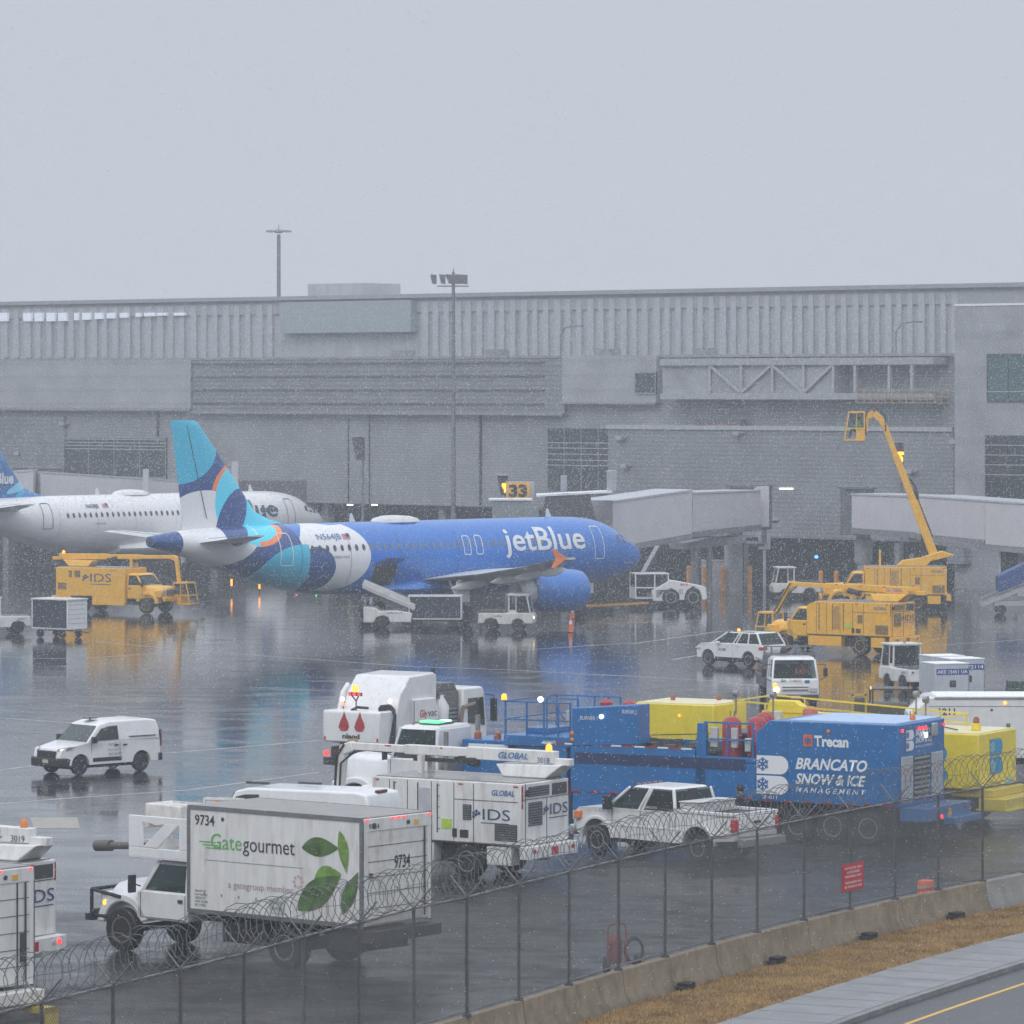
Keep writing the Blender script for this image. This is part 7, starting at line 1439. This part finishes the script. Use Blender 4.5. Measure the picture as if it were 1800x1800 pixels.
        MB().box(2.9, 8.6, -h + .25, -h + .55, 2.75, 3.15).prism([(6.5, 3.1), (8.4, 3.1), (8.3, 3.5), (7.4, 3.5), (7.1, 3.3)], -h + .2, -h + .6).build('fuel_beam', pm, T, bevel=.03)
        MB().box(9.1, 11.9, -h + .6, h, 1.5, 3.44).build('front_tank', pm, T, bevel=.03); MB().box(9.15, 11.85, -h + .65, h - .05, 3.44, 3.47).build('pale_roof', MATS['wet_pale_yellow_roof'], T, smooth=0)
        lines(T, [((9.15, h + .003, 2.55), (11.85, h + .003, 2.40))], dgrey, .02)
        for x, y in ((11.2, .2), (9.9, -.5)): beacon(T, (x, y, 3.47), mat('rust_red_cap', (.35, .1, .05), .5), r=.08)
        lamp(T, (10.3, h + .03, 3.08), .04, L_amb, 'lit_lamp', 'y')
        for x, z in ((6.6, 3.1), (4.0, 2.9)): MB().lathe([(.25, z - .7), (.25, z + .15), (.14, z + .28), (.001, z + .3)], (x, -.4, 0), 'z', 14).build('red_cap', mat('faded_red_cap', (.48, .12, .10), .5), T)
        for x in (7.6, 5.4, 2.2): MB().box(x, x + .3, -.5, -.2, 2.2, 3.2).build('pale_post', MATS['pale_box'], T, bevel=.02)
        r_ = MB()
        for y in (h - .04, -h + .04):
            r_.bar((1.6, y, 3.25), (8.4, y, 3.62), .045, .05).bar((1.6, y, 2.95), (3.4, y, 3.05), .04, .045)
            for x in (1.7, 2.6, 3.5, 7.3, 8.35): r_.box(x - .025, x + .025, y - .025, y + .025, 2.3, 3.24 + (x - 1.6) * .054)
        for x in (1.6, 8.4): r_.bar((x, -h, 3.25 if x < 3 else 3.62), (x, h, 3.25 if x < 3 else 3.62), .045, .045)
        r_.bar((2.2, h, 3.28), (2.9, h, 2.85), .05, .05).bar((1.2, h, 3.22), (2.4, h, 3.3), .25, .05).build('railing', pm, T, smooth=0)
        for x, y in ((8.3, h), (7.0, h), (3.2, -h + .5), (1.9, h - .3)): MB().path([(x, y, 3.2), (x, y, 3.8)], .03, 6).lathe([(.001, -.1), (.12, -.08), (.1, .08), (.001, .1)], (x, y, 3.85), 'x', 10).path([(x + .05, y, 3.3), (x + .1, y, 2.9), (x + .2, y, 2.9), (x + .2, y, 3.3)], .02, 5).build('flood_lamp', grey, T)
        MB().box(-1.0, 0.1, -h, h, .52, .56).build('rear_platform', pm, T); MB().box(0, 12, -.7, .7, .7, 1.15).box(8.5, 12, -h + .2, h - .2, 1.1, 1.5).build('chassis_frame', chass, T)
        for x in (1.2, 2.4, 3.6):
            for s in (1, -1): wheel(T, x, s * (h - .32), .5, .46, galv)
    return T
hb = 151
M1 = snow_melter('long blue trailer snow melter with white company lettering and a white B emblem', Vector((11.37, 134, 0)) - lft(hb) * 1.7, hb, blue2, 3.4, 'blue')
M2 = snow_melter('yellow snow melter with cyan B emblem, standing behind the blue one', Vector((14.35, 140, 0)) - lft(hb) * 1.5, hb, yel2, 3.0, 'yellow')
# cables and hand rails between the two machines
# ---------------------------------------------------------------- long white truck at the right
T = thing('high_lift_truck', 'long white box truck with slanted front and black number at the right edge', 'box truck', (26.5, 156.4, 0), 180)
MB().prism([(0, .9), (13.0, .9), (12.9, 2.35), (12.3, 2.95), (12.1, 2.98), (0, 2.98)], -1.3, 1.3).build('cargo_box', white, T, bevel=.03); MB().box(.0, 12.0, -1.25, 1.25, 2.98, 3.01).build('snowy_roof', whiteroof, T, smooth=0)
MB().box(.0, 12.3, 1.3, 1.31, 2.66, 2.68).box(0, 12.1, 1.3, 1.32, 2.9, 2.98).build('side_trim', grey, T, smooth=0)
text('1211', (11.95, 1.302, 2.38), 'L', .22, inkblk, T, width=.55, bold=.02); lamp(T, (9.8 - .1, 1.33, 2.78), .05, mat('lit_small_amber', (1, .35, .02), emit=3), 'side_lamp', 'y'); lamp(T, (9.75 + .4, 1.32, 2.55), .04, dgrey, 'rivet_lamp', 'y')
for x in (1.5, 10.5):
    for s in (1, -1): wheel(T, x, s * 1.05, .5, .3, alu)
chassis(T, .2, 12, .9)

# ---------------------------------------------------------------- cab-over service truck facing the camera
hi = -86; fr_ = Vector((XY(1398, 191), 191, 0)); T = thing('service_truck', 'white cab-over truck with one lit headlamp driving towards the camera', 'truck', fr_ - fwd(hi) * 5.6, hi); TI = T; h = 1.0
MB().prism([(3.9, .45), (5.55, .40), (5.62, .75), (5.58, 1.28), (5.5, 1.34), (3.9, 1.34)], -h, h).build('cab', white, T, bevel=.05)
f = MB()
for s in (1, -1):
    f.bar((5.5, s * .95, 1.3), (5.22, s * .86, 2.1), .09, .09).bar((3.95, s * .95, 1.3), (3.98, s * .88, 2.1), .1, .1).bar((4.5, s * .95, 1.3), (4.5, s * .88, 2.1), .07, .07)
    quad(T, [(3.98, s * .95, 1.34), (5.48, s * .95, 1.34), (5.22, s * .87, 2.08), (3.98, s * .87, 2.08)], glassclear, 'side_window')
f.hexa([(3.9, -.9, 2.08), (5.28, -.9, 2.08), (5.28, .9, 2.08), (3.9, .9, 2.08)], [(3.95, -.82, 2.2), (5.15, -.82, 2.2), (5.15, .82, 2.2), (3.95, .82, 2.2)]).box(3.9, 3.95, -.9, .9, 1.3, 2.1).build('cab_roof_frame', white, T, bevel=.03)
quad(T, [(5.54, -.88, 1.36), (5.54, .88, 1.36), (5.27, .82, 2.06), (5.27, -.82, 2.06)], glassclear, 'windscreen'); MB().box(4.1, 4.9, -.8, .8, 1.0, 1.4).box(4.0, 4.15, -.75, .75, 1.3, 1.85).build('seats', dgrey, T, bevel=.04); MB().box(5.1, 5.5, -.85, .85, 1.2, 1.36).build('dashboard', black, T, bevel=.03)
g = MB().box(5.60, 5.65, -.62, .62, .80, 1.02).build('grille', white, T, bevel=.01); b = MB()
for z in (.85, .97): b.box(5.65, 5.66, -.55, .55, z - .02, z + .02)
b.build('grille_bars', black, g, smooth=0); MB().box(5.58, 5.72, -.98, .98, .38, .66).build('bumper', mat('dark_bumper', (.06, .06, .06), .5), T, bevel=.03); MB().box(5.72, 5.73, -.2, .2, .50, .62).build('number_plate', mat('pale_pink_plate', (.6, .45, .5), .5), T, smooth=0)
lamp(T, (5.62, -.8, .86), .13, L_warm, 'lit_lamp'); lamp(T, (5.60, -.86, 1.06), .09, L_amb, 'lit_lamp'); MB().box(5.6, 5.66, .6, .92, .74, .95).build('headlight', mat('clear_lens', (.55, .56, .58), .1), T, bevel=.03)
text('GIA', (5.62, -.62, 1.2), 'F', .10, inkblk, T, width=.24, bold=.02); text('TO 806553', (5.62, -.26, 1.2), 'F', .09, inkred, T, width=.5); MB().box(5.6, 5.615, .4, .6, 1.14, 1.26).build('label_plate', inkblue, T, smooth=0)
MB().tube((5.5, -.3, 1.36), (5.45, .1, 1.42), .012, 5).tube((5.5, .45, 1.36), (5.45, .8, 1.42), .012, 5).build('wiper', black, T)
for s in (1, -1): MB().path([(5.3, s * .95, 1.9), (5.4, s * 1.3, 1.9), (5.4, s * 1.3, 1.35), (5.3, s * .98, 1.2)], .018, 6).box(5.36, 5.44, s * 1.3 - .09, s * 1.3 + .09, 1.4, 1.75).build('mirror', black, T, bevel=.02)
rk = MB()
for z in (2.25, 2.55): rk.bar((3.2, -1, z), (3.2, 1.05, z), .06, .06)
for y in (-1, -.7, .3, .75, 1.05): rk.box(3.17, 3.23, y - .04, y + .04, .9, 2.56)
for y in (-1, 1.05): rk.bar((.2, y, 1.9), (3.2, y, 1.9), .05, .05).bar((.2, y, 1.3), (3.2, y, 1.3), .05, .05)
rk.box(3.05, 3.2, -1.05, 1.1, .8, 2.2).build('rear_rack', galv, T, smooth=0); MB().lathe([(.12, -.1), (.15, 0), (.12, .1)], (3.35, -.2, 2.4), 'x', 12).box(3.25, 3.4, -.35, -.05, 2.28, 2.36).build('hose_reel', dgrey, T)
MB().box(.2, 3.1, -1.0, 1.0, .8, 1.25).box(.6, 2.9, -.9, .9, 1.25, 1.8).build('flat_bed', mat('dark_load', (.10, .10, .11), .6), T, bevel=.03); chassis(T, .2, 5.3, .75)
for x in (1.3, 4.7):
    for s in (1, -1): wheel(T, x, s * .85, .4, .26, alu)
driver(T, 4.55, .42, 1.12, 'driver in an orange safety jacket behind the windscreen of the small truck', hivizo)

# ---------------------------------------------------------------- ramp equipment
def tug(label, org, hdg, closed=True, lit=False, group='baggage tractors on the ramp', wl=None):
    T = thing('baggage_tractor', label, 'tractor', (org[0], org[1], 0), hdg, group); h = .75
    MB().prism([(0, .4), (.35, .4), (.45, .62), (.75, .7), (1.05, .62), (1.15, .35), (1.9, .35), (2.0, .6), (2.25, .68), (2.5, .6), (2.62, .4), (3.1, .4), (3.12, .85), (3.0, 1.0), (1.9, 1.02), (1.6, .98), (.05, .98)], -h, h).build('body', white_dirty, T, bevel=.05)
    MB().box(.1, 1.5, -h + .08, h - .08, .985, 1.0).build('deck', galv, T, smooth=0); MB().box(.05, .1, -h + .02, h - .02, .98, 1.12).box(.05, 1.5, h - .08, h - .03, 1.1, 1.14).box(.05, 1.5, -h + .03, -h + .08, 1.1, 1.14).box(.7, .74, h - .08, h - .03, .98, 1.1).build('deck_rail', galv, T, smooth=0)
    f = MB()
    for s in (1, -1): f.bar((1.75, s * .68, 1.0), (1.75, s * .66, 1.95), .09, .07).bar((2.95, s * .68, 1.0), (2.75, s * .66, 1.95), .08, .08).bar((2.15, s * .68, 1.0), (2.15, s * .66, 1.95), .06, .06).box(1.72, 2.2, s * .68 - .02, s * .68 + .02, .98, 1.15)
    f.box(1.65, 2.9, -.74, .74, 1.95, 2.05).build('cab_frame', white_dirty, T, bevel=.02)
    for s in (1, -1): quad(T, [(2.2, s * .69, 1.1), (2.9, s * .69, 1.1), (2.74, s * .67, 1.92), (2.2, s * .67, 1.92)], glass, 'side_window')
    quad(T, [(2.95, -.64, 1.05), (2.95, .64, 1.05), (2.76, .62, 1.92), (2.76, -.62, 1.92)], glass, 'windscreen'); quad(T, [(1.74, -.64, 1.05), (1.74, .64, 1.05), (1.74, .62, 1.92), (1.74, -.62, 1.92)], glass, 'rear_window')
    MB().box(1.9, 2.3, -.5, .5, .9, 1.5).build('seats', dgrey, T, bevel=.05)
    for s in (1, -1): lamp(T, (3.13, s * .55, .75), .08, L_warm if (lit and s < 0) else mat('clear_lens', (.55, .56, .58), .1), 'headlight'); wheel(T, .75, s * (h - .1), .34, .24, dgrey); wheel(T, 2.25, s * (h - .1), .34, .24, dgrey)
    for s in (1, -1): lamp(T, (-.02, s * .6, .85), .05, L_red if wl == s else redl, 'tail_light')
    text('jetBlue', (.8 if hdg > 90 or hdg < -90 else .95, (h if hdg > 90 or hdg < -90 else -h) * 1.005, .78), 'L' if hdg > 90 or hdg < -90 else 'R', .10, ink, T, width=.42); beacon(T, (2.0, 0, 2.05), mat('dull_amber', (.35, .15, .08), .3), r=.06)
    return T
tug('white baggage tractor with a lit lamp parked under the blue engine', Vector((XY(843, 254.5), 254.5, 0)), -8, lit=True)
tug('white tractor cut by the left edge, pulling the dark curtained cart', Vector((XY(48, 251), 251.5, 0)), 200)
tug('white tractor with rear facing the camera beside the freight containers', Vector((XY(1622, 204), 203.0, 0)), 112, wl=-1)
tug('white cab tractor standing in front of the far yellow truck', Vector((XY(1440, 293), 293, 0)), 186)
def bag_cart(label, org, hdg, L=2.9, top=1.95):
    T = thing('baggage_cart', label, 'baggage cart', (org[0], org[1], 0), hdg, 'curtained baggage carts'); h = .8; b = MB(); z0 = .55
    for x in (0, L - .07):
        for y in (-h, h - .07): b.box(x, x + .07, y, y + .07, z0, top)
    b.box(0, L, -h, h, z0 - .08, z0).box(-.04, L + .04, -h - .04, h + .04, top, top + .08).build('cart_frame', white, T, bevel=.012)
    for s in (1, -1): MB().box(.07, L - .07, s * (h - .04) - .01, s * (h - .04) + .01, z0, top).build('side_curtain', mat('navy_curtain', (.035, .045, .075), .6, var=.25, vs=6), T, smooth=0)
    for x in (.02, L - .06):
        e_ = MB().box(x, x + .03, -h + .07, h - .07, z0, top).build('end_panel', white, T, smooth=0); lines(e_, [((x + (.035 if x > 1 else -.005), -h + .08, z0 + k * (top - z0) / 6), (x + (.035 if x > 1 else -.005), h - .08, z0 + k * (top - z0) / 6)) for k in range(1, 6)], grey, .015, 'panel_ribs')
    MB().box(.3, L - .3, -.08, .08, .35, z0 - .08).bar((L - .1, 0, .4), (L + .8, 0, .3), .06, .06).build('draw_bar', dgrey, T)
    for x in (.5, L - .5):
        for s in (1, -1): wheel(T, x, s * (h - .15), .23, .14, dgrey)
    return T
bag_cart('dark curtained baggage cart with white frame beneath the blue wing', Vector((XY(719, 257.3), 257.4, 0)), -1, 3.0, 1.75)
bag_cart('curtained baggage cart with white slatted end in front of the left yellow truck', Vector((XY(70, 247), 247.8, 0)), -36, 2.6, 2.05)
T = thing('belt_loader', 'white belt loader with its conveyor raised to the blue jet cargo hold', 'belt loader', Vector((XY(641, 257.4), 257.4, 0)), -3)
MB().prism([(0, .3), (.6, .3), (.75, .6), (1.1, .7), (1.4, .6), (1.5, .32), (2.7, .32), (2.75, .85), (1.9, 1.0), (.9, .95), (.7, 1.15), (0, 1.2)], -.9, .9).build('body', white_dirty, T, bevel=.05)
MB().bar((-.05, -.35, 2.35), (2.9, -.35, 1.1), .85, .2).bar((-.05, -.8, 2.5), (2.9, -.8, 1.25), .06, .22).bar((-.05, .1, 2.62), (2.9, .1, 1.37), .06, .2).build('conveyor', mat('pale_conveyor_paint', (.72, .73, .74), .4), T, smooth=0); MB().bar((-.02, -.35, 2.50), (2.85, -.35, 1.25), .6, .05).build('belt', black, T, smooth=0)
MB().bar((.4, -.2, 1.5 + .55), (1.9, -.2, .95), .08, .1).bar((2.0, .3, .9), (.7, .3, 1.9), .1, .1).path([(.9, .85, 2.25), (2.6, .85, 1.6), (2.6, .85, 1.1)], .025, 6).build('lift_arm', galv, T)
MB().box(.0, .6, -.85, -.2, 1.15, 1.25).box(.05, .15, -.85, -.2, .4, 1.7).box(.5, .55, -.85, -.8, 1.1, 1.8).build('driver_seat', grey, T, bevel=.02)
text('jetBlue B-114', (1.35, -.905, .82), 'R', .10, ink, T, width=.85)
for x in (1.05, 2.5):
    for s in (1, -1): wheel(T, x, s * .78, .33, .2, dgrey)
# pushback tractor
T = thing('pushback_tractor', 'heavy white pushback tractor with two large wheels in front of the blue jet nose', 'pushback tractor', Vector((XY(1238, 283), 283, 0)), 188)
MB().prism([(0, .5), (.12, .4), (.35, .4), (.5, 1.0), (.9, 1.25), (1.3, 1.0), (1.45, .4), (1.85, .4), (1.95, .95), (2.3, 1.15), (2.65, .95), (2.8, .35), (3.4, .35), (3.5, 1.0), (2.35, 1.65), (2.1, 1.62), (.4, 1.3), (.1, 1.2)], -1.1, 1.1).build('body', white, T, bevel=.04)
f = MB()
for s in (1, -1):
    for x in (2.45, 3.3, 4.5): f.bar((x, s * 1.05, .5 if x > 2.5 else 1.3), (x, s * 1.0, 2.0), .08, .08)
    f.box(2.4, 4.5, s * 1.05 - .03, s * 1.05 + .03, 1.15, 1.22).box(2.4, 3.3, s * 1.05 - .03, s * 1.05 + .03, .45, 1.15)
    quad(T, [(2.5, s * 1.04, 1.24), (3.26, s * 1.04, 1.24), (3.26, s * 1.0, 1.94), (2.5, s * 1.0, 1.94)], glass, 'side_window'); quad(T, [(3.35, s * 1.04, 1.24), (4.45, s * 1.04, 1.24), (4.45, s * 1.0, 1.94), (3.35, s * 1.0, 1.94)], glass, 'side_window'); quad(T, [(2.6, s * 1.09, .55), (3.2, s * 1.09, .55), (3.25, s * 1.09, 1.05), (2.6, s * 1.09, 1.05)], MATS['van_dark_glass'], 'lower_window')
f.box(2.38, 4.55, -1.08, 1.08, 2.0, 2.07).box(4.46, 4.5, -1.05, 1.05, .5, 1.2).box(3.35, 4.5, -1.05, 1.05, .5, .56).build('cab_frame', white, T, bevel=.02)
quad(T, [(4.5, -1.0, 1.22), (4.5, 1.0, 1.22), (4.5, 1.0, 1.96), (4.5, -1.0, 1.96)], glass, 'windscreen'); MB().box(3.3, 3.7, -.8, .8, .9, 1.5).build('seats', dgrey, T, bevel=.04); MB().box(3.3, 4.7, -.9, .9, .35, .5).build('front_plate', chass, T)
for x in (.9, 2.3):
    for s in (1, -1): wheel(T, x, s * .95, .56, .35, alu)
text('B4-K', (1.7, 1.105, 1.3), 'L', .14, inkred, T, width=.5, bold=.02); decal([rectp(0, .3, 0, .04), rectp(.02, .28, .08, .12), rectp(0, .3, .16, .2), rectp(.03, .26, .24, .28)], (1.85, 1.105, .8), 'L', grey, T, 'faded_print')
# freight containers
def container(label, px, Yd, pxw, top, num, hdg=18, blu=False):
    T = thing('freight_container', label, 'freight container', Vector((XY(px, Yd), Yd, 0)), hdg, 'freight containers on dollies'); s = F / Yd
    MB().prism([(-.75, .5), (.75, .5), (.75, 2.05), (-.75, 2.05)], 0, 1.5).build('container_body', mat('container_aluminium', (.58, .62, .68), .4, .2, var=.08, dirtamt=.15), T, bevel=.03); MB().box(-.77, .77, -.02, 1.52, 2.05, 2.09).build('snowy_roof', whiteroof, T, smooth=0)
    MB().box(-.72, .72, -.015, -.002, 1.62, 1.86).build('blue_band', mat('band_blue', (.03, .09, .35), .5), T, smooth=0); text(num, (-.68, -.018, 1.67), 'Y', .14, inkw, T, width=1.36, bold=.02)
    MB().box(.75, .765, .05, .95, .55, 2.0).build('blue_door', mat('door_blue', (.03, .13, .42), .5), T, smooth=0); MB().box(.75, .77, .5, .9, 1.75, 1.95).build('door_label', inkw, T, smooth=0)
    MB().box(-.12, .16, -.02, 0, 1.1, 1.38).build('pouch', dgrey, T, smooth=0); lines(T, [((-.75, -.004, .55), (.75, -.004, .55)), ((.745, -.004, .55), (.745, -.004, 2.0))], grey, .03)
    MB().box(-.9, .95, .0, 1.5, .3, .48).build('dolly', dgrey, T)
    for x in (-.6, .6):
        for y in (.15, 1.35): wheel(T, x, y - 0, .17, .1)
    return T
container('front freight container with a blue number band, nearest of the three', 1674, 189, 60, 1163, 'AKE 15451 UA')
container('freight container set back to the left of the numbered one', 1668, 194.3, 60, 1150, 'AKE 60338', 18)
container('freight container peeking out behind at the right of the numbered one', 1702, 192.3, 60, 1155, 'AKE 72114', 18)
# skid steer / small loader behind the yellow melter
T = thing('skid_loader', 'dark yellow framed loader standing behind the yellow melter', 'loader', Vector((XY(1497, 177), 177, 0)), 0)
MB().box(.0, .08, 0, .1, .3, 1.75).box(.5, .6, 0, .1, .3, 1.8).box(0, .6, 0, .08, 1.55, 1.62).build('lift_mast', mat('loader_yellow', (.62, .42, .04), .5), T, smooth=0); MB().box(.1, .5, -.1, 0, .4, 1.5).box(.6, 2.4, .1, 1.6, .4, 1.2).build('body', mat('dark_loader', (.10, .09, .06), .5, dirtamt=.5), T, bevel=.04)
f = MB()
for x in (.8, 2.2):
    for y in (.2, 1.5): f.box(x, x + .07, y, y + .07, 1.2, 1.75)
f.box(.7, 2.3, .15, 1.6, 1.75, 1.82).build('cab_frame', dgrey, T, bevel=.01); lamp(T, (.75, .1, 1.85), .06, L_amb, 'lit_lamp')
for x in (.9, 2.1):
    for s in (.25, 1.5): wheel(T, x, s, .38, .25, ylrim)
T = thing('small_trailer', 'low dark green trailer at the right edge beyond the long white truck', 'trailer', Vector((XY(1772, 192), 192, 0)), 0)
MB().box(0, 2.4, 0, 1.3, .7, .85).box(.05, 2.3, .1, 1.2, .85, 1.15).build('load_box', mat('dark_green_paint', (.03, .08, .06), .5, dirtamt=.4), T, bevel=.03)
for x in (.4, 1.9):
    for s in (.1, 1.2): wheel(T, x, s, .3, .2, dgrey)
# lamps glowing under the jets (edge lights on short stakes)
for n_, (px, py, m, lb_) in enumerate(((407, 1022, L_amb, 'amber'), (456, 1027, L_amb, 'second amber'), (521, 1045, mat('lit_pink_lamp', (1, .25, .15), emit=5), 'reddish'), (556, 1043, L_grn, 'green'))):
    Yd = 300; o = thing('marker_light', lb_ + ' marker light glowing on a stake beneath the tail of the blue jet', 'marker light', Vector((XY(px, Yd), Yd, 0)), 0); z = ZY(py, Yd)
    MB().box(-.06, .06, -.05, .05, max(.1, z - .3), z + .15).build('lit_lamp', m, o); MB().tube((0, 0, 0), (0, 0, max(.1, z - .3)), .03, 6).build('stake', dgrey, o)

# ================================================================ AIR AND SNOWFALL
hz = MB().box(-420, 420, -30, 620, -1.2, 33).build('haze', None or bpy.data.materials.new('haze_air'), smooth=0); hz['kind'] = 'stuff'; hz['label'] = 'grey air thick with fine falling snow'; hz['category'] = 'haze'
hm = hz.data.materials[0]; hm.use_nodes = True; N = hm.node_tree.nodes; N.clear(); ho = N.new('ShaderNodeOutputMaterial'); pv = N.new('ShaderNodeVolumePrincipled')
pv.inputs['Color'].default_value = (.91, .955, 1.0, 1); pv.inputs['Density'].default_value = .0008; pv.inputs['Anisotropy'].default_value = .35
hm.node_tree.links.new(pv.outputs[0], ho.inputs['Volume'])
rnd = random.Random(21); vs = []; fs = []
def flakes(n, y0, y1, power, s0, s1):
    rr, uu = rnd.random, rnd.uniform
    for k in range(n):
        y = y0 + (y1 - y0) * rr() ** power; x = uu(-.16, .16) * y; z = H - (uu(-690, 1130) / F) * y * 1.05
        if z < .15 or (z > H + y * .018 and rr() < .88): continue
        r = uu(s0, s1) * (.45 + (y / 235) ** 1.6); sl = uu(.6, 1.9); a = .35 + uu(-.35, .35); o_ = len(vs)
        vs.extend(((x - r, y, z), (x + r, y, z + r * .5), (x, y - r, z + r * .6), (x - math.sin(a) * r * sl, y, z - math.cos(a) * r * sl)))
        fs.extend(((o_, o_ + 1, o_ + 2), (o_, o_ + 3, o_ + 1), (o_ + 1, o_ + 3, o_ + 2), (o_ + 2, o_ + 3, o_)))
flakes(400000, 60, 330, .58, .007, .0185)
flakes(2500, 22, 60, .8, .004, .007)
me = bpy.data.meshes.new('falling_snow'); me.from_pydata(vs, [], fs); sn = bpy.data.objects.new('falling_snow', me); COL.objects.link(sn)
sm = bpy.data.materials.new('snowflakes'); sm.use_nodes = True; N = sm.node_tree.nodes; b = N['Principled BSDF']; b.inputs['Base Color'].default_value = (.93, .94, .97, 1); b.inputs['Roughness'].default_value = .9
tl = N.new('ShaderNodeBsdfTranslucent'); tl.inputs[0].default_value = (.9, .92, .96, 1); mx = N.new('ShaderNodeMixShader'); mx.inputs[0].default_value = .5
sm.node_tree.links.new(b.outputs[0], mx.inputs[1]); sm.node_tree.links.new(tl.outputs[0], mx.inputs[2]); sm.node_tree.links.new(mx.outputs[0], N['Material Output'].inputs['Surface'])
me.materials.append(sm); tag(sn, 'fine white snowflakes falling everywhere in front of the scene', 'snow', kind='stuff')
